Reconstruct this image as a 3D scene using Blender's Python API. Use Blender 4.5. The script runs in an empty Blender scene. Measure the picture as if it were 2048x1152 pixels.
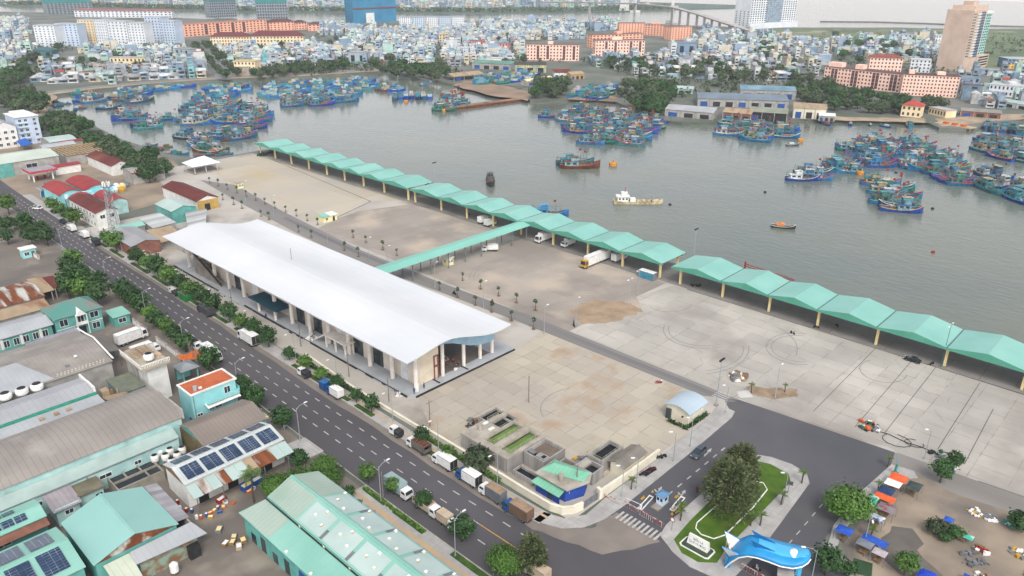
import bpy, math, random
from mathutils import Vector, Matrix
rnd = random.Random(11)
S = bpy.context.scene
COL = S.collection
pi = math.pi
# ---------------------------------------------------------------- camera measured from the photograph
FPX, PITCH, ROLL, YAW, CAMH = 1538.73, 0.39830, 0.00713, 0.81629, 100.0
def _axes():
    cp, sp = math.cos(PITCH), math.sin(PITCH)
    F = Vector((math.sin(YAW)*cp, math.cos(YAW)*cp, -sp))
    R = Vector((math.cos(YAW), -math.sin(YAW), 0))
    U = R.cross(F)
    c, s = math.cos(ROLL), math.sin(ROLL)
    return c*R+s*U, -s*R+c*U, F
CR, CU, CF = _axes()
def G(x, y, z=0.0):
    'survey: world point at height z seen at photo pixel (x, y)'
    d = CF*FPX+CR*(x-1024)-CU*(y-576)
    t = (z-CAMH)/d.z
    return Vector((d.x*t, d.y*t, z))
def PX(p):
    v = Vector(p)-Vector((0, 0, CAMH))
    k = v.dot(CF)
    if k < 1: return (9999, 9999)
    return (1024+FPX*v.dot(CR)/k, 576-FPX*v.dot(CU)/k)
# ---------------------------------------------------------------- colour and materials
def lin(c): return c/12.92 if c <= .04045 else ((c+.055)/1.055)**2.4
def H(h, k=1.0):
    return tuple(min(1, lin(int(h[i:i+2], 16)/255)*k) for i in (0, 2, 4))+(1,)
def C(h): return H(h, .72)      # sheet or ground colour read from a sky-lit surface
MATS = {}
def mat(name, c='808080', c2=None, sc=.5, rough=.75, metal=0, spec=.3, seam=None, seamc=None, rust=None, rustc='6b3a20', objcol=False, jit=.0,
        detail=4, stretch=None, grid=None, bump=0, k=.72, contrast=(.35, .65), band=None):
    '''procedural surface: two tones mixed by noise; seam=(axis, period, width) thin darker lines; grid=(sx, sy, width) slab joints;
    rust=(scale, low, high) patches; objcol multiplies by the object colour; jit varies value per object'''
    if name in MATS: return MATS[name]
    m = bpy.data.materials.new(name); m.use_nodes = True
    nt = m.node_tree; N = nt.nodes; L = nt.links
    b = N['Principled BSDF']
    b.inputs['Roughness'].default_value = rough; b.inputs['Metallic'].default_value = metal
    b.inputs['Specular IOR Level'].default_value = spec
    tc = N.new('ShaderNodeTexCoord'); vec = tc.outputs['Object']
    col = None
    ca = H(c, k); cb = H(c2, k) if c2 else tuple(v*.8 for v in ca[:3])+(1,)
    def math_(op, a, bb=None):
        n = N.new('ShaderNodeMath'); n.operation = op
        for i, v in enumerate((a, bb)):
            if v is None: continue
            if hasattr(v, 'links'): L.new(v, n.inputs[i])
            else: n.inputs[i].default_value = v
        return n.outputs[0]
    def noise(scale, det=detail, st=None, off=0):
        n = N.new('ShaderNodeTexNoise'); n.inputs['Scale'].default_value = scale; n.inputs['Detail'].default_value = det
        mp = N.new('ShaderNodeMapping'); L.new(vec, mp.inputs['Vector'])
        mp.inputs['Location'].default_value = (off, off*1.7, off*.6)
        if st: mp.inputs['Scale'].default_value = st
        L.new(mp.outputs[0], n.inputs['Vector'])
        return n.outputs['Fac']
    def ramp(f, lo, hi):
        n = N.new('ShaderNodeMapRange'); n.inputs['From Min'].default_value = lo; n.inputs['From Max'].default_value = hi
        L.new(f, n.inputs['Value']); return n.outputs[0]
    def mix(f, a, bb, mode='MIX'):
        n = N.new('ShaderNodeMix'); n.data_type = 'RGBA'; n.blend_type = mode
        if hasattr(f, 'links'): L.new(f, n.inputs[0])
        else: n.inputs[0].default_value = f
        for i, v in ((6, a), (7, bb)):
            if hasattr(v, 'links'): L.new(v, n.inputs[i])
            else: n.inputs[i].default_value = v
        return n.outputs[2]
    col = mix(ramp(noise(sc, st=stretch), *contrast), ca, cb)
    if not objcol:
        pass
    else:
        oi = N.new('ShaderNodeObjectInfo'); col = mix(1.0, col, oi.outputs['Color'], 'MULTIPLY')
    if jit:
        oi = N.new('ShaderNodeObjectInfo')
        mr = N.new('ShaderNodeMapRange'); mr.inputs['To Min'].default_value = 1-jit; mr.inputs['To Max'].default_value = 1+jit
        L.new(oi.outputs['Random'], mr.inputs['Value'])
        cc = N.new('ShaderNodeCombineColor')
        for i in range(3): L.new(mr.outputs[0], cc.inputs[i])
        col = mix(1.0, col, cc.outputs[0], 'MULTIPLY')
    sx = None
    if seam or grid or band:
        sx = N.new('ShaderNodeSeparateXYZ'); L.new(vec, sx.inputs[0])
    if band:
        ax, per, amt = band
        f = math_('FRACT', math_('MULTIPLY', sx.outputs['xyz'.index(ax)], 1.0/per))
        w = N.new('ShaderNodeTexWhiteNoise'); w.noise_dimensions = '1D'
        L.new(math_('FLOOR', math_('MULTIPLY', sx.outputs['xyz'.index(ax)], 1.0/per)), w.inputs['W'])
        col = mix(math_('MULTIPLY', w.outputs['Value'], amt), col, tuple(v*.55 for v in ca[:3])+(1,))
    if seam:
        ax, per, wd = seam
        f = math_('FRACT', math_('MULTIPLY', sx.outputs['xyz'.index(ax)], 1.0/per))
        col = mix(math_('MULTIPLY', math_('LESS_THAN', f, wd/per), .6), col, H(seamc, k) if seamc else tuple(v*.45 for v in ca[:3])+(1,))
    if grid:
        gx, gy, wd = grid
        fx = math_('LESS_THAN', math_('FRACT', math_('MULTIPLY', sx.outputs[0], 1.0/gx)), wd/gx)
        fy = math_('LESS_THAN', math_('FRACT', math_('MULTIPLY', sx.outputs[1], 1.0/gy)), wd/gy)
        wn = N.new('ShaderNodeTexWhiteNoise'); wn.noise_dimensions = '2D'
        cx = N.new('ShaderNodeCombineXYZ')
        L.new(math_('FLOOR', math_('MULTIPLY', sx.outputs[0], 1.0/gx)), cx.inputs[0]); L.new(math_('FLOOR', math_('MULTIPLY', sx.outputs[1], 1.0/gy)), cx.inputs[1])
        L.new(cx.outputs[0], wn.inputs['Vector'])
        col = mix(math_('MULTIPLY', wn.outputs['Value'], .22), col, tuple(v*.45 for v in cb[:3])+(1,))
        br = ramp(noise(.35, 2, off=31), .4, .6)
        col = mix(math_('MULTIPLY', math_('MULTIPLY', math_('MAXIMUM', fx, fy), br), .75), col, H(seamc or '55504a', k))
    if rust:
        rs, lo, hi = rust
        col = mix(ramp(noise(rs, 5, st=stretch, off=9), lo, hi), col, H(rustc, k))
    L.new(col, b.inputs['Base Color'])
    if bump:
        bp = N.new('ShaderNodeBump'); bp.inputs['Strength'].default_value = bump; bp.inputs['Distance'].default_value = .2
        L.new(noise(sc*6, 3), bp.inputs['Height']); L.new(bp.outputs[0], b.inputs['Normal'])
    MATS[name] = m
    return m
# ---------------------------------------------------------------- mesh collector
class MB:
    def __init__(s): s.v = []; s.f = []; s.mi = []; s.k = 0
    def add(s, vs, fs):
        n = len(s.v); s.v.extend([tuple(p) for p in vs])
        for f in fs: s.f.append([i+n for i in f]); s.mi.append(s.k)
        return s
    def mat(s, k): s.k = k; return s
    def box(s, x0, y0, z0, x1, y1, z1):
        return s.add([(x0,y0,z0),(x1,y0,z0),(x1,y1,z0),(x0,y1,z0),(x0,y0,z1),(x1,y0,z1),(x1,y1,z1),(x0,y1,z1)],
                     [(3,2,1,0),(4,5,6,7),(0,1,5,4),(1,2,6,5),(2,3,7,6),(3,0,4,7)])
    def cbox(s, x, y, z, lx, ly, lz, a=0):
        c, n = math.cos(a), math.sin(a)
        P = [(x+c*u*lx/2-n*w*ly/2, y+n*u*lx/2+c*w*ly/2) for u, w in ((-1,-1),(1,-1),(1,1),(-1,1))]
        return s.prism(P, z, z+lz)
    def quad(s, a, b, c, d): return s.add([a, b, c, d], [(0, 1, 2, 3)])
    def poly(s, pts): return s.add(pts, [tuple(range(len(pts)))])
    def prism(s, P, z0, z1, top=True, bot=True):
        n = len(P); vs = [(p[0], p[1], z0) for p in P]+[(p[0], p[1], z1) for p in P]
        fs = [(i, (i+1) % n, n+(i+1) % n, n+i) for i in range(n)]
        if top: fs.append(tuple(range(n, 2*n)))
        if bot: fs.append(tuple(range(n-1, -1, -1)))
        return s.add(vs, fs)
    def loft(s, rings, cap=True, close=True):
        n = len(rings[0]); vs = [p for r in rings for p in r]; fs = []
        for j in range(len(rings)-1):
            for i in range(n if close else n-1):
                a = j*n+i; b = j*n+(i+1) % n
                fs.append((a, b, b+n, a+n))
        if cap:
            fs.append(tuple(range(n-1, -1, -1))); m = (len(rings)-1)*n; fs.append(tuple(range(m, m+n)))
        return s.add(vs, fs)
    def tube(s, pts, r, n=6, r2=None):
        pts = [Vector(p) for p in pts]; rings = []
        for i, p in enumerate(pts):
            d = (pts[min(i+1, len(pts)-1)]-pts[max(i-1, 0)]).normalized()
            a = d.cross(Vector((0, 0, 1)) if abs(d.z) < .95 else Vector((1, 0, 0))).normalized(); b = d.cross(a)
            rr = r if r2 is None else r+(r2-r)*i/(len(pts)-1)
            rings.append([p+a*rr*math.cos(2*pi*k/n)+b*rr*math.sin(2*pi*k/n) for k in range(n)])
        return s.loft(rings)
    def cyl(s, x, y, z0, z1, r, r2=None, n=10, cap=True):
        r2 = r if r2 is None else r2
        return s.loft([[(x+q*math.cos(2*pi*k/n), y+q*math.sin(2*pi*k/n), z) for k in range(n)] for z, q in ((z0, r), (z1, r2))], cap)
    def lathe(s, x, y, prof, n=10):
        return s.loft([[(x+r*math.cos(2*pi*k/n), y+r*math.sin(2*pi*k/n), z) for k in range(n)] for z, r in prof])
    def build(s, name, mats, parent=None, smooth=False, kind=None, loc=None):
        me = bpy.data.meshes.new(name)
        me.from_pydata(s.v, [], s.f)
        if not isinstance(mats, (list, tuple)): mats = [mats]
        for m in mats: me.materials.append(m)
        if len(mats) > 1: me.polygons.foreach_set('material_index', s.mi)
        if smooth: me.polygons.foreach_set('use_smooth', [True]*len(s.f))
        me.update()
        o = bpy.data.objects.new(name, me); COL.objects.link(o)
        if parent is not None: o.parent = parent
        if kind: o['kind'] = kind
        if loc is not None: o.location = loc
        return o
# ---------------------------------------------------------------- things, labels
TAGGED = []
def tag(o, label, cat, group=None, plural=None):
    o['label'] = label; o['category'] = cat
    if group: o['group'] = group
    TAGGED.append(o); return o
def thing(name, label, cat, loc=(0, 0, 0), rz=0, group=None):
    o = bpy.data.objects.new(name, None); COL.objects.link(o)
    o.empty_display_size = .3
    o.location = loc; o.rotation_euler = (0, 0, rz)
    return tag(o, label, cat, group)
KIDS = {}
def own_kids(root):
    if root.name not in KIDS: KIDS[root.name] = [(c, [g for g in c.children]) for c in root.children]
    return KIDS[root.name]
def dup(root, loc, rz, label, scale=None, group=None, cols=None, skip=()):
    'copy of a thing with copies of its parts and sub-parts; cols: part name -> colour'
    r = root.copy(); COL.objects.link(r); r.location = loc; r.rotation_euler = (0, 0, rz)
    if scale: r.scale = scale if isinstance(scale, tuple) else (scale,)*3
    r['label'] = label
    if group: r['group'] = group
    TAGGED.append(r)
    for ch, gs in own_kids(root):
        nm = ch.name.split('.')[0]
        if nm in skip: continue
        c = ch.copy(); COL.objects.link(c); c.parent = r
        if cols and nm in cols: c.color = cols[nm]
        for g in gs:
            d = g.copy(); COL.objects.link(d); d.parent = c
            gn = g.name.split('.')[0]
            if cols and gn in cols: d.color = cols[gn]
    return r
def hide_proto(root):
    'drop the pattern a row of copies was taken from'
    for ch, gs in own_kids(root):
        for g in gs: bpy.data.objects.remove(g)
        bpy.data.objects.remove(ch)
    if root in TAGGED: TAGGED.remove(root)
    bpy.data.objects.remove(root)
ORD = 'first second third fourth fifth sixth seventh eighth ninth tenth eleventh twelfth thirteenth fourteenth fifteenth sixteenth'.split()
def single_out():
    'things whose look is alike are told apart by their order in view'
    by = {}
    for o in TAGGED: by.setdefault(o['label'], []).append(o)
    for lab, os_ in by.items():
        if len(os_) < 2: continue
        P = [(PX(o.matrix_world.translation if o.parent else o.location), o) for o in os_]
        def name_row(row, extra=''):
            row = sorted(row, key=lambda q: q[0][0])
            for i, (p, o) in enumerate(row):
                if len(row) == 1: s = extra.strip(', ') or 'alone'
                elif i == 0: s = 'leftmost'+(' of them' if not extra else extra)
                elif i == len(row)-1: s = 'rightmost'+(' of them' if not extra else extra)
                elif len(row) == 3: s = 'middle one'+extra
                elif i < len(ORD) and i <= len(row)/2: s = ORD[i]+' from left'+extra
                else: s = ORD[min(len(row)-1-i, 15)]+' from right'+extra
                o['label'] = lab+', '+s
        if len(P) <= 14: name_row(P)
        else:
            P.sort(key=lambda q: -q[0][1]); names = ['nearest', 'second nearest', 'third nearest', 'fourth nearest', 'fifth nearest', 'sixth nearest', 'seventh nearest', 'eighth nearest', 'ninth nearest', 'tenth nearest']
            nr = max(2, math.ceil(len(P)/12)); q = math.ceil(len(P)/nr)
            for r in range(nr): name_row(P[r*q:(r+1)*q], ', '+names[min(r, 9)]+' row')
def st(name, mb, m, smooth=False): return mb.build(name, m, kind='structure', smooth=smooth)
def sheet(name, pts, z, m, thick=None):
    b = MB()
    if thick: b.prism([(p[0], p[1]) for p in pts], z-thick, z)
    else: b.poly([(p[0], p[1], z) for p in pts])
    return st(name, b, m)
HAZE = 0.0001
# ---------------------------------------------------------------- light, air, camera
world = bpy.data.worlds.new('World'); S.world = world; world.use_nodes = True
_n = world.node_tree.nodes; _l = world.node_tree.links
sky = _n.new('ShaderNodeTexSky'); sky.sky_type = 'NISHITA'; sky.sun_disc = False
sky.sun_elevation = math.radians(50); sky.sun_rotation = math.radians(215); sky.altitude = 50; sky.air_density = 1.0; sky.dust_density = 5.0; sky.ozone_density = 1.0
hs = _n.new('ShaderNodeHueSaturation'); hs.inputs['Saturation'].default_value = .38
_l.new(sky.outputs[0], hs.inputs['Color'])
# warm glow added to the sky all round the horizon to brighten far water
_tc = _n.new('ShaderNodeTexCoord'); _sp = _n.new('ShaderNodeSeparateXYZ'); _l.new(_tc.outputs['Generated'], _sp.inputs[0])
def _wm(op, a, b_=0):
    q = _n.new('ShaderNodeMath'); q.operation = op; q.use_clamp = op == 'SUBTRACT'
    for i, v in enumerate((a, b_)):
        if hasattr(v, 'links'): _l.new(v, q.inputs[i])
        else: q.inputs[i].default_value = v
    return q.outputs[0]
_f = _wm('POWER', _wm('SUBTRACT', 1.0, _wm('ABSOLUTE', _sp.outputs[2])), 4.5)
_cm = _n.new('ShaderNodeMix'); _cm.data_type = 'RGBA'; _cm.blend_type = 'ADD'; _cm.clamp_factor = False
_l.new(_f, _cm.inputs[0]); _l.new(hs.outputs[0], _cm.inputs[6]); _cm.inputs[7].default_value = (6.0, 5.3, 5.1, 1)
_l.new(_cm.outputs[2], _n['Background'].inputs['Color'])
_n['Background'].inputs['Strength'].default_value = .15
sun_d = bpy.data.lights.new('sun', 'SUN'); sun_d.energy = .8; sun_d.angle = math.radians(16); sun_d.color = (1, .96, .9)
sun = bpy.data.objects.new('sun', sun_d); COL.objects.link(sun)
sd = Vector((math.sin(math.radians(215))*math.cos(math.radians(50)), math.cos(math.radians(215))*math.cos(math.radians(50)), math.sin(math.radians(50))))
sun.rotation_euler = (-sd).to_track_quat('-Z', 'Y').to_euler()
cam_d = bpy.data.cameras.new('camera'); cam = bpy.data.objects.new('camera', cam_d); COL.objects.link(cam)
cam_d.sensor_width = 36; cam_d.lens = FPX/2048*36; cam_d.clip_end = 9000; cam_d.clip_start = 1
cam.matrix_world = Matrix(((CR.x, CU.x, -CF.x, 0), (CR.y, CU.y, -CF.y, 0), (CR.z, CU.z, -CF.z, CAMH), (0, 0, 0, 1)))
S.camera = cam
S.view_settings.view_transform = 'Standard'; S.view_settings.look = 'None'; S.view_settings.exposure = 0.45; S.view_settings.gamma = 1
hz = bpy.data.materials.new('haze_air'); hz.use_nodes = True
hn = hz.node_tree.nodes; hn.remove(hn['Principled BSDF'])
pv = hn.new('ShaderNodeVolumePrincipled'); pv.inputs['Color'].default_value = (.86, .93, 1.0, 1); pv.inputs['Density'].default_value = HAZE; pv.inputs['Anisotropy'].default_value = .2
hz.node_tree.links.new(pv.outputs[0], hn['Material Output'].inputs['Volume'])
if HAZE > 0:
    MB().box(-300, -300, -4, 3200, 3200, 125).build('haze', hz, kind='stuff')
S.cycles.volume_bounces = 1; S.cycles.max_bounces = 5; S.cycles.diffuse_bounces = 2; S.cycles.glossy_bounces = 2; S.cycles.transmission_bounces = 2; S.cycles.transparent_max_bounces = 4
S.cycles.volume_step_rate = 4
# ---------------------------------------------------------------- setting: water, land, port ground, roads
wm = bpy.data.materials.new('harbour_water'); wm.use_nodes = True
N = wm.node_tree.nodes; L = wm.node_tree.links; b = N['Principled BSDF']
b.inputs['Roughness'].default_value = .13; b.inputs['IOR'].default_value = 1.33
tc = N.new('ShaderNodeTexCoord')
def _nz(sc, st, det=3):
    mp = N.new('ShaderNodeMapping'); mp.inputs['Scale'].default_value = st; mp.inputs['Rotation'].default_value = (0, 0, .75)
    L.new(tc.outputs['Object'], mp.inputs['Vector'])
    n = N.new('ShaderNodeTexNoise'); n.inputs['Scale'].default_value = sc; n.inputs['Detail'].default_value = det
    L.new(mp.outputs[0], n.inputs['Vector']); return n.outputs['Fac']
mx = N.new('ShaderNodeMix'); mx.data_type = 'RGBA'
mr = N.new('ShaderNodeMapRange'); mr.inputs['From Min'].default_value = .35; mr.inputs['From Max'].default_value = .65
L.new(_nz(.012, (1, 1, 1)), mr.inputs['Value']); L.new(mr.outputs[0], mx.inputs[0])
mx.inputs[6].default_value = (.150, .166, .136, 1); mx.inputs[7].default_value = (.122, .148, .136, 1)
L.new(mx.outputs[2], b.inputs['Base Color'])
bp = N.new('ShaderNodeBump'); bp.inputs['Strength'].default_value = .32; bp.inputs['Distance'].default_value = .5
ad = N.new('ShaderNodeMath'); ad.operation = 'ADD'
L.new(_nz(.45, (1, .45, 1), 4), ad.inputs[0]); L.new(_nz(.06, (1, .5, 1), 2), ad.inputs[1])
L.new(ad.outputs[0], bp.inputs['Height']); L.new(bp.outputs[0], b.inputs['Normal'])
st('water', MB().quad((-200, -200, -2), (3100, -200, -2), (3100, 3100, -2), (-200, 3100, -2)), wm)

def ragged(P, a, seed=1, n=6):
    r = random.Random(seed); out = []
    for i, p in enumerate(P):
        q = P[(i+1) % len(P)]
        for k in range(n):
            t = k/n; out.append((p[0]+(q[0]-p[0])*t+r.uniform(-a, a), p[1]+(q[1]-p[1])*t+r.uniform(-a, a)))
    return out
def slab(name, pts, m, z=0.0, depth=3.0): return sheet(name, pts, z, m, depth)
m_dirt = mat('yard_ground', '8f857c', '77706a', sc=.06, detail=8, rust=(.11, .56, .72), rustc='a39a8c')
m_town = mat('town_ground', '8a8a84', '5f6a5c', sc=.02, detail=6)
# near land: everything on this side of the basin
quay = [(231, -60), (231, 404.5), (222, 408.3), (207, 407), (194, 410), (185, 415.5), (179.7, 434.5), (178, 457), (177, 497.5), (185, 595), (184, 632), (188.8, 658), (209.6, 708)]
far_bank = [(245.8, 714), (288, 714), (330, 705), (371, 688), (410, 665), (459, 653), (503, 638), (481, 573), (481, 528), (500, 500), (520, 470), (500, 462), (464, 418), (481, 412), (501, 392), (509, 367), (487, 335), (468, 303), (469, 281), (493, 265), (515, 235), (542, 229), (562, 202), (597, 163), (579, 148), (588, 134), (659, 115), (900, 60), (1100, -100)]
river_bank = [(1900, -100), (1684, 329), (1580, 406), (1535, 492), (1430, 585), (1326, 676), (1278, 798), (1226, 930), (1113, 1082), (1023, 1196), (861, 1229), (760, 1385), (680, 1627), (581, 1886), (515, 1988), (400, 2200), (-150, 2200)]
sheet('ground', [(-150, -60)]+quay+far_bank+river_bank, 0, m_town, 3.5)
city_bank = [(595, 2283), (677, 2187), (801, 1910), (923, 1676), (1081, 1520), (1313, 1277), (1505, 1143), (1768, 1094), (1974, 1019), (2100, 1030), (2000, 1500), (1500, 3000), (500, 3000)]
sheet('far_ground', city_bank, 0, mat('far_shore_ground', '6f8078', '5a6e66', sc=.01), 3.5)
# flat grass and scrub at the far right, by the bay
sheet('grass_field', [(905, 60), (1150, -90), (1850, -90), (1660, 320), (1560, 395), (1420, 560), (1300, 660), (1250, 600), (1150, 430), (1000, 330)], .05, mat('scrub_field', '7d8a62', '5c6f50', sc=.012, detail=8, rust=(.02, .55, .66), rustc='a8a08c'))
sheet('dirt_path', [(203, 716), (246, 724), (330, 715), (373, 698), (412, 675), (460, 663), (505, 646), (505, 639), (459, 655), (410, 667), (371, 690), (330, 707), (288, 716), (246, 716), (209, 710)], .06, mat('bank_sand', 'c9b49a', 'a8957c', sc=.1))
sheet('bank_road', [(200, 725), (246, 736), (332, 728), (376, 711), (416, 688), (462, 678), (507, 660), (505, 646), (460, 663), (412, 675), (373, 698), (330, 715), (246, 724), (203, 716)], .08, mat('bank_asphalt', '9d9b98', '86847f', sc=.08))
sheet('avenue', [(343, 700), (353, 690), (470, 905), (560, 1090), (548, 1100), (440, 905)], .1, mat('avenue_asphalt', '9a9a9a', '848688', sc=.08))
# yard of the factories beside the road
sheet('yard', [(-20, -60), (74, -60), (74, 120), (78, 214), (85, 400), (96, 520), (60, 620), (-100, 620), (-140, 200)], .012, m_dirt)
sheet('yard_far', [(96, 335), (160, 350), (170, 400), (175, 420), (160, 520), (100, 520), (95, 400)], .018, mat('sandy_yard', 'b3a28e', '8f8275', sc=.07, detail=8))
m_road = mat('street_asphalt', '5a585b', '67646a', sc=.05, detail=9, rust=(.02, .5, .75), rustc='75706d', stretch=(1, .35, 1))
road = [(75.5, 20), (75, 96), (76, 146), (78.6, 214), (82, 266), (83.5, 324), (86, 400), (88, 520), (98, 520), (95.2, 400), (94, 337), (93.4, 278), (92.6, 204), (91.7, 142), (90.8, 100), (91.6, 78), (97, 70), (104, 69.5), (104, 20)]
sheet('road', road, .034, m_road)
sheet('road', [(104, 69.5), (152.5, 70), (158.5, 76), (160.4, 72.5), (164, 36.4), (158.6, 35.4), (140, 37), (124, 36), (118, 28), (104, 10), (96, 20), (104, 45), (104, 60)], .05, mat('gate_asphalt', '5b5c62', '67666b', sc=.06, detail=8, rust=(.03, .5, .72), rustc='73706f'))
# dusty edge and turning patch of the road
sheet('road_edge', ragged([(92.5, 205), (93.9, 337), (92.8, 337), (91, 205), (89.6, 142), (88.9, 100), (89, 78), (93, 64), (103, 58), (104, 69.4), (97, 69.9), (91.4, 78), (90.7, 100), (91.6, 142)], .35, 8), .056, mat('dust', '9a9088', '847c76', sc=.12, detail=8))
# port ground: pale slabs, worn brown yards, the internal road
m_apron = mat('apron_slabs', 'd6d1c7', 'bdb8b0', sc=.05, detail=9, grid=(5.2, 7.4, .16), seamc='807b73', rust=(.05, .52, .74), rustc='a59e97')
m_beige = mat('beige_slabs', 'd2c8b4', 'c3baae', sc=.045, detail=9, grid=(4.1, 4.1, .14), seamc='8a8070', rust=(.09, .56, .72), rustc='bb9f83')
m_brown = mat('worn_yard', 'bdb4aa', 'a39a91', sc=.035, detail=9, grid=(15, 12, .12), seamc='6c645c', rust=(.06, .5, .68), rustc='cbbcab')
m_sand = mat('sandy_slabs', 'd8ccb6', 'cbc4b8', sc=.03, detail=8, grid=(25, 19, .2), seamc='a59b8a', rust=(.02, .55, .7), rustc='c9b487')
sheet('apron', [(141, 20), (231, 20), (231, 404), (160, 404), (150, 380), (141, 330), (96, 330), (96, 74), (141, 73)], .026, mat('port_base', 'd2cdc4', 'c0bab2', sc=.06, detail=8, rust=(.05, .55, .7), rustc='a0978c'))
sheet('apron', [(165, 20), (213, 20), (213, 125), (196, 128.5), (190, 122), (176, 122), (170, 128), (161, 128), (161, 72), (165, 38)], .038, m_apron)
sheet('apron', [(105.5, 79), (126.5, 74), (139, 74), (155.5, 82), (155.5, 134), (141.5, 131), (105.5, 131), (97, 116), (97, 109), (111.5, 109), (112, 92), (107, 89), (107, 84), (105.5, 84)], .042, m_beige)
sheet('apron', [(161, 128), (170, 128), (176, 122), (190, 122), (196, 128.5), (213, 128), (213, 196), (161, 198)], .042, m_brown)
sheet('apron', [(162, 202), (213, 200), (213, 262), (190, 270), (176, 268), (162, 262)], .046, m_brown)
sheet('apron', [(166, 272), (176, 269), (202, 279), (213, 270), (213, 400), (190, 397), (178, 380), (172, 345)], .046, m_sand)
sheet('sand_patch', ragged([(168, 128), (176, 122), (188, 121), (191, 127), (185, 136), (176, 138), (170, 135)], 1.1, 3), .06, mat('loose_sand', 'bda488', 'a28d76', sc=.25, detail=9))
sheet('port_road', [(160.6, 72.5), (161, 144), (159.6, 184), (160, 229), (166.2, 296), (173, 348), (165.4, 369), (160, 324), (153.7, 261), (152, 225), (155.3, 145), (155.9, 80)], .062, mat('port_road_concrete', '9a9793', '8a8784', sc=.08, detail=8, stretch=(1, .12, 1)))
# darker wheel lane rubbed into the road
sheet('port_road', [(159.2, 72.5), (159.4, 144), (158.2, 184), (158.6, 229), (162.6, 285), (160.6, 285), (156.4, 229), (156.2, 184), (157.4, 144), (157.4, 74)], .066, mat('tyre_lane', '77757a', '8d8a87', sc=.15, detail=8, stretch=(1, .06, 1)))
sheet('port_road', [G(1797, 906).xy, G(2070, 1003).xy, G(2070, 1043).xy, G(1900, 985).xy, (158.6, 32.5), (159, 35.5), (164, 36.4)], .044, mat('side_road', 'a6a29d', '8b8681', sc=.07, detail=8, stretch=(1, .2, 1)))
sheet('apron', [(164.4, 36.9), (213, 22), (213, -40), (175, -40), G(2070, 1001).xy], .03, m_apron)
sheet('dirt_ground', [(156, 35), (159, 31), G(1900, 984).xy, G(2070, 1041).xy, G(2070, 1170).xy, G(1730, 1170).xy, (118, 27), (126, 33), (146, 33.5)], .055, mat('stall_dirt', 'b8a894', '8f8376', sc=.09, detail=9, rust=(.05, .52, .62), rustc='7f7872'))
sheet('puddle', [(128, 27), (131, 27.6), (133, 28.5), (136, 27.8), (138, 28.2), (140, 25), (138.6, 23.6), (137, 22), (134.4, 22.4), (133, 21), (131.4, 18), (130, 16), (127.6, 16.2), (126, 15), (124.6, 17.6), (124, 20), (125.8, 23)], .061, mat('wet_ground', '7d766f', '6a655f', sc=.2, rough=.4))
# drain slots and joints in the quay apron
dr = MB()
m_dark = mat('dark_slot', '4a4846', '3a3836', sc=1)
for p, q in (((213.2, 120), (213.2, 20)), ((213.2, 262), (213.2, 132)), ((213, 381), (202, 278.5)), ((202, 278.5), (176, 269)), ((213, 398), (213, 268))):
    a = Vector((*p, .07)); c = Vector((*q, .07)); n = (c-a).normalized().cross(Vector((0, 0, 1)))*.17
    dr.quad(a+n, c+n, c-n, a-n)
for X0, X1, Y in ((168, 213, 58), (170, 213, 42), (168, 213, 48), (172, 212, 31), (170, 200, 25)):
    dr.quad((X0, Y-1.2, .07), (X1, Y+.3, .07), (X1, Y+.42, .07), (X0, Y-1.08, .07))
st('road_drain', dr, m_dark)
tm = MB(); r_ = random.Random(4)
def mark(pts, w):
    P = [Vector((*p, .07)) for p in pts]
    for a, c in zip(P, P[1:]):
        n = (c-a).normalized().cross(Vector((0, 0, 1)))*w; tm.quad(a+n, c+n, c-n, a-n)
for cx, cy, R0, a0, sw, m_ in ((198, 74, 9, .3, 3.6, 2), (190, 100, 12, 2, 2.2, 2), (201, 52, 7, 1, 4, 1), (178, 96, 16, 4, 1.4, 2), (196, 150, 14, 3, 2, 2), (185, 170, 18, 1, 1.6, 2), (190, 222, 15, 0, 2.2, 2), (187, 88, 20, 5, 1.2, 1), (130, 100, 10, 1, 1.8, 1), (200, 118, 8, 2.6, 2.6, 1)):
    for k in range(m_): mark([((R0+k*1.7)*math.cos(a0+sw*i/22)+cx, (R0+k*1.7)*.8*math.sin(a0+sw*i/22)+cy) for i in range(23)], .11)
for i in range(60):
    x, y = r_.uniform(163, 211), r_.uniform(28, 124); a = r_.choice((.05, 1.57, .8))+r_.uniform(-.15, .15); l = r_.uniform(1.5, 6); mark([(x, y), (x+l*.5*math.cos(a), y+l*.5*math.sin(a)+.2), (x+l*math.cos(a), y+l*math.sin(a))], .05)
st('road_tyre_marks', tm, mat('tyre_mark', 'a5a29d', '8f8c88', sc=.5))
# lane paint
pm = mat('lane_paint', 'd6d3ce', 'b9b6b2', sc=2); ym = mat('yellow_paint', 'dcae5c', 'c79a4d', sc=2)
def lane(Y): # road centre and half width at Y
    T = [(70, 74.8, 91.4), (100, 75, 90.8), (146, 76, 91.7), (204, 78.2, 92.6), (266, 82, 93.3), (324, 83.5, 94), (400, 86, 95.2), (520, 88, 98)]
    for (y0, a0, b0), (y1, a1, b1) in zip(T, T[1:]):
        if Y <= y1:
            t = (Y-y0)/(y1-y0); return a0+(a1-a0)*t, b0+(b1-b0)*t
    return 88, 98
wmk = MB(); ymk = MB()
for i in range(72):
    Y = 72+i*4.7
    l, r = lane(Y); l2, r2 = lane(Y+2)
    for fr, mb, w in ((.30, wmk, .13), (.72, wmk, .13), (.50, ymk if Y < 84 else wmk, .11)):
        x = l+(r-l)*fr; x2 = l2+(r2-l2)*fr
        ln = 2.0
        if fr == .5 and Y < 84: ln = 4.7
        mb.quad((x-w, Y, .062), (x+w, Y, .062), (x2+w, Y+ln, .062), (x2-w, Y+ln, .062))
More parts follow.
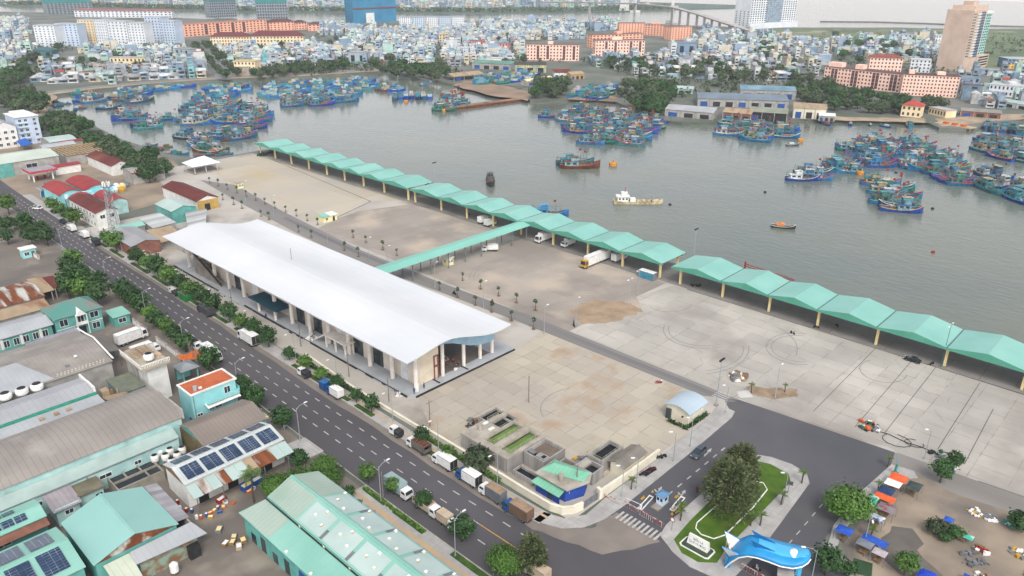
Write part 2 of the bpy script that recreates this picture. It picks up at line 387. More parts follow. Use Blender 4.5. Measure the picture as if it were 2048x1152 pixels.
for i in range(10):     # zebra at the gate
    y = 68.4-i*.98
    wmk.quad((102.7, y, .066), (105.4, y, .066), (105.4, y-.48, .066), (102.7, y-.48, .066))
for i in range(6):      # crossing inside the port
    x = 155.6+i*.9
    wmk.quad((x, 78.6, .072), (x+.4, 78.6, .072), (x+.4, 74.8, .072), (x, 74.8, .072))
def arrow(x, y, a, L=3.0):
    c, s = math.cos(a), math.sin(a)
    T = lambda u, v: (x+c*u-s*v, y+s*u+c*v, .067)
    wmk.quad(T(0, -.14), T(L*.6, -.14), T(L*.6, .14), T(0, .14)); wmk.add([T(L*.6, -.45), T(L, 0), T(L*.6, .45)], [(0, 1, 2)])
    wmk.quad(T(.9, .14), T(1.5, .9), T(1.2, 1.05), T(.6, .3))
arrow(114.5, 66.6, .2); arrow(117, 62.5, .2); arrow(141, 40.5, 3.3); arrow(133, 66.4, .1, 4)
for i in range(7): wmk.quad((116+i*3.6, 64.6, .067), (117.6+i*3.6, 64.6, .067), (117.6+i*3.6, 64.9, .067), (116+i*3.6, 64.9, .067))
for i in range(9): wmk.quad((112+i*3.6, 40.2+i*.06, .067), (113.6+i*3.6, 40.2+i*.06, .067), (113.6+i*3.6, 40.4+i*.06, .067), (112+i*3.6, 40.4+i*.06, .067))
st('road_marking', wmk, pm); st('road_marking', ymk, ym)
# pavements with kerbs
m_pave = mat('paving', 'cdcbc8', 'b9b7b5', sc=.2, detail=6, grid=(1.2, 1.2, .09), seamc='a19d98')
m_tan = mat('tactile_strip', 'd9b98e', 'c7b29a', sc=.3)
m_kerb = mat('kerb_stone', 'c5bfb6', 'aaa49c', sc=.6)
m_lawn = mat('mown_grass', '5b7a20', '476a1c', sc=.5, detail=8, rust=(.12, .6, .8), rustc='7d7430')
m_verge = mat('verge_grass', '4c6a2c', '385520', sc=.6, detail=8)
def strip(name, ys, fx0, fx1, z, m, th=None):
    P = [(fx0(y), y) for y in ys]+[(fx1(y), y) for y in reversed(ys)]
    return sheet(name, P, z, m, th)
ysR = [78, 100, 118, 142, 170, 204, 240, 278, 337, 400]
kR = lambda y: lane(y)[1]
strip('pavement', ysR, lambda y: kR(y)+.02, lambda y: kR(y)+3.4, .16, m_pave, .3)
strip('kerb', ysR, lambda y: kR(y)-.22, lambda y: kR(y)+.02, .17, m_kerb, .3)
strip('pavement_strip', ysR[:5], lambda y: kR(y)+1.9, lambda y: kR(y)+2.5, .165, m_tan)
ysL = [60, 85, 100, 112]
kL = lambda y: lane(y)[0]
strip('pavement', ysL, lambda y: kL(y)-5.6, lambda y: kL(y)-.24, .16, m_pave, .3)
strip('kerb', ysL+[146, 204, 266, 330, 400], lambda y: kL(y)-.24, lambda y: kL(y)-.0, .17, m_kerb, .3)
strip('pavement_strip', ysL, lambda y: kL(y)-3.6, lambda y: kL(y)-2.6, .165, m_tan)
sheet('pavement', [(69, 128.5), (76, 128.5), (76, 136), (69, 137)], .15, m_pave, .25)
sheet('pavement', [(90.9, 79.5), (94.3, 79.5), (95.6, 75.4), (99.4, 73), (107, 73.5), (126, 73.2), (141, 73.6), (149, 74), (153, 75), (154.8, 73.4), (154.5, 70.6), (151.5, 69.8), (134, 69.3), (107.6, 69.2), (101, 69.6), (96.3, 71), (93, 74)], .16, m_pave, .3)
# verges: clipped ground cover along both pavements
vg = MB()
for y0, y1 in ((88.5, 95), (97, 104), (106, 112.5), (132, 139), (142, 150), (152, 168), (186, 200), (205, 217), (222, 232), (246, 258), (262, 276), (284, 296), (300, 318)):
    a, c = kR(y0), kR(y1)
    vg.prism([(a+.3, y0), (a+1.4, y0), (c+1.4, y1), (c+.3, y1)], .1, .42)
for y0, y1 in ((92, 101), (104, 111), (72, 84), (176, 186), (230, 250)):
    a, c = kL(y0), kL(y1)
    vg.prism([(a-1.6, y0), (a-.4, y0), (c-.4, y1), (c-1.6, y1)], .1, .36)
vg.build('verge_grass', m_verge, kind='stuff')
# gate island
isl = [(104.5, 59.2), (102.3, 55), (101.2, 50.7), (101.8, 46.5), (103.6, 43.6), (114, 43.4), (139.8, 45.4), (142.6, 47.2), (143.6, 51), (143, 55.5), (141.4, 58.6), (138, 60), (122, 60), (108, 60)]
sheet('pavement', isl, .17, m_pave, .3)
lawn = [(105.3, 56.6), (103.2, 53.6), (103.2, 50.2), (105.4, 47.6), (109.5, 48.2), (137.4, 48.4), (139.8, 50), (140.3, 54.4), (139.2, 57.6), (124, 57.6), (112, 57.2)]
sheet('lawn', lawn, .22, m_lawn, .2)
m_sandy = mat('bank_sand', '')
for P in ([(1595, 236), (1640, 241), (1700, 242), (1850, 245), (1850, 236), (1700, 234), (1600, 229)], [(1880, 252), (2048, 238), (2048, 228), (1870, 236)], [(1135, 198), (1232, 204), (1236, 192), (1140, 188)], [(905, 170), (970, 189), (1058, 202), (1060, 185), (1000, 170), (930, 160)], [(102, 211), (113, 192), (98, 182), (72, 200), (60, 228), (80, 232)]):
    sheet('mud_bank', ragged([G(*p).xy for p in P], 2.2, 4, 5), .05+.004*len(P), mat('mud_bank', 'b59c84', '8f7a68', sc=.05, detail=9) if P[0][0] in (905, 1135) else m_sandy)
# ---------------------------------------------------------------- market hall with the white wave roof
m_white_roof = mat('white_roof_sheet', 'f4f6f8', 'e9edf1', sc=.04, rough=.45, seam=('x', 2.2, .04), seamc='d5dbe0', k=.7)
m_conc = mat('raw_concrete', 'b3a99f', '978d84', sc=.4, detail=8)
m_render = mat('rendered_wall', 'e6dccf', 'cfc3b6', sc=.3, detail=8, k=1)
m_pale = mat('pale_plaster', 'eae4dc', 'd9d2c9', sc=.5, k=1)
m_blueclad = mat('blue_cladding', '9dbdd2', '8cb0c8', sc=.3, seam=('x', 2.6, .08), k=1.0)
m_plat = mat('platform_slab', 'c7cbd0', 'b3b7bc', sc=.2, detail=7)
m_glass = mat('dark_glass', '2c3840', '3c4a55', sc=.7, rough=.15, spec=.6)
m_black = mat('black_trim', '2b2b2e', '39393c', sc=1)
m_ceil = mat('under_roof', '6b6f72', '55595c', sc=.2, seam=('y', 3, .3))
PROF = [(99.6, 13.3), (102, 13.4), (105, 13.8), (108, 14.4), (111, 14.8), (114, 14.8), (117, 14.2), (120, 13.3), (123, 12.4), (126, 11.6), (129, 11.1), (132, 11.0), (135.4, 11.3)]
def prof(x):
    for (a, za), (b_, zb) in zip(PROF, PROF[1:]):
        if x <= b_: return za+(zb-za)*(x-a)/(b_-a)
    return 11.3
hall = thing('market_hall', 'long white wave roofed fish market hall with blue end fascia', 'market hall', (104, 131, 0))
def H_(mb, name, m, smooth=False, parent=hall):
    o = mb.build(name, m, smooth=smooth); o.parent = parent
    if parent is hall: o.matrix_parent_inverse = Matrix.Translation((-104, -131, 0))
    return o
XS = [99.6+i*.9 for i in range(40)]+[135.4]
top = [(x, prof(x)) for x in XS]
rf = MB(); rings = []
for y in [127.5+i*10.08 for i in range(14)]:
    rings.append([(x, y, z) for x, z in top]+[(x, y, z-.3) for x, z in reversed(top)])
rf.loft(rings)
roof = H_(rf, 'roof', m_white_roof)
gt = MB(); gt.box(99.35, 127.5, 13.05, 99.6, 258.5, 13.35); g_ = gt.build('gutter', m_black); g_.parent = roof; g_.matrix_parent_inverse = Matrix.Translation((-104, -131, 0))
H_(MB().prism([(103.6, 133), (105, 131.4), (140.8, 131.4), (140.8, 262.4), (103.6, 262.4)], 0, .7), 'platform', m_plat)
H_(MB().box(103.3, 133, 0, 103.6, 262.5, .45).box(105, 131.1, 0, 140.9, 131.4, .45), 'platform_edge', m_black)
for y in (133.5, 256.5):     # blue end fascia
    q = []
    low = {105: 8.4, 108: 9.0, 111: 9.9, 114: 10.3, 117: 10.0, 120: 9.0, 123: 7.6, 126: 6.2, 129: 5.3, 132: 4.8, 135: 4.7}
    xs = sorted(low); xs2 = [105]+[x for x in xs if x > 105]
    P = [(x, prof(x)-.32) for x in xs2]+[(x, low[x]) for x in reversed(xs2)]
    n = len(xs2); mb = MB(); vs = [(x, y, z) for x, z in P]+[(x, y+.35, z) for x, z in P]
    fs = []
    for i in range(n-1):
        a, b_ = i, i+1; c, d = 2*n-1-i-1, 2*n-1-i
        fs += [(a, b_, c, d), (2*n+a, 2*n+b_, 2*n+c, 2*n+d), (a, b_, 2*n+b_, 2*n+a), (d, c, 2*n+c, 2*n+d)]
    H_(mb.add(vs, fs), 'end_fascia', m_blueclad)
for i in range(14):      # street columns
    y = 133+i*9.5
    H_(MB().cyl(106.6, y, .7, prof(106.6)-.3, .62, n=12), 'column', m_pale)
for y in (133.2, 256.8):
    for x in (116.4, 123.9, 130, 139):
        H_(MB().cyl(x if x < 139 else 134.6, y+.8, .7, prof(min(x, 135))-.3, .5, n=12), 'column', m_pale)
for i in range(1, 13): H_(MB().cyl(134.6, 133+i*9.5, .7, 11, .45, n=8), 'column', m_pale)
wall = MB().box(108.4, 134.2, .7, 108.8, 256, 14.0)
H_(wall, 'wall', m_render)
H_(MB().box(107.4, 134.4, .7, 108.4, 134.8, 8.3), 'wall', m_render)
H_(MB().box(108.8, 134.4, .7, 115.4, 134.7, 9.6), 'wall', mat('cream_plaster', 'e6dcc6', 'd6c9b4', sc=.4, k=.95))
H_(MB().box(110.65, 134.3, .65, 134, 256.3, .75), 'floor', mat('hall_floor', '8c8580', '6a6562', sc=.15, detail=8))
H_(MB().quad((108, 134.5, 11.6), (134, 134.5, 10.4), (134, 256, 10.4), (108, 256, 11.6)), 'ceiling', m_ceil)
H_(MB().box(119, 150, .75, 119.4, 256, 10.5), 'wall', m_conc)
# wall openings along the street
for i, y in enumerate((138.5, 148.6, 157.4, 167, 177, 186, 213, 223, 240, 249)):
    w = 2.6 if i % 3 else 1.6
    d = MB(); d.box(108.25, y, .75, 108.4, y+w*1.6, 5.2+(i % 2)*1.2)
    H_(d, 'window', m_glass if i % 3 else mat('white_board', 'e4e6ea', 'd1d4d8', sc=.8, k=1))
    f = MB().box(108.2, y-.12, 5.3+(i % 2)*1.2, 108.42, y+w*1.6+.12, 5.5+(i % 2)*1.2)
    H_(f, 'window_frame', m_pale)
for i, y in enumerate((143, 162.5, 181.5, 219, 246)):
    H_(MB().box(108.24, y, 7.6, 108.4, y+3.2, 10.4), 'window', m_glass)
# stair rising along the wall, entrance canopy, porch, steps
s_ = MB(); nst = 16
for i in range(nst): s_.box(105.4, 232+i*1.1, .7, 106.0+.9, 233.1+i*1.1, 1.0+i*.42)
H_(s_, 'stair', m_conc)
H_(MB().add([(105.3, 231, 1.8), (105.3, 250, 9.0), (105.3, 250, 8.0), (105.3, 231, .9), (105.2, 231, 1.8), (105.2, 250, 9.0), (105.2, 250, 8.0), (105.2, 231, .9)], [(0, 1, 2, 3), (4, 5, 6, 7), (0, 1, 5, 4), (3, 2, 6, 7)]), 'handrail', m_black)
cp = MB().prism([(102.7, 192.4), (108.2, 192.4), (108.2, 208.3), (102.7, 208.3)], 4.6, 5.0)
cpo = H_(cp, 'entrance_canopy', mat('teal_canopy', '22576a', '1b4757', sc=.4, seam=('y', 1.0, .1), seamc='173a48'))
for y in (195.5, 205): H_(MB().cyl(104.2, y, 0, 4.6, .45, n=10), 'canopy_post', m_pale)
H_(MB().box(103.2, 189.2, 0, 104.0, 208, .42).box(104.0, 189.2, 0, 107.2, 190, .42), 'step', mat('dark_step', '3a4654', '303a46', sc=.8))
H_(MB().box(102.6, 213, 0, 105, 221, .55).box(103.0, 222, 0, 105.4, 229.5, .5), 'step', m_plat)
pf = MB()
for y in (160.5, 165, 169.5): pf.box(104.6, y, .7, 105, y+.4, 4.2); pf.box(107.2, y, .7, 107.6, y+.4, 4.2)
pf.box(104.4, 160.2, 4.2, 107.8, 170.2, 4.5); pf.add([(104.4, 170.2, 4.5), (107.8, 170.2, 4.5), (107.8, 175, 1.5), (104.4, 175, 1.5), (104.4, 170.2, 4.2), (107.8, 170.2, 4.2), (107.8, 175, 1.2), (104.4, 175, 1.2)], [(0, 1, 2, 3), (7, 6, 5, 4), (0, 3, 7, 4), (1, 2, 6, 5)])
H_(pf, 'porch', m_pale)
for y in (138, 143, 150, 185, 176, 183): H_(MB().box(103.0, y, 0, 104.4, y+3.4, .35), 'step', m_plat)
# red primed frames in the open end
fr = mat('red_primer', 'a9645a', '8c4a42', sc=1)
for x in (113.6, 114.9): H_(MB().box(x, 134.0, .7, x+.22, 134.25, 7.4), 'frame_post', fr)
H_(MB().box(113.6, 133.95, 4.2, 115.1, 134.2, 4.6).box(113.6, 133.95, 7.2, 115.1, 134.2, 7.4), 'frame_beam', fr)
for x in (113, 123): H_(MB().box(x, 131.6, .72, x+.5, 250, .78), 'floor_channel', m_black)
vt = MB().tube([(117, 205, 14.1), (117, 205, 18)], .06); H_(vt, 'mast', m_black)
gb = mat('pink_rubble', 'b58a86', '8f7f7c', sc=3)
def heap(name, label, cat, x, y, r, m, n=26, h=.5, z=0, els=(.2, .9)):
    b = MB()
    for i in range(n):
        a = rnd.random()*2*pi; q = r*math.sqrt(rnd.random()); s = rnd.uniform(*els)
        b.k = rnd.randrange(len(m)); b.cbox(x+q*math.cos(a), y+q*math.sin(a), z+max(0, (1-q/r))*h*rnd.random(), s, s*rnd.uniform(.3, 1), s*rnd.uniform(.2, .7), rnd.random()*3)
    o = b.build(name, m); return tag(o, label, cat)
m_wood = mat('old_wood', '9a7f60', '7a634b', sc=1.5); m_blue = mat('blue_plastic', '2d66b5', '24539a', sc=1); m_red = mat('red_paint', 'b5322c', '9a2b26', sc=1)
m_white = mat('white_paint', 'f0f0ee', 'dededc', sc=1, k=.95); m_grey = mat('grey_paint', '8d9196', '777b80', sc=1); m_orange = mat('orange_tarp', 'e87a35', 'd4662a', sc=1.2)
m_yel = mat('yellow_paint2', 'e2b23a', 'c99a2f', sc=1); m_teal = mat('teal_plastic', '3aa79a', '2f8d84', sc=1); m_tyre = mat('tyre_rubber', '1f1f21', '2a2a2c', sc=2, rough=.9)
heap('rubble_heap', 'pink brick rubble strewn over the open hall floor', 'rubble', 121, 138, 5, [gb, m_pale, fr], 60, .5, .76)
heap('rubble_heap', 'pink and white debris pile by the hall column', 'rubble', 104.8, 177.5, 1.7, [gb, m_white], 30, 1, .7)
heap('rubble_heap', 'grey sacks and debris beside the hall corner', 'rubble', 103.6, 135.5, 1.6, [m_grey, m_white, fr], 26, .6)
# ---------------------------------------------------------------- quay canopies: folded mint roofs on cream columns
m_mint = mat('mint_roof_sheet', '9ad3c8', '8ac7bb', sc=.09, detail=8, rust=(.2, .63, .85), rustc='a9c4bb', rough=.5, seam=('x', 3.0, .05), seamc='8cc9bc', k=.74)
m_mintd = mat('mint_fascia', '62b39b', '57a68f', sc=.2, k=.75)
m_cream = mat('cream_column', 'ecd9a4', 'dcc890', sc=.5, k=.95)
XF, XB = 213.4, 228.8
def canopy(label, cols, y_end0, y_end1, dark):
    'cols: column stations along the quay from far to near; the roof folds up between them'
    ys = [y_end0]+cols[1:-1]+[y_end1]
    cen = (ys[0]+ys[-1])/2
    t = thing('quay_canopy', label, 'canopy', (221, cen, 0))
    inv = Matrix.Translation((-221, -cen, 0))
    for a, b_ in zip(ys, ys[1:]):
        m = (a+b_)/2-.4
        V = [(XF, a, 6.35), (XF, m, 7.95), (XF, b_, 6.35), (XB, b_, 6.35), (XB, m, 7.95), (XB, a, 6.35)]
        lo = [(x, y, z-.12) for x, y, z in V]
        mb = MB().add(V+lo, [(0, 1, 4, 5), (1, 2, 3, 4), (11, 10, 7, 6), (10, 9, 8, 7), (0, 5, 11, 6), (2, 3, 9, 8), (0, 1, 7, 6), (1, 2, 8, 7), (5, 4, 10, 11), (4, 3, 9, 10)])
        o = mb.build('roof_bay', m_mint); o.parent = t; o.matrix_parent_inverse = inv
        rc = MB().box(XF-.05, m-.18, 7.93, XB+.05, m+.18, 8.02).build('ridge_cap', m_mint); rc.parent = o; rc.matrix_parent_inverse = inv
        for X in (XF, XB):
            f = MB().add([(X-.06, a, 5.75), (X-.06, b_, 5.75), (X-.06, b_, 6.3), (X-.06, m, 7.9), (X-.06, a, 6.3), (X+.06, a, 5.75), (X+.06, b_, 5.75), (X+.06, b_, 6.3), (X+.06, m, 7.9), (X+.06, a, 6.3)], [(0, 1, 2, 3, 4), (9, 8, 7, 6, 5), (0, 1, 6, 5)])
            f = f.build('fascia', m_mintd); f.parent = t; f.matrix_parent_inverse = inv
    for y in ys[1:-1]:
        o = MB().box(XF, y-.16, 6.3, XB, y+.16, 6.42).build('valley_gutter', mat('gutter_grey', '5f7f7c', '557270', sc=1)); o.parent = t; o.matrix_parent_inverse = inv
    for y in cols:
        for X in (215.6, 226.6):
            o = MB().box(X-.32, y-.32, 0, X+.32, y+.32, 5.9).box(X-.5, y-.75, 4.9, X+.5, y+.75, 5.3).box(X-.42, y-.42, 5.3, X+.42, y+.42, 5.75).build('column', m_cream); o.parent = t; o.matrix_parent_inverse = inv
    bm = MB()
    for X in (215.6, 226.6): bm.box(X-.2, ys[-1], 5.72, X+.2, ys[0], 6.2)
    o = bm.build('beam', mat('steel_beam', '6f8a86', '5e7773', sc=1)); o.parent = t; o.matrix_parent_inverse = inv
canopy('farthest mint quay canopy by the basin corner', [398.4, 382.7, 366.4, 349.4, 333.0, 317.6, 302.0, 285.9, 268.2], 400.5, 266.2, 0)
canopy('middle mint quay canopy joined by the covered walkway', [263.3, 245.6, 229.3, 213.6, 197.9, 181, 164, 148.2, 132.4], 264.4, 130.6, 0)
canopy('nearest mint quay canopy running out of the picture', [124.2, 108.2, 92, 76.4, 59.2, 41, 22.6, 5], 126.8, 3, 0)
t = thing('covered_walkway', 'straight mint roofed walkway from the white hall to the quay', 'walkway', (142, 194.4, 0))
inv = Matrix.Translation((-142, -194.4, 0))
V = [(139.5, 190.6, 6.2), (213.2, 190.8, 6.2), (213.2, 194.2, 6.9), (139.5, 194.2, 6.9), (139.5, 198, 6.2), (213.2, 197.6, 6.2)]
o = MB().add(V+[(x, y, z-.12) for x, y, z in V], [(0, 1, 2, 3), (3, 2, 5, 4), (6, 7, 8, 9), (9, 8, 11, 10), (0, 1, 7, 6), (4, 5, 11, 10), (0, 3, 9, 6), (3, 4, 10, 9), (1, 2, 8, 7), (2, 5, 11, 8)]).build('roof', mat('mint_walk_roof', '96d9c8', '8acdbd', sc=.06, rough=.5, k=.74)); o.parent = t; o.matrix_parent_inverse = inv
for i in range(9):
    for y in (191.4, 197):
        o = MB().box(146+i*8.2-.14, y-.14, 0, 146+i*8.2+.14, y+.14, 6.2).build('post', m_grey); o.parent = t; o.matrix_parent_inverse = inv
# quay floor under the canopies
sheet('quay_floor', [(213.6, -40), (231, -40), (231, 404), (213.6, 404)], .075, mat('quay_concrete', 'a39f9b', '8a8683', sc=.1, detail=8, grid=(17, 8, .15)))
# ---------------------------------------------------------------- trees
leafA = mat('leaf_dark', '3f6330', '274a22', sc=.9, rough=.6, jit=.22, detail=6, k=.8)
leafB = mat('leaf_fresh', '5f8436', '3f6524', sc=.9, rough=.6, jit=.2, detail=6, k=.8)
leafC = mat('leaf_needle', '66704a', '434f33', sc=.6, rough=.7, jit=.15, detail=6, k=.85)
leafD = mat('leaf_dull', '5a6a48', '3a4c34', sc=.7, rough=.7, jit=.3, detail=5, k=.8)
leafP = mat('leaf_palm', '60753a', '45602c', sc=1, rough=.55, k=.85)
bark = mat('bark', '6d5f50', '54493e', sc=2)
def crown(seed, R, Hh, z0, clumps, per, q, flat=1.0, core=.35, drop=0):
    'leaf clumps spread through a lumpy volume'
    r = random.Random(seed); mb = MB()
    lobes = [(r.uniform(0, 2*pi), r.uniform(-.2, .9), r.uniform(.75, 1.15)) for _ in range(7)]
    for i in range(clumps):
        a = r.uniform(0, 2*pi); cz = r.uniform(-1, 1); rad = core+(1-core)*r.random()**.5
        sw = 1.0
        for la, lz, lw in lobes:
            d = abs((a-la+pi) % (2*pi)-pi)
            if d < .7 and abs(cz-lz) < .7: sw = max(sw*.9, lw)
        h = math.sqrt(max(0, 1-cz*cz))
        c = Vector((R*rad*sw*h*math.cos(a), R*rad*sw*h*math.sin(a), z0+Hh/2+Hh/2*cz*rad*flat))
        cs = r.uniform(.35, .75)*R*.42
        for j in range(per):
            p = c+Vector((r.gauss(0, 1), r.gauss(0, 1), r.gauss(0, .7)-drop*r.random()))*cs*.55
            n = ((p-Vector((0, 0, z0+Hh*.35))).normalized()+Vector((r.gauss(0, .5), r.gauss(0, .5), r.gauss(.3, .5)))).normalized()
            u = n.cross(Vector((r.gauss(0, 1), r.gauss(0, 1), r.gauss(0, 1)))).normalized(); w = n.cross(u)
            s = q*r.uniform(.6, 1.35)
            mb.add([p-u*s*.6, p+w*s*.45, p+u*s*.6, p-w*s*.45], [(0, 1, 2, 3)])
    return mb
def trunk(seed, h, r0, spread, n=4):
    r = random.Random(seed+50); mb = MB()
    mb.tube([(0, 0, 0), (.06, .03, h*.5), (0, .05, h)], r0, 6, r0*.7)
    for k in range(n):
        a = 2*pi*k/n+r.uniform(-.4, .4)
        mb.tube([(0, .05, h*.92), (spread*.5*math.cos(a), spread*.5*math.sin(a), h*1.25), (spread*math.cos(a), spread*math.sin(a), h*1.6)], r0*.55, 5, r0*.2)
    return mb
PROTO = []
def tree_proto(name, seed, R, Hh, z0, clumps, per, q, leaf, **kw):
    t = thing(name, 'tree', 'tree', (0, 0, -50))
    trunk(seed, z0*1.05, R*.06+.05, R*.5).build('trunk', bark, t, True)
    crown(seed, R, Hh, z0, clumps, per, q, **kw).build('crown', leaf, t)
    PROTO.append(t); return t
round_ = [tree_proto('street_tree', s, 2.6, 4.4, 1.9, 105, 9, .52, leafA if s % 3 else leafB, core=.3) for s in (1, 2, 3, 4, 5, 6)]
wild = [tree_proto('bank_tree', s, 4.2, 5.6, 1.6, 110, 9, .85, (leafD, leafA, leafD, leafA)[s % 4], flat=.9) for s in (11, 12, 13, 14)]
town = [tree_proto('town_tree', s, 3.6, 5.5, 1.8, 60, 7, 1.1, (leafA, leafD)[s % 2]) for s in (21, 22, 23)]
big = tree_proto('shade_tree', 31, 5.6, 6.2, 2.2, 330, 12, .5, leafB, core=.45, flat=.9)
def place(protos, pts, label, group, s0=.85, s1=1.15, jit=0):
    for i, p in enumerate(pts):
        pr = protos[rnd.randrange(len(protos))] if isinstance(protos, list) else protos
        s = rnd.uniform(s0, s1)*(p[2] if len(p) > 2 and isinstance(p[2], float) else 1)
        dup(pr, (p[0]+rnd.uniform(-jit, jit), p[1]+rnd.uniform(-jit, jit), p[3] if len(p) > 3 else 0), rnd.uniform(0, 6.28), label, (s*rnd.uniform(.92, 1.08), s*rnd.uniform(.92, 1.08), s*rnd.uniform(.9, 1.1)), group)
# hall side of the street
R_ = lambda ys, off=1.6: [(lane(y)[1]+off, y) for y in ys]
place(round_, R_((148, 155.5, 163, 171)), 'young street tree before the near hall half', 'street trees on the hall side', .62, .8)
place(round_, R_((182, 190, 197.5, 205)), 'leafy street tree before the teal canopy', 'street trees on the hall side', .75, 1.0)
place(round_, R_((215, 222, 230, 238)), 'dark street tree before the far hall half', 'street trees on the hall side', 1.0, 1.2)
place(round_, R_((246, 255, 262.5, 272)), 'tall dark street tree at the far hall end', 'street trees on the hall side', 1.05, 1.25)
place(round_, R_((292, 300, 334, 343, 352, 362)), 'spreading street tree near the maroon roofed building', 'street trees on the hall side', .95, 1.25)
place(round_, R_((133.6, 140, 114.4)), 'small neat street tree between hall corner and tanks', 'street trees on the hall side', .62, .8)
place(round_, R_((105.5,)), 'thin pavement tree beside the open brown truck', 'street trees on the hall side', .6, .65)
place(wild[1:2], R_((98.5,), 3.6), 'big dark tree growing over the pavement hedge by the green tanks', 'street trees on the hall side', .78, .8)
# factory side
L_ = lambda ys, off=-1.4: [(lane(y)[0]+off, y) for y in ys]
place(round_, L_((142.3,)), 'round dark tree standing alone on the pavement square', 'street trees on the factory side', .98, 1)
place(round_, L_((155, 159.5, 163)), 'bushy street tree beside the orange roofed turquoise building', 'street trees on the factory side', .9, 1.05)
place(round_, L_((180.6,)), 'round street tree beside the parked white lorry', 'street trees on the factory side', 1.1, 1.15)
place(round_, L_((196, 203, 209, 216, 222)), 'street tree outside the turquoise villa yard', 'street trees on the factory side', .85, 1.05)
place(round_, L_((230, 236, 241, 247)), 'dense street tree outside the rusty roofed workshops', 'street trees on the factory side', .95, 1.25)
place(round_, [(72, 246, 1.2), (70, 253, 1.3), (67.5, 258, 1.3), (72, 262, 1.3), (75, 268, 1.2), (77, 259, 1.1), (70, 268, 1.2), (74, 277, 1.2), (78, 284, 1.1)], 'dark leafy tree in the clump behind the workshops', 'trees of the dark clump', .9, 1.2)
place(round_, [(80, 318, 1.2), (81, 327, 1.2), (78, 335, 1.2), (80, 344, 1.1), (76, 322, 1.1), (82, 372, 1.2), (76, 388, 1.1), (70, 400, 1.1), (80, 410, 1.1), (74, 345, 1.1), (70, 330, 1.0)], 'roadside tree at the far end of the street', 'street trees on the factory side', .95, 1.25)
place(round_, [(75.9, 112), (77.2, 105.3)], 'small round tree beside the grey lorry', 'street trees on the factory side', .62, .75)
place(round_, [(77.4, 85.2)], 'leaning street tree over the small white van', 'street trees on the factory side', .95, 1)
place(round_, [(78.4, 97.6)], 'street tree with white blossom between two lorries', 'street trees on the factory side', .68, .7)
place(big, [(77, 73.5, .62)], 'large bright green tree at the bottom of the street', 'shade trees', .98, 1)
place(big, [(64.5, 119.5, .62), (69, 116.5, .6), (60.5, 122.5, .55), (71, 121, .5)], 'bright green shade tree behind the green warehouse', 'shade trees', .95, 1.05)
place(wild, [(69.5, 128, .45), (70, 111, .4), (68.8, 107, .35), (68.6, 102, .35), (72, 118, .4)], 'low bushy tree along the green warehouse wall', 'hedge bushes', .9, 1.1)
place(big, [(133.5, 35.5, .82)], 'large round bright green tree beside the gate road', 'shade trees', 1, 1.01)
place(round_, [(159.3, 25.7, .9), (166.1, 25, .78)], 'small bright tree on the edge of the stall yard', 'stall yard trees', .95, 1.0)
place(round_, [(126, 22, .8), (116.2, 32.2, .95), (118.5, 29, .6)], 'round green tree at the bottom of the stall yard', 'stall yard trees', .95, 1.05)
place(wild, [(141.5, 21.5, .5), (143, 18.5, .42), (154, 10.2, .55), (140.5, 19.5, .3), (133, 9, .35)], 'scrubby tree among the stall yard junk', 'stall yard trees', .9, 1.05)
# casuarinas on the gate island
def casuarina(seed, x, y, R, Hh, label):
    r = random.Random(seed); mb = MB()
    for i in range(640):
        t = r.random()**.8; z = 1.2+Hh*t
        rr = R*(1-.7*t**2.2)*(.25+.75*math.sqrt(r.random())); a = r.uniform(0, 2*pi)
        rr *= 1+.22*math.sin(3*a+seed)+.15*math.sin(7*a)
        c = Vector((rr*math.cos(a), rr*math.sin(a), z))
        for j in range(7):
            p = c+Vector((r.gauss(0, .3), r.gauss(0, .3), r.gauss(0, .35)))
            d = Vector((math.cos(a)+r.gauss(0, .5), math.sin(a)+r.gauss(0, .5), r.gauss(.5, .6))).normalized()*r.uniform(.5, 1.0)
            w = d.cross(Vector((r.gauss(0, 1), r.gauss(0, 1), r.gauss(0, 1)))).normalized()*.09
            mb.add([p-w, p+d*.5-w*1.4, p+d, p+d*.5+w*1.4, p+w], [(0, 1, 2, 3, 4)])
    t = thing('casuarina_tree', label, 'tree', (x, y, .2))
    MB().tube([(0, 0, 0), (.1, 0, Hh*.5), (0, .1, Hh*.95)], .38, 7, .08).build('trunk', bark, t)
    mb.build('crown', leafC, t)
casuarina(3, 119.2, 53.2, 5.0, 10.4, 'tall feathery casuarina with a broad crown on the gate island lawn')
casuarina(8, 128.5, 55.6, 3.8, 8.0, 'smaller dark casuarina behind the tall one on the gate island')
casuarina(5, 80.5, 70.5, 2.2, 6.0, 'feathery grey casuarina beside the bright green street tree')
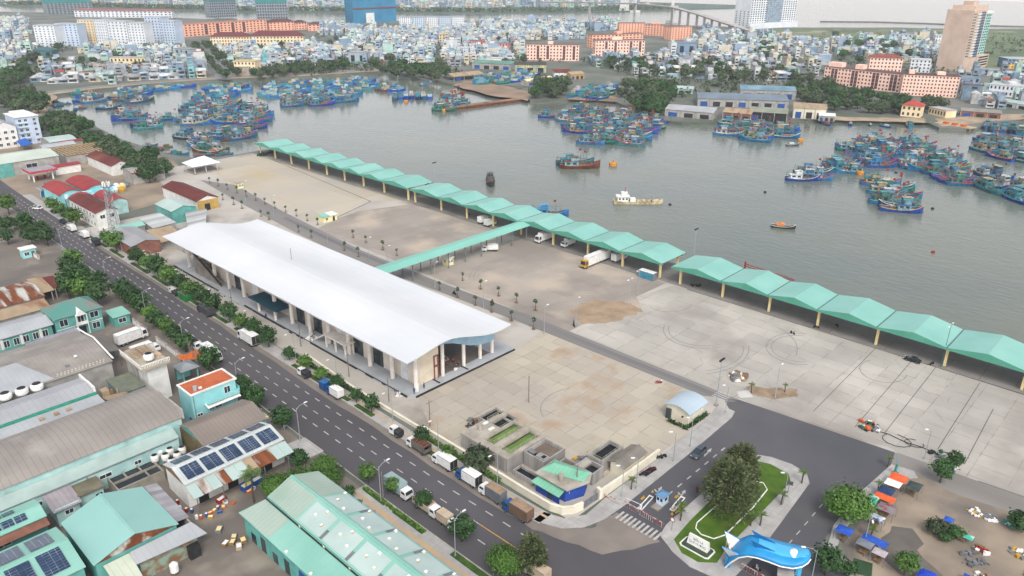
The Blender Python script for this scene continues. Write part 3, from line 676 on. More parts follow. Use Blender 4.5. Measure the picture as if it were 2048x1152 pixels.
# palms
def palm(name, seed, h, n, fl, droop, tr=.16, lean=.3):
    r = random.Random(seed); t = thing(name, 'palm', 'palm tree', (0, 0, -50))
    MB().tube([(0, 0, 0), (lean*.3, 0, h*.5), (lean, 0, h)], tr, 7, tr*.75).build('trunk', bark, t)
    mb = MB()
    for i in range(n):
        a = 2*pi*i/n+r.uniform(-.2, .2); el = r.uniform(.2, 1.1); L_n = fl*r.uniform(.8, 1.1)
        pts = []
        for k in range(7):
            s = k/6; rr = L_n*s*math.cos(el*(1-s*.3)); z = h+L_n*s*math.sin(el)-droop*L_n*s*s
            pts.append(Vector((lean+rr*math.cos(a), rr*math.sin(a), z)))
        side = Vector((-math.sin(a), math.cos(a), 0))
        for k in range(6):
            p, q = pts[k], pts[k+1]
            for s in (-1, 1):
                for u in (0, .5):
                    b0 = p.lerp(q, u); w = fl*.28*math.sin(pi*min(.95, .15+(k+u)/6.3))
                    tip = b0+side*s*w+(q-p)*.9-Vector((0, 0, w*.5)); mb.add([b0, b0.lerp(q, .5)+(q-p)*.15, tip], [(0, 1, 2)])
    mb.build('crown', leafP, t); PROTO.append(t); return t
coco = palm('coconut_palm', 1, 6.5, 16, 3.3, .55, .2, .6)
smallpalm = palm('date_palm', 2, 2.6, 11, 1.5, .5, .16, .1)
place(coco, [(56.2, 123.5)], 'coconut palm with drooping fronds in the factory yard', None, 1, 1.02)
for i, (x, y) in enumerate([(118.9, 48.0), (110.8, 58.6), (122.7, 59.2), (120.3, 46.7), (129, 46.6), (138.6, 46.6), (112, 59.2)]):
    dup(smallpalm, (x, y, .17), i*1.3, 'small propped palm on the gate island', rnd.uniform(.9, 1.1), 'gate island palms')
for x, y in ((146.7, 34), (131.1, 29.8), (157.1, 35.6), (112.1, 71.2), (165.5, 72), (171.8, 66)):
    dup(smallpalm, (x, y, .1), x, 'small ragged palm beside the gate roads', rnd.uniform(.8, 1), 'gate road palms')
# staked saplings in two rows inside the port
sp = thing('sapling', 'sapling', 'sapling', (0, 0, -50))
MB().tube([(0, 0, 0), (.05, 0, 1.6), (-.05, .05, 2.9)], .09, 5, .05).build('trunk', bark, sp)
b = MB()
for a in range(3): b.tube([(.8*math.cos(a*2.1), .8*math.sin(a*2.1), 0), (.05, 0, 1.5)], .045, 4)
b.build('stake', m_wood, sp)
crown(77, .62, 1.5, 2.1, 22, 6, .3).build('crown', leafA, sp)
MB().lathe(0, 0, [(0, .55), (.2, .45), (.22, .1)], 8).build('soil_mound', mat('soil', '8a6f58', '735c49', sc=1), sp)
PROTO.append(sp)
for (x, y) in [(419.5, 366.6), (437, 372.5), (455, 380), (474, 386.6), (492.6, 394), (511.7, 401.5), (530.4, 409), (550, 416.5), (571.5, 424.8), (593, 432.3), (614.6, 442.2), (635.4, 449.7), (706.5, 475.8), (732, 486), (766, 500), (793.7, 511.7), (925.4, 561.3), (961.3, 578.4), (997.2, 592), (1033, 605.7), (1070.7, 621)]:
    p = G(x, y); s = rnd.uniform(.85, 1.15); dup(sp, (p.x, p.y, .06), rnd.random()*6, 'staked sapling beside the worn yards', s, 'saplings along the port road')
for (x, y) in [(446, 399.8), (467.7, 409.8), (484.3, 417.3), (522.5, 433), (538.3, 439.7), (597.2, 464.6), (622.9, 475.4), (689.4, 501.4), (716.8, 513.4), (879.2, 580), (915, 595.5), (951, 610.8), (983.5, 624.5), (1022.8, 641.6), (1067.3, 658.7)]:
    p = G(x, y); s = rnd.uniform(.85, 1.15); dup(sp, (p.x, p.y, .06), rnd.random()*6, 'staked sapling behind the white hall', s, 'saplings along the port road')
# shore and town trees (photo pixel areas turned into ground)
def inside(p, poly):
    x, y = p[0], p[1]; c = False; j = len(poly)-1
    for i in range(len(poly)):
        xi, yi = poly[i][0], poly[i][1]; xj, yj = poly[j][0], poly[j][1]
        if (yi > y) != (yj > y) and x < (xj-xi)*(y-yi)/(yj-yi)+xi: c = not c
        j = i
    return c
def scatter(pxpoly, n, dmin, seed):
    r = random.Random(seed); W = [G(*p) for p in pxpoly]; out = []
    x0 = min(w.x for w in W); x1 = max(w.x for w in W); y0 = min(w.y for w in W); y1 = max(w.y for w in W)
    for _ in range(n*60):
        p = (r.uniform(x0, x1), r.uniform(y0, y1))
        if inside(p, W) and all((p[0]-q[0])**2+(p[1]-q[1])**2 > dmin*dmin for q in out):
            out.append(p)
            if len(out) == n: break
    return out
place(wild, scatter([(70, 250), (105, 232), (150, 245), (205, 283), (190, 300), (130, 290), (75, 268)], 26, 5.5, 1), 'scrubby shore tree along the basin wall', 'shore trees', .9, 1.3)
place(wild, scatter([(205, 300), (225, 295), (320, 330), (340, 358), (318, 372), (262, 352), (225, 322)], 26, 5, 2), 'olive shore tree at the basin corner', 'shore trees', .9, 1.25)
place(wild, scatter([(0, 180), (60, 185), (95, 220), (62, 240), (30, 232), (0, 225)], 16, 8, 3), 'tree behind the tall pale blocks', 'trees at the basin head', 1.1, 1.6)
place(wild, scatter([(5, 175), (15, 160), (60, 118), (75, 118), (60, 150), (32, 180)], 16, 8, 4), 'tree in the left edge green lane', 'trees at the basin head', 1.2, 1.7)
place(town, scatter([(385, 100), (397, 93), (440, 140), (465, 162), (452, 163), (425, 135)], 22, 6, 5), 'median tree on the grey avenue', 'avenue trees', .8, 1.2)
place(town, scatter([(400, 90), (412, 88), (470, 130), (490, 152), (470, 155), (430, 115)], 20, 7, 6), 'tree on the right side of the avenue', 'avenue trees', .9, 1.3)
place(town, scatter([(500, 152), (540, 145), (690, 132), (700, 140), (640, 148), (520, 158)], 30, 8, 7), 'bank tree behind the largest raft', 'far bank trees', 1, 1.5)
place(town, scatter([(740, 130), (830, 125), (900, 140), (890, 165), (800, 158), (755, 148)], 24, 8, 8), 'dark bank tree by the slipway', 'far bank trees', 1.1, 1.7)
place(wild, scatter([(1070, 178), (1100, 168), (1130, 180), (1125, 198), (1068, 200)], 12, 6, 9), 'thick shore tree on the mud spit', 'boatyard trees', 1.2, 1.7)
place(wild, scatter([(1235, 190), (1285, 165), (1345, 175), (1345, 215), (1310, 238), (1275, 225)], 26, 6.5, 10), 'dark tree beside the blue boatyard', 'boatyard trees', 1.1, 1.7)
place(wild, scatter([(1560, 180), (1660, 178), (1720, 195), (1800, 205), (1890, 205), (1900, 225), (1780, 232), (1650, 220), (1600, 205)], 44, 7, 11), 'dark tree before the big pink block', 'trees by the pink block', 1.0, 1.5)
place(town, scatter([(1180, 135), (1330, 120), (1470, 135), (1640, 165), (1600, 175), (1420, 165), (1280, 150)], 44, 9, 12), 'tree below the twin pink blocks', 'trees under the pink blocks', 1.1, 1.7)
place(town, scatter([(1400, 85), (1500, 78), (1640, 95), (1640, 140), (1480, 120)], 26, 12, 13), 'tree under the bridge ramp', 'trees under the bridge', 1.1, 1.6)
place(town, scatter([(1650, 75), (1900, 85), (1920, 130), (1850, 150), (1650, 120)], 30, 12, 14), 'tree on open ground near the tower', 'trees near the tower', 1, 1.6)
place(town, scatter([(10, 100), (360, 95), (380, 140), (60, 160)], 26, 14, 15), 'tree below the white slabs', 'trees among the houses', .9, 1.4)
place(town, scatter([(480, 85), (1040, 62), (1050, 130), (700, 125), (500, 140)], 40, 16, 16), 'tree among the crowded houses', 'trees among the houses', .9, 1.4)
for t_ in PROTO: hide_proto(t_)
# ---------------------------------------------------------------- vehicles
chrome = mat('chassis_grey', '3a3a3d', '2c2c2f', sc=2)
def wheels(t, xs, hw, r=.45, w=.28):
    for x in xs:
        for s in (-1, 1):
            rings = []
            for yy in (s*hw-w/2, s*hw+w/2): rings.append([(x+r*math.cos(2*pi*k/10), yy, r+r*math.sin(2*pi*k/10)) for k in range(10)])
            o = MB().loft(rings).build('wheel', m_tyre, t)
            rr = r*.55; yo = s*hw+s*(w/2+.01)
            MB().poly([(x+rr*math.cos(2*pi*k/8), yo, r+rr*math.sin(2*pi*k/8)) for k in range(8)]).build('rim', m_grey, o)
def cabmesh(L0, W, Hc, m, t, base=.5):
    'cab-over cab: front at +x, raked screen'
    x1 = L0; x0 = L0-1.75; y = W/2
    P = [(x0, base), (x1, base), (x1+.05, base+.95), (x1-.28, Hc-.05), (x1-.5, Hc), (x0, Hc)]
    mb = MB(); n = len(P)
    for s in (-1, 1): mb.add([(px, s*(y-(.08 if pz > base+1.2 else 0)), pz) for px, pz in P], [tuple(range(n)) if s > 0 else tuple(range(n-1, -1, -1))])
    for i in range(n):
        j = (i+1) % n
        mb.add([(P[i][0], -y+(.08 if P[i][1] > base+1.2 else 0), P[i][1]), (P[j][0], -y+(.08 if P[j][1] > base+1.2 else 0), P[j][1]), (P[j][0], y-(.08 if P[j][1] > base+1.2 else 0), P[j][1]), (P[i][0], y-(.08 if P[i][1] > base+1.2 else 0), P[i][1])], [(0, 1, 2, 3)])
    c = mb.build('cab', m, t)
    a, b_ = P[2], P[3]
    f = lambda u, yy: (a[0]+(b_[0]-a[0])*u+.03, yy, a[1]+(b_[1]-a[1])*u+.01)
    MB().quad(f(.05, -y+.14), f(.05, y-.14), f(.92, y-.2), f(.92, -y+.2)).build('windscreen', m_glass, c)
    for s in (-1, 1):
        MB().quad((x0+.35, s*(y+.01), base+1.05), (x1-.2, s*(y+.01), base+1.05), (x1-.42, s*(y-.04), Hc-.2), (x0+.35, s*(y-.04), Hc-.2)).build('side_window', m_glass, c)
    for s in (-1, 1): MB().box(x1+.01, s*(y-.35)-.17, base+.25, x1+.08, s*(y-.35)+.17, base+.5).build('headlight', m_white, c)
    MB().box(x1-.02, -y+.05, base-.12, x1+.14, y-.05, base+.14).build('bumper', chrome, c)
def truck(label, x, y, rz, cab, box, L=6.2, W=2.1, Hb=3.0, kind='box', roofm=None, cat='truck', name='box_truck', z=.05, opened=False):
    t = thing(name, label, cat, (x, y, z), rz)
    MB().box(-L/2, -.45, .5, L/2-.3, .45, .72).build('chassis', chrome, t)
    cabmesh(L/2, W*.95, 2.25 if L < 7.5 else 2.9, cab, t)
    wheels(t, (L/2-.85, -L/2+1.1) if L < 7.5 else (L/2-.95, -L/2+2.4, -L/2+1.2), W/2-.2, .42 if L < 7.5 else .5)
    xb0, xb1, y2 = -L/2, L/2-1.9, W/2
    if kind == 'box':
        o = MB().box(xb0, -y2, .8, xb1, y2, Hb).build('cargo_box', box, t)
        MB().box(xb0+.05, -y2+.05, Hb, xb1-.05, y2-.05, Hb+.05).build('box_roof', roofm or box, o)
        for yy in (-y2+.04, .04):
            dx = -.02 if not opened else -.02
            MB().box(xb0-.05, yy, .9, xb0-.005, yy+y2-.08, Hb-.1).build('rear_door', box if not opened else m_black, o)
        for s in (-1, 1):
            for zz in (.8, Hb-.08): MB().box(xb0, s*(y2+.01)-.02, zz, xb1, s*(y2+.01)+.02, zz+.08).build('edge_rail', m_grey, o)
    else:
        b = MB().box(xb0, -y2, .8, xb1, y2, .92)
        o = b.build('flatbed', chrome, t)
        for s in (-1, 1): MB().box(xb0, s*y2-.04, .92, xb1, s*y2+.04, Hb-.3).build('side_panel', box, t)
        MB().box(xb1-.08, -y2+.05, .92, xb1, y2-.05, Hb-.2).build('front_panel', box, t)
        MB().box(xb0, -y2+.05, .92, xb0+.08, y2-.05, 1.8).build('tailgate', box, t)
        b = MB(); r = random.Random(int(x*10))
        if roofm: b.box(xb0+.1, -y2+.06, Hb-.55, xb1-.1, y2-.06, Hb-.4); b.build('load', roofm, t)
        for i in range(5): MB().tube([(xb0+.2+i*(xb1-xb0-.4)/4, -y2, Hb-.3), (xb0+.2+i*(xb1-xb0-.4)/4, 0, Hb-.1), (xb0+.2+i*(xb1-xb0-.4)/4, y2, Hb-.3)], .03, 4).build('hoop', m_grey, t)
    return t
def car(label, x, y, rz, col, suv=False, z=.05, name='parked_car', cat='car'):
    t = thing(name, label, cat, (x, y, z), rz)
    L, W, h1, h2 = (4.7, 1.85, .95, 1.75) if suv else (4.4, 1.75, .85, 1.42)
    S_ = [(-L/2, .35, .72, W/2-.12), (-L/2+.12, .3, h1, W/2-.03), (-L*.2, .28, h1+.02, W/2), (L*.2, .28, h1, W/2), (L/2-.35, .3, h1-.12, W/2-.04), (L/2, .38, .62, W/2-.2)]
    rings = [[(x_, -w, zb), (x_, w, zb), (x_, w, zb+(zt-zb)*.6), (x_, w*.9, zt), (x_, -w*.9, zt), (x_, -w, zb+(zt-zb)*.6)] for x_, zb, zt, w in S_]
    bd = MB().loft(rings).build('body', col, t, False)
    C_ = [(-L*.46 if suv else -L*.36, h1, h1, W/2-.12), (-L*.36 if suv else -L*.2, h1, h2, W/2-.26), (L*.05, h1, h2, W/2-.26), (L*.27, h1, h1, W/2-.12)]
    cr = [[(x_, -w, z0), (x_, w, z0), (x_, w, z1), (x_, -w, z1)] for x_, z0, z1, w in [(a, h1-.02, b_+.005, w) for a, _, b_, w in C_]]
    g = MB().loft(cr).build('cabin_glass', m_glass, t)
    MB().quad((C_[1][0], -C_[1][3]+.02, h2+.012), (C_[2][0], -C_[2][3]+.02, h2+.012), (C_[2][0], C_[2][3]-.02, h2+.012), (C_[1][0], C_[1][3]-.02, h2+.012)).build('roof', col, t)
    for s in (-1, 1):
        for px in (C_[1][0], -L*.06, C_[2][0]): MB().tube([(px, s*(W/2-.12), h1), (px, s*(W/2-.255), h2)], .045, 4).build('pillar', col, t)
        MB().box(L/2-.2, s*W*.34-.17, .55, L/2-.05, s*W*.34+.17, .7).build('headlight', m_white, bd)
        MB().box(-L/2-.01, s*W*.36-.14, .6, -L/2+.05, s*W*.36+.14, .78).build('tail_light', m_red, bd)
    wheels(t, (L*.3, -L*.3), W/2-.12, .33, .22)
    return t
UP, DN = pi/2, -pi/2
vw = mat('truck_white', 'e9e9e7', 'd6d6d4', sc=1, rough=.4, k=.95); vt_ = mat('truck_tan', 'b59a80', '9c836b', sc=.8); vg_ = mat('truck_grey', '7f868d', '6d747b', sc=.8, seam=('x', .5, .1)); vb = mat('truck_blue', '2a66a8', '1f4f86', sc=1, rough=.4)
vbr = mat('rust_load', '7a4a35', '5f382a', sc=2); vgr = mat('skip_green', '2f9a4d', '257c3d', sc=1); vdk = mat('dark_cover', '3f4347', '33363a', sc=1); vy = mat('cab_yellow', 'e0a92a', 'c89422', sc=1, rough=.4); vbeige = mat('box_beige', 'd9c6ac', 'c7b39a', sc=.6)
vbrn = mat('container_brown', '8a6f5c', '77604f', sc=.6, seam=('x', .4, .1))
truck('tan topped brown container truck with a blue cab by the corner pavement', 90.0, 82.6, UP, vb, vbrn, 6.6, 2.2, 3.1, roofm=vt_)
truck('grey box truck with tan roof and white cab, second in the kerb queue', 90.4, 90.0, UP, vw, vg_, 6.2, 2.1, 3.0, roofm=vt_)
truck('white box truck with dark blue cab in the kerb queue', 90.6, 97.2, UP, vb, vw, 6.0, 2.1, 3.1, opened=True)
truck('white box truck with white cab in the kerb queue', 90.8, 105.0, UP, vw, vw, 6.0, 2.1, 3.0, opened=True)
truck('open brown topped stake truck with white cab at the head of the queue', 90.9, 113.6, UP, vw, mat('stake_side', '7d7a72', '6b6660', sc=.6), 6.4, 2.1, 2.9, kind='stake', roofm=vbr)
truck('small white van with dark canvas top parked alone at the kerb', 91.0, 121.6, UP, vw, vdk, 3.6, 1.6, 2.0, name='small_truck', roofm=vdk)
truck('small white lorry with grey box behind a parked blue car', 91.4, 146.5, UP, vb, vw, 5.4, 2.0, 2.8)
truck('small white van with black canvas near the hall pavement', 91.6, 160.5, UP, vw, vdk, 4.2, 1.7, 2.1, name='small_truck', roofm=vdk)
truck('large white lorry with a red mark on its box side', 91.6, 189.0, UP, vw, vw, 8.4, 2.4, 3.5, opened=True)
lm = MB().quad((-1.2, 1.215, 1.6), (.6, 1.215, 1.6), (.9, 1.215, 2.5), (-.6, 1.215, 2.5)); 
truck('dark grey covered lorry beside the street trees', 92.2, 216.0, UP, vdk, mat('dark_box', '55565a', '47484c', sc=.8), 7.2, 2.2, 3.0)
truck('open lorry with a white cab in front of the green skip', 92.6, 237.5, UP, vw, vdk, 5.2, 2.1, 1.7, kind='stake')
t = thing('skip_container', 'large green steel skip with grey lid at the kerb', 'skip', (92.9, 231.2, .05), UP)
MB().add([(-2.4, -1.15, .3), (2.4, -1.15, .3), (2.4, 1.15, .3), (-2.4, 1.15, .3), (-2.7, -1.2, 2.4), (2.7, -1.2, 2.4), (2.7, 1.2, 2.4), (-2.7, 1.2, 2.4)], [(3, 2, 1, 0), (0, 1, 5, 4), (1, 2, 6, 5), (2, 3, 7, 6), (3, 0, 4, 7)]).build('body', vgr, t)
MB().box(-2.6, -1.1, 2.3, 2.6, 1.1, 2.42).build('lid', mat('grey_tarp', '8e9a97', '7c8885', sc=1), t)
for u in (-1.8, -.6, .6, 1.8):
    for s in (-1, 1): MB().box(u-.08, s*1.2-.05, .35, u+.08, s*1.2+.05, 2.35).build('rib', vgr, t)
for k, (y, c_, l) in enumerate(((330, vw, 'white van parked under the trees at the far kerb'), (306, vw, 'white pickup at the far kerb near the grey hall'), (318, vw, 'white lorry at the far kerb near the lattice tower'))):
    truck(l, 92.6+k*.3, y, UP, c_, vw if k != 1 else vdk, 5.6, 2.1, 2.7)
truck('grey covered lorry half hidden under a small round tree', 78.3, 105.0, DN, vw, mat('pale_canvas', 'a8c0bf', '97afae', sc=.6), 7.0, 2.2, 3.0)
truck('white cabbed lorry under the blossoming tree', 78.6, 96.5, DN, vw, vbeige, 6.6, 2.1, 2.6, kind='stake')
truck('small beige box van on the factory side kerb', 78.5, 90.2, DN, vw, vbeige, 5.0, 1.9, 2.6, name='box_van', cat='van')
truck('beige topped lorry cut by the bottom edge of the picture', 80.2, 69.3, UP, vw, vbeige, 5.8, 2.1, 2.9)
truck('white box lorry parked outside the palm lined yard wall', 79.8, 187.5, DN, vw, vw, 8.0, 2.4, 3.4)
truck('white tipper lorry behind the box lorry', 79.4, 197, DN, vw, vdk, 6.2, 2.2, 2.4, kind='stake')
truck('white box lorry inside the turquoise villa yard', 68.8, 213.2, .1, vw, vw, 8.6, 2.4, 3.6)
truck('white refrigerated box lorry beside the white water tower', 68.2, 202.5, .05, vw, vw, 7.4, 2.3, 3.4)
truck('yellow cabbed articulated lorry with long white trailer under the quay canopy', 210.8, 156.8, pi, vy, vw, 14.5, 2.5, 4.0, name='semi_truck', cat='lorry')
truck('white lorry backed under the canopy beside the yellow cabbed lorry', 219.5, 152.5, 0, vw, vw, 7.0, 2.3, 3.3)
truck('white reefer lorry nosing out beneath the middle canopy', 217.0, 186.5, pi, vw, vw, 9.5, 2.4, 3.7)
truck('small white lorry under the middle canopy beside the reefer', 218.6, 176, pi, vw, vw, 6.4, 2.2, 3.1)
truck('white box lorry by the canopy column beyond the walkway', 216.3, 219.6, 0, vw, vw, 6, 2.2, 3.1)
truck('pale box lorry pair mate beyond the walkway', 215.2, 215.0, 0, vw, mat('pale_box', 'cfd6d2', 'bcc4c0', sc=.8, k=.95), 5.4, 2.2, 3.0)
truck('white canvas lorry parked beside the covered walkway', 193.5, 193.4, 2.4, vw, vw, 6.0, 2.1, 2.8)
car('black car parked on the pale apron beside the near canopy', 212.2, 48.2, UP, mat('car_black', '26292d', '1f2226', sc=1, rough=.25))
car('grey off roader driving out along the gate road', 132.6, 67.6, pi+.03, mat('car_grey', '5f6670', '525963', sc=1, rough=.3), True)
car('black car outside the orange roofed building', 72.8, 153.2, .3, mat('car_black', '26292d'))
vsilver = mat('car_silver', 'd3d8dc', 'c2c7cb', sc=1, rough=.3, k=.95)
car('silver car parked behind the street trees by the villa', 79.0, 219.3, DN, vsilver)
car('white car in the parked row by the villa', 80.2, 228.2, DN, vsilver)
car('white minibus in the parked row by the villa', 80.2, 233.6, DN, vw, True)
car('white pickup car in the parked row by the workshops', 80.6, 239.5, DN, vw, True)
car('white car at the junction near the blue fish gate', 93.0, 372, 2.2, vw)
car('dark car under the trees near the blue fish gate', 96.0, 361, DN, mat('car_black', '26292d'))
car('dark blue car parked at the far kerb', 93.8, 344, UP, mat('car_navy', '34405a', '2c374e', sc=1, rough=.3), True)
t = thing('box_container', 'blue patterned container standing under the canopy end', 'container', (212.2, 135.2, .05), UP)
MB().box(-3, -1.2, .1, 3, 1.2, 2.6).build('body', mat('container_teal', '5aa3b8', '3f86a6', sc=.9, detail=6), t)
MB().box(-3, -1.23, 2.6, 3, 1.23, 2.68).build('roof', vw, t); MB().box(-3.05, -1.1, .2, -3.0, 1.1, 2.5).build('door', m_grey, t)
t = thing('blue_cargo_box', 'small blue box body standing by the kerb behind the white lorry', 'container', (91.7, 151.2, .1), UP)
MB().box(-1.1, -1, .2, 1.1, 1, 2.2).build('body', vb, t); MB().box(-1.13, -1.03, 2.2, 1.13, 1.03, 2.3).build('lid', mat('lid_blue', '3c7fc0', '2e6aa6', sc=1), t)
# people and motorbikes
skin = mat('skin', 'c49a7c', 'b0866a', sc=3)
def person(label, x, y, rz, shirt, trousers, z=.06, ride=False):
    t = thing('person', label, 'person', (x, y, z), rz)
    me = bpy.data.meshes.new('body'); hz_ = .95 if not ride else .82
    V = [(0, 0, hz_), (0, 0, 1.18), (0, 0, 1.42), (0, 0, 1.55), (.02, 0, 1.70), (0, .2, 1.4), (.05 if not ride else .22, .26, 1.14), (.12 if not ride else .5, .24, .92 if not ride else 1.05), (0, -.2, 1.4), (.05 if not ride else .22, -.26, 1.14), (.14 if not ride else .5, -.24, .92 if not ride else 1.05),
         (0, .1, hz_-.06), (.12 if not ride else .42, .12, .5 if not ride else .78), (-.05 if not ride else .3, .12, .06 if not ride else .32), (0, -.1, hz_-.06), (-.06 if not ride else .42, -.12, .5 if not ride else .78), (-.2 if not ride else .3, -.12, .06 if not ride else .32)]
    if ride: V = [(a, b_, c-.1 if c < 1.2 else c-.14) for a, b_, c in V]
    Ed = [(0, 1), (1, 2), (2, 3), (3, 4), (2, 5), (5, 6), (6, 7), (2, 8), (8, 9), (9, 10), (0, 11), (11, 12), (12, 13), (0, 14), (14, 15), (15, 16)]
    me.from_pydata(V, Ed, []); o = bpy.data.objects.new('body', me); COL.objects.link(o); o.parent = t
    sk = o.modifiers.new('skin', 'SKIN')
    rad = [.16, .15, .17, .06, .11, .08, .055, .045, .08, .055, .045, .1, .075, .055, .1, .075, .055]
    for i, r in enumerate(rad): me.skin_vertices[0].data[i].radius = (r, r*(1.15 if i < 3 else 1))
    me.skin_vertices[0].data[0].use_root = True
    o.modifiers.new('sub', 'SUBSURF').levels = 1
    me.materials.append(shirt)
    MB().lathe(0, 0, [(hz_-.3, .19), (hz_+.02, .2), (hz_+.08, .17)], 8).build('trousers', trousers, t) if not ride else None
    MB().lathe(.02, 0, [(1.66-(.14 if ride else 0), .125), (1.76-(.14 if ride else 0), .12), (1.84-(.14 if ride else 0), .05)], 8).build('hat', m_blue if shirt is not vb else m_wood, t)
    return t
def motorbike(label, x, y, rz, col, z=.06):
    t = thing('motorbike', label, 'motorbike', (x, y, z), rz)
    for u in (-.62, .62):
        rg = []
        for yy in (-.06, .06): rg.append([(u+.29*math.cos(2*pi*k/10), yy, .29+.29*math.sin(2*pi*k/10)) for k in range(10)])
        MB().loft(rg).build('wheel', m_tyre, t)
    MB().loft([[(-.75, -.1, .55), (-.75, .1, .55), (-.75, .1, .75), (-.75, -.1, .75)], [(-.1, -.16, .3), (-.1, .16, .3), (-.1, .16, .72), (-.1, -.16, .72)], [(.25, -.12, .35), (.25, .12, .35), (.25, .12, .6), (.25, -.12, .6)], [(.55, -.14, .5), (.55, .14, .5), (.45, .14, .95), (.45, -.14, .95)]]).build('body', col, t)
    MB().box(-.7, -.13, .74, .02, .13, .84).build('seat', m_black, t); MB().tube([(.42, -.33, 1.0), (.46, 0, .98), (.42, .33, 1.0)], .025, 5).build('handlebar', m_black, t)
    return t
m_navy = mat('navy_cloth', '2c3550', '242c44', sc=2); m_shirt = mat('white_cloth', 'd8d8da', 'c6c6c9', sc=2); m_dkcl = mat('dark_cloth', '3a3a40', '2e2e34', sc=2)
person('worker in blue standing at the near corner of the hall platform', 105.2, 132.2, 1, vb, m_navy, .72)
person('person in dark clothes on the platform behind the worker in blue', 108.6, 132.4, 2, m_dkcl, m_dkcl, .72)
person('person in dark clothes walking past the teal canopy steps', 103.2, 199.5, 1, m_dkcl, m_dkcl, .1)
motorbike('motorbike ridden across the pale apron toward the canopy', 205.5, 79.5, -1.9, m_black); person('rider in white on the motorbike crossing the pale apron', 205.45, 79.6, -1.9, m_shirt, m_dkcl, .06, True)
motorbike('motorbike ridden along the port road', 159.4, 158.4, DN, m_red); person('rider in dark clothes on the port road motorbike', 159.4, 158.5, DN, m_dkcl, m_dkcl, .07, True)
motorbike('motorbike standing at the corner of the brown yard', 164.3, 128.9, 1, m_black); person('person standing by the motorbike at the brown yard corner', 165.2, 129.7, 2, m_navy, m_dkcl)
motorbike('motorbike on the port road nearer the walkway', 155.8, 172.4, UP, m_black); person('rider on the port road motorbike nearer the walkway', 155.8, 172.3, UP, m_navy, m_dkcl, .07, True)
motorbike('red motorbike parked by the gate island pavement', 121.4, 61.3, .6, m_red, .05)
motorbike('dark motorbike passing beneath the blue fish gate', 108.6, 41.6, -1.0, m_black); person('rider in white passing beneath the blue fish gate', 108.6, 41.6, -1.0, m_shirt, m_navy, .05, True)
for i, (x, y) in enumerate(((149.8, 81.6), (150.6, 80.9), (151.9, 78.6), (152.6, 77.9))): motorbike('motorbike parked behind the arched roof office', x, y, 2.5, (m_black, m_red)[i % 2])
for i in range(6): motorbike('motorbike parked outside the grey roofed house wall', 117.6+i*.62, 72.0-.05*i, 2.2, (m_black, m_navy, m_red)[i % 3], .17)
for x, y in ((125.2, 73.0), (126.2, 72.7)): motorbike('motorbike parked alone on the gate pavement', x, y, 2.4, m_black, .17)
for i, (x, y) in enumerate(((73.5, 189.5), (74, 190.8), (73.3, 192), (73.8, 193.2), (72.6, 176.5), (73.2, 175.4), (70.2, 174.2))): motorbike('motorbike parked under the poles by the water tower', x, y, .3+i*.4, (m_black, m_navy, m_red)[i % 3], .06)
for i, (x, y) in enumerate(((216.5, 120.2), (217.3, 119.3), (218.2, 118.2), (219.5, 72.0), (214.2, 76.1), (213.8, 43.6), (226, 100), (219, 232), (220, 206))): motorbike('motorbike left beneath the quay canopy', x, y, 1+i, m_black, .08)
# lamps and poles
def lamp(label, x, y, h, arm, ang, z=.1, double=False, name='street_lamp', col=None):
    t = thing(name, label, 'street lamp', (x, y, z), ang)
    MB().tube([(0, 0, 0), (0, 0, h)], .11, 6, .06).build('pole', col or m_lampm, t)
    for s in ((1, -1) if double else (1,)):
        MB().tube([(0, 0, h-.4), (s*arm*.4, 0, h+.25), (s*arm, 0, h+.45)], .05, 5).build('arm', col or m_lampm, t)
        MB().box(min(s*arm, s*(arm+.75)), -.16, h+.4, max(s*arm, s*(arm+.75)), .16, h+.52).build('lamp_head', m_white, t)
    MB().cyl(0, 0, 0, .5, .2, .16, 6).build('base', col or m_lampm, t)
m_lampm = mat('galvanised', 'b4bcc0', 'a2aaae', sc=1.5, rough=.4)
for y in (92, 110.4, 127, 150, 170, 192, 214, 237, 262, 290, 322, 352): lamp('tall street lamp on the hall side pavement', lane(y)[1]+2.9, y, 8.0, 1.8, pi)
for y in (83, 105.2, 135.7, 165, 197.5, 226, 262, 307.8, 345): lamp('tall street lamp on the factory side pavement', lane(y)[0]-1.2, y, 8.6, 2.0, 0)
for x, y in ((155.2, 181.2), (154.8, 157.8), (154.4, 132.1), (165.1, 128.9), (154.9, 217.1), (155.4, 244), (159.5, 290), (163, 320), (167.7, 66.6), (154, 205)): lamp('slim lamp post beside the port road', x, y, 8.5, .9, 0, double=False)
for x, y in ((134, 70.6), (152.4, 72.0), (126.5, 70.2), (113.0, 70.6), (108.8, 71.2), (129.5, 46.4), (165.8, 30.8)): lamp('grey lamp post beside the gate road', x, y, 7.2, .8, 2.4, .17)
lamp('white curved lamp beside the blue fish gate', 112.6, 33.2, 7.2, 2.0, 2.2); lamp('white lamp leaning out of the large round tree', 128.6, 30.0, 7, 2.0, 3.6)
lamp('tall lamp post at the near canopy edge', 214.4, 41.5, 12, 1.2, 0, double=True, col=mat('teal_steel', '3f7f7c', '357270', sc=1))
for x, y, l in ((188.6, 126.3, 'sand patch'), (197, 128.7, 'short pale apron joint')): lamp('thin lamp post beside the '+l, x, y, 8.5, .7, 0, double=True)
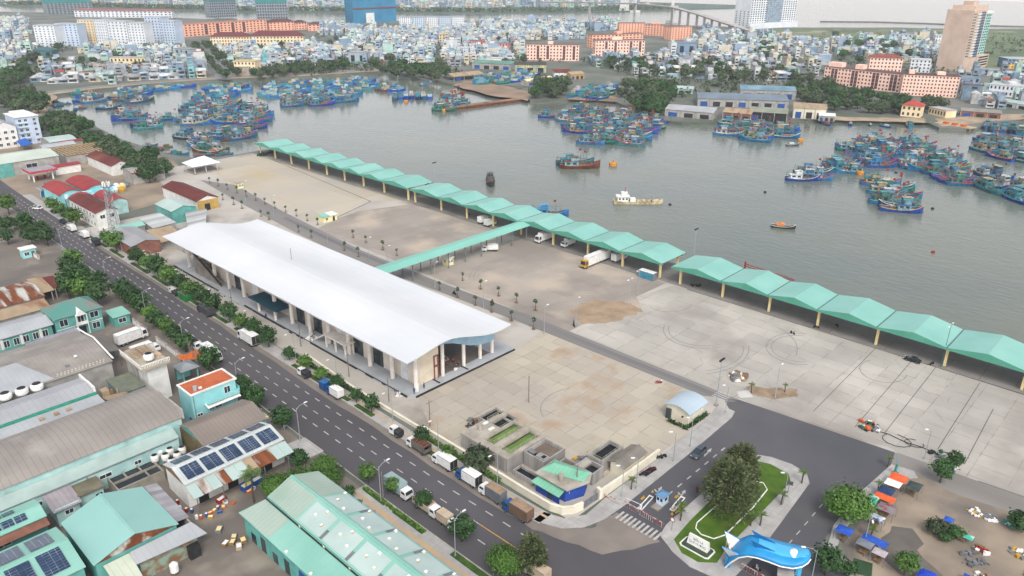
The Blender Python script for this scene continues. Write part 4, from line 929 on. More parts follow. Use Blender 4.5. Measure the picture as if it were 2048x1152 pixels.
def mast(label, x, y, h):
    t = thing('floodlight_mast', label, 'floodlight', (x, y, .06), 0)
    MB().tube([(0, 0, 0), (0, 0, h)], .16, 7, .09).build('pole', m_lampm, t); MB().box(-1, -.08, h, 1, .08, h+.15).build('crossbar', m_grey, t)
    for u in (-.9, -.3, .3, .9): MB().box(u-.2, -.3, h+.15, u+.2, .1, h+.5).build('floodlight', m_black, t)
    MB().box(-.5, -.5, 0, .5, .5, .3).build('base', m_conc, t)
mast('floodlight mast at the turn of the gate road', 154, 75.4, 12.4)
for (px, py) in ((870, 385), (1387, 512)):
    p = G(px, py); mast('tall floodlight mast rising behind the quay canopy', 229.9, p.y*229.9/p.x if p.x > 1 else 250, 15)
def upole(label, x, y, h, z=.1):
    t = thing('utility_pole', label, 'utility pole', (x, y, z), rnd.random())
    MB().tube([(0, 0, 0), (0, 0, h)], .15, 6, .1).build('pole', mat('pole_concrete', '9c938a', '857c74', sc=1), t); MB().box(-.8, -.06, h-.7, .8, .06, h-.58).build('crossarm', m_grey, t)
for x, y, l in ((122.9, 109.6, 'lone pole in the middle of the beige slabs'), (98.9, 119, 'pole at the street wall by the beige slabs'), (99.0, 134.5, 'pole before the hall corner'), (99.6, 152, 'pole on the hall forecourt'), (100.4, 176, 'pole before the hall porch'), (100, 214, 'pole before the dark hall steps'), (103.3, 78.6, 'rusty pole behind the blue walled house'), (73.8, 185, 'leaning pole above the parked motorbikes'), (74.4, 187.6, 'pole in the cluster above the motorbikes'), (75.0, 190, 'tallest pole in the cluster by the water tower'), (73.2, 181.6, 'short pole beside the orange tarpaulin'), (74.5, 105.2, 'pole on the paved walk by the grey lorry'), (75.2, 156, 'pole between two bushy trees'), (70.2, 134, 'pole behind the paved square')):
    upole(l, x, y, 7.0 if 'lone' not in l else 7.4)
# ---------------------------------------------------------------- buildings
class B_:
    'a building thing whose parts are modelled in place'
    def __init__(s, name, label, cat, x, y, group=None):
        s.t = thing(name, label, cat, (x, y, 0), 0, group); s.inv = Matrix.Translation((-x, -y, 0))
    def p(s, mb, name, m, par=None, label=None):
        o = mb.build(name, m); o.parent = par or s.t; o.matrix_parent_inverse = s.inv if par is None else Matrix()
        if label: o['label'] = label
        return o
def gable(bd, x0, x1, y0, y1, ev, rg, ax, rm, wm_, ov=.35, z0=0, ridge=None, rn='roof', wn='wall', arch=0, rcol=None):
    'walls and a thick two-slope (or arched) roof'
    if ax == 'x':
        r = ridge if ridge is not None else (y0+y1)/2
        n = 2 if not arch else 8; pts = []
        for i in range(n+1):
            u = i/n
            y = y0-ov+(y1-y0+2*ov)*u
            if arch: z = ev+(rg-ev)*math.sin(pi*u)**.8
            else: y = (y0-ov, r, y1+ov)[i]; z = (ev, rg, ev)[i]
            pts.append((y, z))
        ring = lambda x: [(x, y, z) for y, z in pts]+[(x, y, z-.14) for y, z in reversed(pts)]
        rings = [ring(x0-ov), ring(x1+ov)]
        gw = [(y0, z0), (y1, z0)]+[(y if abs(y-y0+ov) > .01 and abs(y-y1-ov) > .01 else (y0 if y < r else y1), z-.16) for y, z in reversed(pts)]
        wl = MB().loft([[(x, y, z) for y, z in gw] for x in (x0, x1)])
    else:
        r = ridge if ridge is not None else (x0+x1)/2
        pts = [(x0-ov, ev), (r, rg), (x1+ov, ev)]
        if arch:
            pts = [(x0-ov+(x1-x0+2*ov)*i/8, ev+(rg-ev)*math.sin(pi*i/8)**.8) for i in range(9)]
        ring = lambda y: [(x, y, z) for x, z in pts]+[(x, y, z-.14) for x, z in reversed(pts)]
        rings = [ring(y0-ov), ring(y1+ov)]
        gw = [(x0, z0), (x1, z0)]+[(min(max(x, x0), x1), z-.16) for x, z in reversed(pts)]
        wl = MB().loft([[(x, y, z) for x, z in gw] for y in (y0, y1)])
    w = bd.p(wl, wn, wm_) if wm_ else None
    ro = bd.p(MB().loft(rings), rn, rm)
    if not arch:
        b = MB()
        if ax == 'x': b.box(x0-ov, r-.2, rg-.04, x1+ov, r+.2, rg+.06)
        else: b.box(r-.2, y0-ov, rg-.04, r+.2, y1+ov, rg+.06)
        bd.p(b, 'ridge_cap', rm, ro)
    return w, ro
def lean(bd, pts, m, name='lean_to_roof', th=.12, par=None):
    'single slope from four corner points (x, y, z)'
    return bd.p(MB().add(list(pts)+[(x, y, z-th) for x, y, z in pts], [(0, 1, 2, 3), (7, 6, 5, 4), (0, 1, 5, 4), (1, 2, 6, 5), (2, 3, 7, 6), (3, 0, 4, 7)]), name, m, par)
def win(bd, x, y, z, w, h, side, m=None, fm=None, par=None, name='window'):
    'window on a wall: side -y, +x, -x'
    g = MB(); f = MB(); fm = fm or m_white
    if side in ('-y', '+y'):
        s = -1 if side == '-y' else 1
        g.box(x, min(y, y+s*.03), z, x+w, max(y, y+s*.03), z+h); e = [(x-.1, z-.1, x+w+.1, z), (x-.1, z+h, x+w+.1, z+h+.1), (x-.1, z, x, z+h), (x+w, z, x+w+.1, z+h), (x+w/2-.04, z, x+w/2+.04, z+h)]
        for a, b_, c, d in e: f.box(a, min(y, y+s*.07), b_, c, max(y, y+s*.07), d)
    else:
        s = 1 if side == '+x' else -1
        g.box(min(x, x+s*.03), y, z, max(x, x+s*.03), y+w, z+h); e = [(y-.1, z-.1, y+w+.1, z), (y-.1, z+h, y+w+.1, z+h+.1), (y-.1, z, y, z+h), (y+w, z, y+w+.1, z+h), (y+w/2-.04, z, y+w/2+.04, z+h)]
        for a, b_, c, d in e: f.box(min(x, x+s*.07), a, b_, max(x, x+s*.07), c, d)
    o = bd.p(g, name, m or m_glass, par); bd.p(f, 'frame', fm, o); return o
m_cyan = mat('cyan_wall', 'b4d4d2', '98bebc', sc=.4, detail=8, rust=(.3, .58, .8), rustc='84918c', k=.95)
m_tealw = mat('teal_wall', '68aba4', '579790', sc=.5, detail=7, k=.95)
m_turq = mat('turquoise_wall', '9ad6d8', '89c8cb', sc=.4, k=.95)
m_wwall = mat('white_wall', 'e4e4e0', 'cfcfcb', sc=.4, detail=8, k=1.0)
m_gwall = mat('grey_wall', 'aaa8a4', '8f8d89', sc=.4, detail=8, k=1.0)
m_mintr = mat('mint_sheet', '9fd6c6', '90cabb', sc=.12, rough=.5, seam=('y', 1.1, .05), seamc='86bfb0')
m_mintp = mat('pale_mint_sheet', 'c9ddd8', 'b9cfca', sc=.15, rough=.5, rust=(.25, .66, .8), rustc='a3978a')
m_mintw = mat('weathered_mint_sheet', 'bccdc0', 'a9bfb2', sc=.1, seam=('y', 1.0, .05), rust=(.12, .6, .75), rustc='9db8a6')
m_greyr = mat('grey_brown_sheet', 'aba49d', '9b948e', sc=.1, detail=8, seam=('x', 1.25, .1), seamc='79736e', rust=(.1, .62, .8), rustc='bdb7b0')
m_greyr2 = mat('silver_sheet', 'c3c7cb', 'b2b6ba', sc=.12, seam=('x', 1.1, .06), seamc='9ca1a6', detail=7)
m_greyr3 = mat('dull_grey_sheet', 'a7a19b', '98928d', sc=.2, seam=('x', 1.0, .06), rust=(.15, .55, .75), rustc='b5aea5')
m_rustr = mat('rusty_sheet', '9a5a38', '6d3d28', sc=.4, band=('x', .9, .8), stretch=(1.5, .2, 1), rust=(.3, .5, .62), rustc='cfd0c8', detail=6)
m_tanr = mat('tan_sheet', 'c3ad8f', 'b09a80', sc=.3, rust=(.25, .55, .7), rustc='9c6a4a', stretch=(1, .3, 1))
m_panel = mat('solar_cell', '2b3f5c', '33496a', sc=.6, rough=.18, spec=.7, grid=(1.0, .62, .07), seamc='aebccb')
m_maroon = mat('maroon_sheet', '7a3a36', '6a312e', sc=.2, seam=('y', 1.0, .08), rust=(.06, .55, .75), rustc='94604a')
m_redr = mat('red_sheet', 'b2484a', 'a03d40', sc=.2, seam=('y', 1.0, .06))
# --- long green warehouse along the street
w = B_('warehouse', 'long mint roofed warehouse with pale roof panels and many yellow vents', 'warehouse', 58, 80)
gable(w, 55, 65.8, 40, 114.3, 7, 9.1, 'y', m_mintr, m_tealw, .3, ridge=60.2)
lean(w, [(49.9, 40, 5.0), (54.6, 40, 6.4), (54.6, 115, 6.4), (49.9, 116.8, 5.0)], m_mintr)
w.p(MB().box(50.3, 40, 0, 50.6, 115.5, 4.9).box(50.3, 115.5, 0, 55, 115.8, 5), 'lean_to_wall', m_tealw)
def slope(x): return 7+(2.1)*(x-54.7)/(5.5) if x < 60.2 else 7+2.1*(66.1-x)/5.9
def rp(bd, x0, x1, y0, y1, m, name, dz=.05):
    return bd.p(MB().quad((x0, y0, slope(x0)+dz), (x1, y0, slope(x1)+dz), (x1, y1, slope(x1)+dz), (x0, y1, slope(x0)+dz)), name, m)
rp(w, 55, 59.8, 105.2, 114.5, m_mintw, 'roof_panel'); rp(w, 60.6, 65.9, 105.2, 114.5, m_mintw, 'roof_panel')
w.p(MB().quad((50, 106.5, 5.06), (54.5, 106.5, 6.44), (54.5, 114.9, 6.44), (50, 116.5, 5.06)), 'roof_panel', m_mintw)
for i in range(6):
    ya, yb = 104.6-i*7.6-6.7, 104.6-i*7.6
    rp(w, 60.9, 65.7, ya, yb, m_mintp, 'roof_panel'); rp(w, 55.2, 59.4, ya, yb, m_mintp, 'roof_panel')
    rp(w, 63.7, 65.8, ya-.8, ya-.1, m_grey, 'skylight', .08); rp(w, 55.1, 56.9, ya-.8, ya-.1, m_grey, 'skylight', .08)
    for x, y, c_ in ((62.6, ya+4.8, 0), (61.6, ya+1.6, 1), (65.3, yb-.2, 2), (57.5, ya+4.4, 1), (56.8, ya+1.5, 0), (59, ya+2.8, 2), (54.9, ya+5.5, 1), (50.3, ya+3, 1)):
        z = slope(x) if x > 54.95 else (6.45 if x > 52 else 5.05)
        v = w.p(MB().box(x-.2, y-.18, z-.1, x+.2, y+.18, z+.3), 'vent', (m_yel, m_white, m_cream)[(c_+i) % 3])
        w.p(MB().prism([(x-.27, y-.24), (x+.27, y-.24), (x+.27, y+.24), (x-.27, y+.24)], z+.3, z+.37), 'cap', m_white, v)
w.p(MB().box(54.75, 40, 6.4, 55.0, 114.8, 7.05), 'gutter', m_black); w.p(MB().box(65.9, 40, 6.7, 66.15, 114.6, 7.0), 'gutter', m_grey)
for i, y in enumerate((113.5, 110, 106, 102, 97)):
    w.p(MB().box(50.22, y-1.6, .1, 50.29, y, 3.2 if i % 2 else 2.2), 'door' if i % 2 else 'window', m_glass if i != 4 else m_blue)
w.p(MB().box(50.2, 94.5, 0, 50.28, 97.2, 3.6), 'door', m_blue, None, 'blue sheet door')
# --- mint gable warehouse in the yard
w = B_('warehouse', 'square mint gabled warehouse with a rusty gable in the factory yard', 'warehouse', 33, 128)
gable(w, 26, 40, 120.9, 135.8, 6, 8.4, 'y', mat('mint_sheet_plain', 'a1d3cb', '98cbc3', sc=.1, rough=.5, k=.74), m_tealw, .35, ridge=32.9)
w.p(MB().add([(26.2, 120.72, 5.8), (39.8, 120.72, 5.8), (32.9, 120.72, 8.1)], [(0, 1, 2)]), 'gable_sheet', m_rustr, None, 'rusted gable sheeting')
lean(w, [(40.3, 121.8, 5.7), (43, 122.3, 5.0), (43.2, 137, 5.0), (40.6, 136.3, 5.7)], mat('lavender_sheet', 'b3aeb4', 'c6c8cc', sc=.3, band=('y', 1.3, .9)))
lean(w, [(31.5, 120.5, 5.2), (42.5, 120.5, 5.2), (43.5, 116.6, 4.3), (31, 117.6, 4.5)], m_greyr2)
lean(w, [(27, 120.5, 5.1), (31.4, 120.5, 5.1), (31, 114.5, 4.2), (27, 113.5, 4.2)], mat('cream_sheet', 'dfe6d2', 'cfdcc8', sc=.3, seam=('x', 1.2, .06)))
w.p(MB().box(32, 118.2, 0, 42.2, 118.4, 4.4), 'front_wall', mat('patched_sheet_wall', '8fa89a', '8a6a4f', sc=.6, detail=8, contrast=(.4, .6), k=.9))
w.p(MB().box(42.4, 121, 0, 42.6, 136, 4.9), 'side_wall', m_gwall); w.p(MB().box(40, 116.8, .0, 42, 118.0, 2.6), 'door', m_black)
# --- solar roofed hall at the bottom left corner
w = B_('factory_hall', 'mint roofed hall covered with solar panels in the bottom corner', 'factory hall', 14, 127)
gable(w, -12, 24.2, 120.6, 134.2, 6.8, 8.2, 'x', m_mintr, m_tealw, .3, ridge=127.8)
zs = lambda y: 6.85+1.4*(y-120.3)/7.5 if y < 127.8 else 6.85+1.4*(134.5-y)/6.7
for x0 in (-4.6, .3, 5.2, 9.2, 14.4, 19.0):
    for y0, y1 in ((121.6, 126.9), (128.8, 133.6)):
        w.p(MB().quad((x0, y0, zs(y0)+.1), (x0+3.7, y0, zs(y0)+.1), (x0+3.7, y1, zs(y1)+.1), (x0, y1, zs(y1)+.1)), 'solar_panel', m_panel)
w = B_('factory_hall', 'low mint roof wing with a row of small solar panels at the left edge', 'factory hall', 14, 144)
gable(w, -8, 24.4, 140.9, 147.2, 5.7, 6.7, 'x', m_mintr, m_tealw, .3, ridge=143.6)
z4 = lambda y: 5.75+1.0*(y-140.6)/3 if y < 143.6 else 5.75+1.0*(147.5-y)/3.9
for i in range(9):
    for y0, y1 in ((141.4, 143), (144.4, 146.2)):
        x0 = 20-i*2.1-(0 if y0 < 143 else 1.2)
        w.p(MB().quad((x0, y0, z4(y0)+.1), (x0+1.9, y0, z4(y0)+.1), (x0+1.9, y1, z4(y1)+.1), (x0, y1, z4(y1)+.1)), 'solar_panel', m_panel)
lean(w, [(-8, 139.2, 4.6), (24.6, 139.2, 4.6), (24.6, 140.8, 5.3), (-8, 140.8, 5.3)], mat('rust_strip', '9a6a58', '7d5648', sc=.6, detail=8), 'lower_roof')
for x in (13, 16, 5): win(w, x, 140.9, 3.0, 2.4, .6, '-y')
# --- long curved hall
w = B_('factory_hall', 'longest grey hall with a low curved roof and pale cyan side wall', 'factory hall', 36, 161)
gable(w, 0, 55.7, 152.0, 170.2, 7.8, 9.6, 'x', m_greyr, m_cyan, .3, arch=1)
w.p(MB().box(55.9, 151.6, 7.4, 56.25, 161, 9.7).box(55.9, 161, 7.4, 56.25, 170.4, 9.5), 'parapet', m_gwall)
lean(w, [(0, 149.2, 5.0), (53.5, 149.2, 5.0), (53.5, 151.9, 6.2), (0, 151.9, 6.2)], mat('pale_ledge', 'b9cdc8', 'a7bcb6', sc=.3, detail=8), 'side_ledge')
w.p(MB().box(0, 149.4, 0, 53.4, 149.7, 4.9), 'side_wall', m_cyan)
for x, l in ((16.5, 2.2), (21.5, 1.2), (23.5, 2.6), (31.5, 1.4), (36.8, 2.3), (43.8, 1.3)): win(w, x, 149.4, 2.6, l, .8, '-y')
w.p(MB().tube([(0, 149.3, 4.6), (53, 149.3, 4.6)], .09, 5), 'pipe', m_grey); w.p(MB().tube([(34.5, 149.1, 0), (34.5, 149.1, 4.6)], .09, 5), 'pipe', m_grey)
w = B_('factory_hall', 'narrow white roofed strip with a green ridge beside the curved hall', 'factory hall', 36, 174.6)
lean(w, [(0, 170.7, 7.2), (47, 170.7, 7.2), (47, 176.2, 7.4), (0, 176.2, 7.4)], m_greyr2, 'roof')
w.p(MB().box(0, 171, 0, 46.8, 176, 7.05), 'wall', m_gwall); w.p(MB().box(0, 175.9, 7.35, 47, 176.8, 7.75), 'green_ridge', mat('green_gutter', '3fa58a', '358f78', sc=1))
for x in (34, 37, 39.5): w.p(MB().box(x, 173, 7.3, x+.9, 174, 7.7), 'roof_hatch', m_tanr)
w = B_('factory_hall', 'flat grey hall with white end parapet beside the cooling towers', 'factory hall', 34, 181.6)
gable(w, 0, 46.4, 177.2, 186.2, 7.7, 8.6, 'x', mat('ash_sheet', 'b9bcc1', 'a8abb0', sc=.1, seam=('x', 1.3, .05), detail=8), m_gwall, .2)
w.p(MB().box(46.7, 177, 7.5, 47.1, 181.6, 8.9).box(46.7, 181.6, 7.5, 47.1, 186.5, 8.7), 'parapet', m_wwall)
w = B_('factory_hall', 'wide grey gabled hall with bird marks along the eave behind the water tower', 'factory hall', 40, 202)
gable(w, 5, 55.3, 189.4, 213.6, 7.9, 9.7, 'x', m_greyr3, m_gwall, .3, ridge=201.8)
zs7 = lambda y: 7.95+1.8*(y-189.1)/12.7
w.p(MB().quad((5, 189.6, zs7(189.6)+.03), (42.4, 189.6, zs7(189.6)+.03), (37.8, 201.3, zs7(201.3)+.03), (5, 201.3, zs7(201.3)+.03)), 'roof_panel', m_greyr2)
spm = mat('bird_marks', 'e4e0cc', 'd2cdb8', sc=2)
for i in range(14):
    for k in range(2): w.p(MB().prism([(43.2+i*.82+.2*math.cos(a*1.05)+k*.3, 190.2+k*.8+.2*math.sin(a*1.05)) for a in range(6)], zs7(190.2+k*.8)-.1, zs7(190.2+k*.8)+.05), 'roof_spot', spm)
w.p(MB().tube([(56, 214, 8.4), (56, 208, 9.0), (56, 202, 9.9), (56, 190, 8.2)], .24, 7), 'gutter_pipe', m_wwall)
lean(w, [(56.4, 201, 5.6), (61.2, 200.4, 4.8), (62.2, 215.7, 4.8), (57.5, 215, 5.8)], mat('dark_canvas_roof', '89847f', '7a756f', sc=.3, seam=('x', 1.2, .1)), 'side_canopy')
for x, y in ((61, 201), (61.8, 208), (62, 215)): w.p(MB().tube([(x, y, 0), (x, y, 4.8)], .1, 5), 'post', m_grey)
w.p(MB().box(49, 195.4, 9.0, 49.7, 196, 9.4), 'roof_vent', m_wwall); w.p(MB().box(46, 192.6, 8.5, 46.9, 193.2, 8.8), 'roof_vent', m_grey)
w = B_('low_shed', 'lavender grey strip roofed shed along the gabled hall', 'shed', 46, 220)
lean(w, [(26, 214.4, 4.6), (44.5, 215.2, 4.6), (44.3, 220.3, 5.0), (26, 219, 5.0)], mat('lavender_roof', 'aaa4a6', '9b9597', sc=.2, seam=('x', 1.3, .08)), 'roof')
lean(w, [(44.8, 217, 4.4), (58, 218.2, 4.4), (58, 223.4, 4.9), (44.8, 222.2, 4.9)], mat('lavender_roof2', 'a9a9b4', '9b9ba6', sc=.2, seam=('x', 1.3, .08)), 'roof')
w.p(MB().box(26, 214.8, 0, 44.2, 219, 4.4).box(45, 217.4, 0, 57.8, 222, 4.3), 'wall', m_gwall)
# --- turquoise villa and its wing
w = B_('villa', 'turquoise villa with a green hipped roof and white framed windows', 'villa', 60.5, 233)
x0, x1, y0, y1 = 54.4, 66.8, 228, 238.4
w.p(MB().box(x0, y0, 0, x1, y1, 7), 'wall', m_tealw)
hip = mat('green_hip_roof', '5f9c92', '8a8a84', sc=.12, detail=6, contrast=(.42, .6), seam=('x', .6, .05))
rfv = w.p(MB().add([(x0-.5, y0-.5, 7), (x1+.5, y0-.5, 7), (x1+.5, y1+.5, 7), (x0-.5, y1+.5, 7), (x0+4.4, 233.2, 9.6), (x1-3.4, 233.2, 9.6)], [(0, 1, 5, 4), (1, 2, 5), (2, 3, 4, 5), (3, 0, 4), (3, 2, 1, 0)]), 'roof', hip)
w.p(MB().box(x0-.55, y0-.6, 6.82, x1+.55, y0-.5, 7.0), 'fascia', m_tealw, rfv)
w.p(MB().add([(59.6, 226.9, 6.4), (62.6, 226.9, 6.4), (61.1, 226.9, 8.2), (59.6, 231, 6.4), (62.6, 231, 6.4), (61.1, 231, 8.2)], [(0, 1, 2), (0, 2, 5, 3), (1, 4, 5, 2)]), 'porch_gable', m_wwall)
w.p(MB().box(59.5, 227.1, 3.4, 62.7, 228, 3.6).box(59.5, 227.1, 3.6, 62.7, 227.2, 4.4), 'balcony', m_wwall)
for x in (59.6, 62.4): w.p(MB().box(x, 227.0, 0, x+.25, 227.25, 6.5), 'porch_post', m_wwall)
for x, z, wd, h in ((55.6, 4.2, 2, 1.9), (60.3, 3.7, 1.6, 2.6), (63.7, 4.4, 2.2, 1.7), (56.2, .9, 2.2, 1.8), (63.8, .9, 2, 1.8)): win(w, x, y0, z, wd, h, '-y')
win(w, x1, 230, 4.2, 1.6, 1.6, '+x')
w.p(MB().box(60.2, 227.9, 0, 62, 227.99, 2.6), 'door', m_black)
w.p(MB().box(x0-.05, y0-.06, 3.2, 59.4, y0, 3.4).box(62.8, y0-.06, 3.2, x1+.05, y0, 3.4), 'string_course', m_wwall)
w = B_('office_wing', 'long white roofed wing with a row of windows beside the turquoise villa', 'office wing', 42, 233)
gable(w, 22, 53.6, 228.6, 238.6, 5.6, 6.8, 'x', m_greyr2, m_tealw, .5)
for i in range(11):
    win(w, 27+i*2.4, 228.6, 2.6, 1.3, 1.9, '-y')
for i in range(6): w.p(MB().box(26.2+i*4.8, 228.4, 2.2, 26.9+i*4.8, 228.58, 5.2), 'pilaster', m_wwall)
w = B_('guard_block', 'small turquoise guard block with mint roof at the villa gate', 'guard house', 71, 229)
w.p(MB().box(69.2, 226, 0, 73.6, 231.5, 3.2), 'wall', m_tealw); lean(w, [(68.8, 225.6, 3.3), (74, 225.6, 3.3), (74, 232, 3.7), (68.8, 232, 3.7)], m_mintr, 'roof'); win(w, 70.4, 226, 1.1, 2, 1.3, '-y'); w.p(MB().box(67, 230.5, 3.0, 69.1, 236, 3.2), 'side_roof', m_gwall)
for (xa, ya, xb, yb, l) in ((73.4, 189, 73.8, 208, 'pale boundary wall by the parked refrigerated lorry'), (73.8, 216, 74.2, 225, 'pale boundary wall beside the villa guard block'), (72.2, 304, 72.9, 318, 'blue white boundary wall behind the cyan gatehouse')):
    w = B_('boundary_wall', l, 'wall', (xa+xb)/2, (ya+yb)/2); w.p(MB().box(xa, ya, 0, xb, yb, 1.6), 'panel', m_wwall); w.p(MB().box(xa-.06, ya, 1.6, xb+.06, yb, 1.7), 'coping', m_conc)
    for k in range(4): w.p(MB().box(xa-.05, ya+(yb-ya)*k/3-.15, 0, xb+.08, ya+(yb-ya)*k/3+.15, 1.85), 'pier', m_gwall)
# --- rusty workshops
w = B_('workshop', 'rust streaked gabled workshop at the left edge of the picture', 'workshop', 52, 262)
gable(w, 36, 59.6, 254.6, 271.2, 4.6, 5.8, 'x', m_rustr, m_gwall, .4)
lean(w, [(36, 247.6, 3.2), (59.2, 247.6, 3.2), (59.4, 254.2, 4.0), (36, 254.2, 4.0)], m_tanr)
w.p(MB().box(36.5, 248, 0, 58.8, 253.8, 3.0), 'wall', m_gwall)
w = B_('workshop', 'open fronted workshop with a tan roof and maroon end', 'workshop', 64, 267)
lean(w, [(60.3, 260.6, 3.4), (64.4, 260.6, 3.4), (64.6, 273.6, 4.3), (60.4, 274, 4.3)], m_tanr, 'roof')
lean(w, [(64.5, 262, 3.6), (67.8, 262.4, 3.6), (67.8, 272, 4.2), (64.7, 272.6, 4.2)], m_maroon, 'roof')
w.p(MB().box(60.5, 272.4, 0, 67.5, 272.7, 4.0), 'back_wall', m_gwall)
for x in (60.6, 63.4, 64.6, 67.4): w.p(MB().box(x, 261, 0, x+.25, 261.25, 3.5), 'post', m_gwall)
w = B_('gatehouse', 'little cyan gatehouse with dark windows in the far yard', 'gatehouse', 71, 310)
w.p(MB().box(68.9, 308.6, 0, 73.3, 312, 3.2), 'wall', m_turq); w.p(MB().box(68.5, 308.2, 3.2, 73.7, 312.4, 3.5), 'roof', m_wwall); win(w, 69.5, 308.6, 1.0, 1.5, 1.2, '-y'); w.p(MB().box(71.8, 308.54, 0, 72.8, 308.6, 2.2), 'door', m_glass)
# --- orange topped building, brown hall, solar hall
w = B_('office_block', 'turquoise three storey block with an orange tiled flat roof', 'office block', 66, 160.5)
w.p(MB().box(60.6, 157.2, 0, 71.4, 163.8, 8.8), 'wall', m_turq)
ot = mat('orange_tiles', 'd9774d', 'c96a44', sc=.6, detail=8, rust=(.4, .6, .75), rustc='b9684a', grid=(.8, .8, .04), seamc='b56040')
rr = w.p(MB().box(60.8, 157.4, 8.8, 71.3, 163.6, 8.95), 'roof', ot)
w.p(MB().box(60.4, 157.0, 8.75, 71.8, 157.35, 9.15).box(60.4, 163.65, 8.75, 71.8, 164.0, 9.15).box(60.4, 157.35, 8.75, 60.75, 163.65, 9.15).box(71.4, 157.35, 8.75, 71.8, 163.65, 9.15), 'parapet', m_wwall)
w.p(MB().cyl(62.4, 158.6, 9, 10.1, .5, n=10), 'water_tank', m_greyr2); w.p(MB().box(63.2, 158.5, 8.95, 64, 159, 9.3), 'roof_box', m_wwall)
w.p(MB().box(63.6, 155.9, 5.6, 71.6, 157.2, 5.75).box(63.6, 155.9, 5.75, 71.6, 156.0, 6.6), 'balcony', m_turq); w.p(MB().box(71.4, 157.4, 5.6, 72.4, 163, 5.75).box(72.3, 157.4, 5.75, 72.4, 163, 6.5), 'balcony', m_turq)
lean(w, [(63.4, 155.5, 5.0), (71.6, 155.5, 5.0), (71.6, 157.2, 5.5), (63.4, 157.2, 5.5)], m_wwall, 'awning')
for x, z, wd, h in ((61.4, 3.0, 1.2, .6), (64.4, 3.4, 1, .9), (65.8, 3.4, 1.6, .9), (68.5, 6.2, 1.4, 1.6)): win(w, x, 157.2, z, wd, h, '-y')
w.p(MB().box(60.45, 158.4, 0, 60.58, 159.6, 2.2), 'door', m_blue); w.p(MB().tube([(61, 157.0, 0), (61, 157.0, 8.7)], .07, 5), 'downpipe', m_grey)
w = B_('brown_hall', 'brown grey gabled hall between turquoise block and solar hall', 'hall', 62, 147)
gable(w, 55.4, 70, 141.4, 152.3, 5.7, 7.3, 'x', mat('brown_sheet', '9b9088', '8d837b', sc=.12, seam=('x', .9, .07), detail=8), m_tealw, .35, ridge=147.5)
w.p(MB().box(70.05, 141.2, 5.4, 70.6, 147.3, 5.9), 'eave_trim', mat('cream_trim', 'd8cfa6', 'b9b08e', sc=1))
w.p(MB().box(55.0, 141.6, 0, 55.3, 152, 5.4), 'end_wall', mat('mossy_wall', '837555', '63573f', sc=.5, detail=8))
w = B_('solar_hall', 'white hall with two rows of solar panels and a patched rusty awning', 'hall', 57, 135)
gable(w, 46.6, 67.9, 131.2, 140.2, 5.9, 7.2, 'x', mat('white_sheet', 'dfe6e6', 'ced6d6', sc=.2, seam=('x', 1, .05)), m_wwall, .35, ridge=136.1)
zs10 = lambda y: 5.95+1.3*(y-130.9)/5.2 if y < 136.1 else 5.95+1.3*(140.5-y)/4.4
for i in range(5):
    for k in range(2):
        for y0, y1 in ((131.5, 135.3), (136.9, 139.9)):
            x0 = 47.4+i*4.15+k*1.78
            w.p(MB().quad((x0, y0, zs10(y0)+.1), (x0+1.7, y0, zs10(y0)+.1), (x0+1.7, y1, zs10(y1)+.1), (x0, y1, zs10(y1)+.1)), 'solar_panel', m_panel)
w.p(MB().add([(46.2, 131, 5.7), (46.2, 140.4, 5.7), (46.2, 136.1, 7.1)], [(0, 1, 2)]), 'gable_sheet', mat('tan_gable', '9c7a5c', '84664c', sc=.6))
for i in range(11):
    x0 = 46.4+i*2.0
    lean(w, [(x0, 127.6, 4.2), (x0+1.96, 127.6, 4.2), (x0+1.96, 131, 5.3), (x0, 131, 5.3)], {1: m_rustr, 3: m_rustr, 7: m_rustr, 8: m_rustr, 6: m_tanr}.get(i, m_mintp), 'awning_sheet')
for x in (47, 52.3, 57, 61.5, 67): w.p(MB().tube([(x, 127.8, 0), (x, 127.8, 4.2)], .09, 5), 'awning_post', m_grey)
for x, wd in ((48.6, 2), (54.8, 2.2), (62.2, 2.6)): w.p(MB().box(x, 131.0, 0, x+wd, 131.18, 3.4), 'door', m_black)
# --- white water tower with balustrade
w = B_('water_tower', 'white square tower with balustrade and round white tank on top', 'tower', 60.5, 180.5)
w.p(MB().box(58.6, 175.8, 0, 63.4, 181.6, 9.6), 'shaft', m_wwall)
w.p(MB().box(57, 174.8, 9.6, 64, 187.4, 10.2), 'deck', mat('cream_deck', 'cbbfa9', 'b8ac98', sc=.4)); w.p(MB().box(58, 182, 0, 63.2, 187, 9.55), 'shaft', m_gwall)
bl = MB()
for i in range(19):
    bl.box(57.05+i*.38, 174.85, 10.2, 57.2+i*.38, 175.0, 11)
for i in range(32): bl.box(56.98, 174.9+i*.39, 10.2, 57.1, 175.05+i*.39, 11)
bl.box(57, 174.8, 11, 64, 175.05, 11.15).box(56.92, 174.8, 11, 57.15, 187.4, 11.15)
w.p(bl, 'balustrade', m_wwall)
def cooler(bd, x, y, z, r, par=None):
    c_ = bd.p(MB().lathe(x, y, [(z+.5, r*.9), (z+.9, r), (z+1.6, r), (z+1.9, r*.8), (z+2.1, r*.72)], 14), 'cooling_tower', m_wwall)
    bd.p(MB().lathe(x, y, [(z+2.1, r*.7), (z+2.12, r*.68)], 12), 'fan_opening', m_black, c_)
    for k in range(4): bd.p(MB().tube([(x+r*.7*math.cos(k*1.57+.4), y+r*.7*math.sin(k*1.57+.4), z), (x+r*.7*math.cos(k*1.57+.4), y+r*.7*math.sin(k*1.57+.4), z+.6)], .07, 4), 'leg', m_grey, c_)
cooler(w, 60.4, 178, 10.2, 1.25)
lt = MB()
for i in range(5): lt.box(58.2+i*1.1, 181, 10.55, 58.35+i*1.1, 186.6, 10.7)
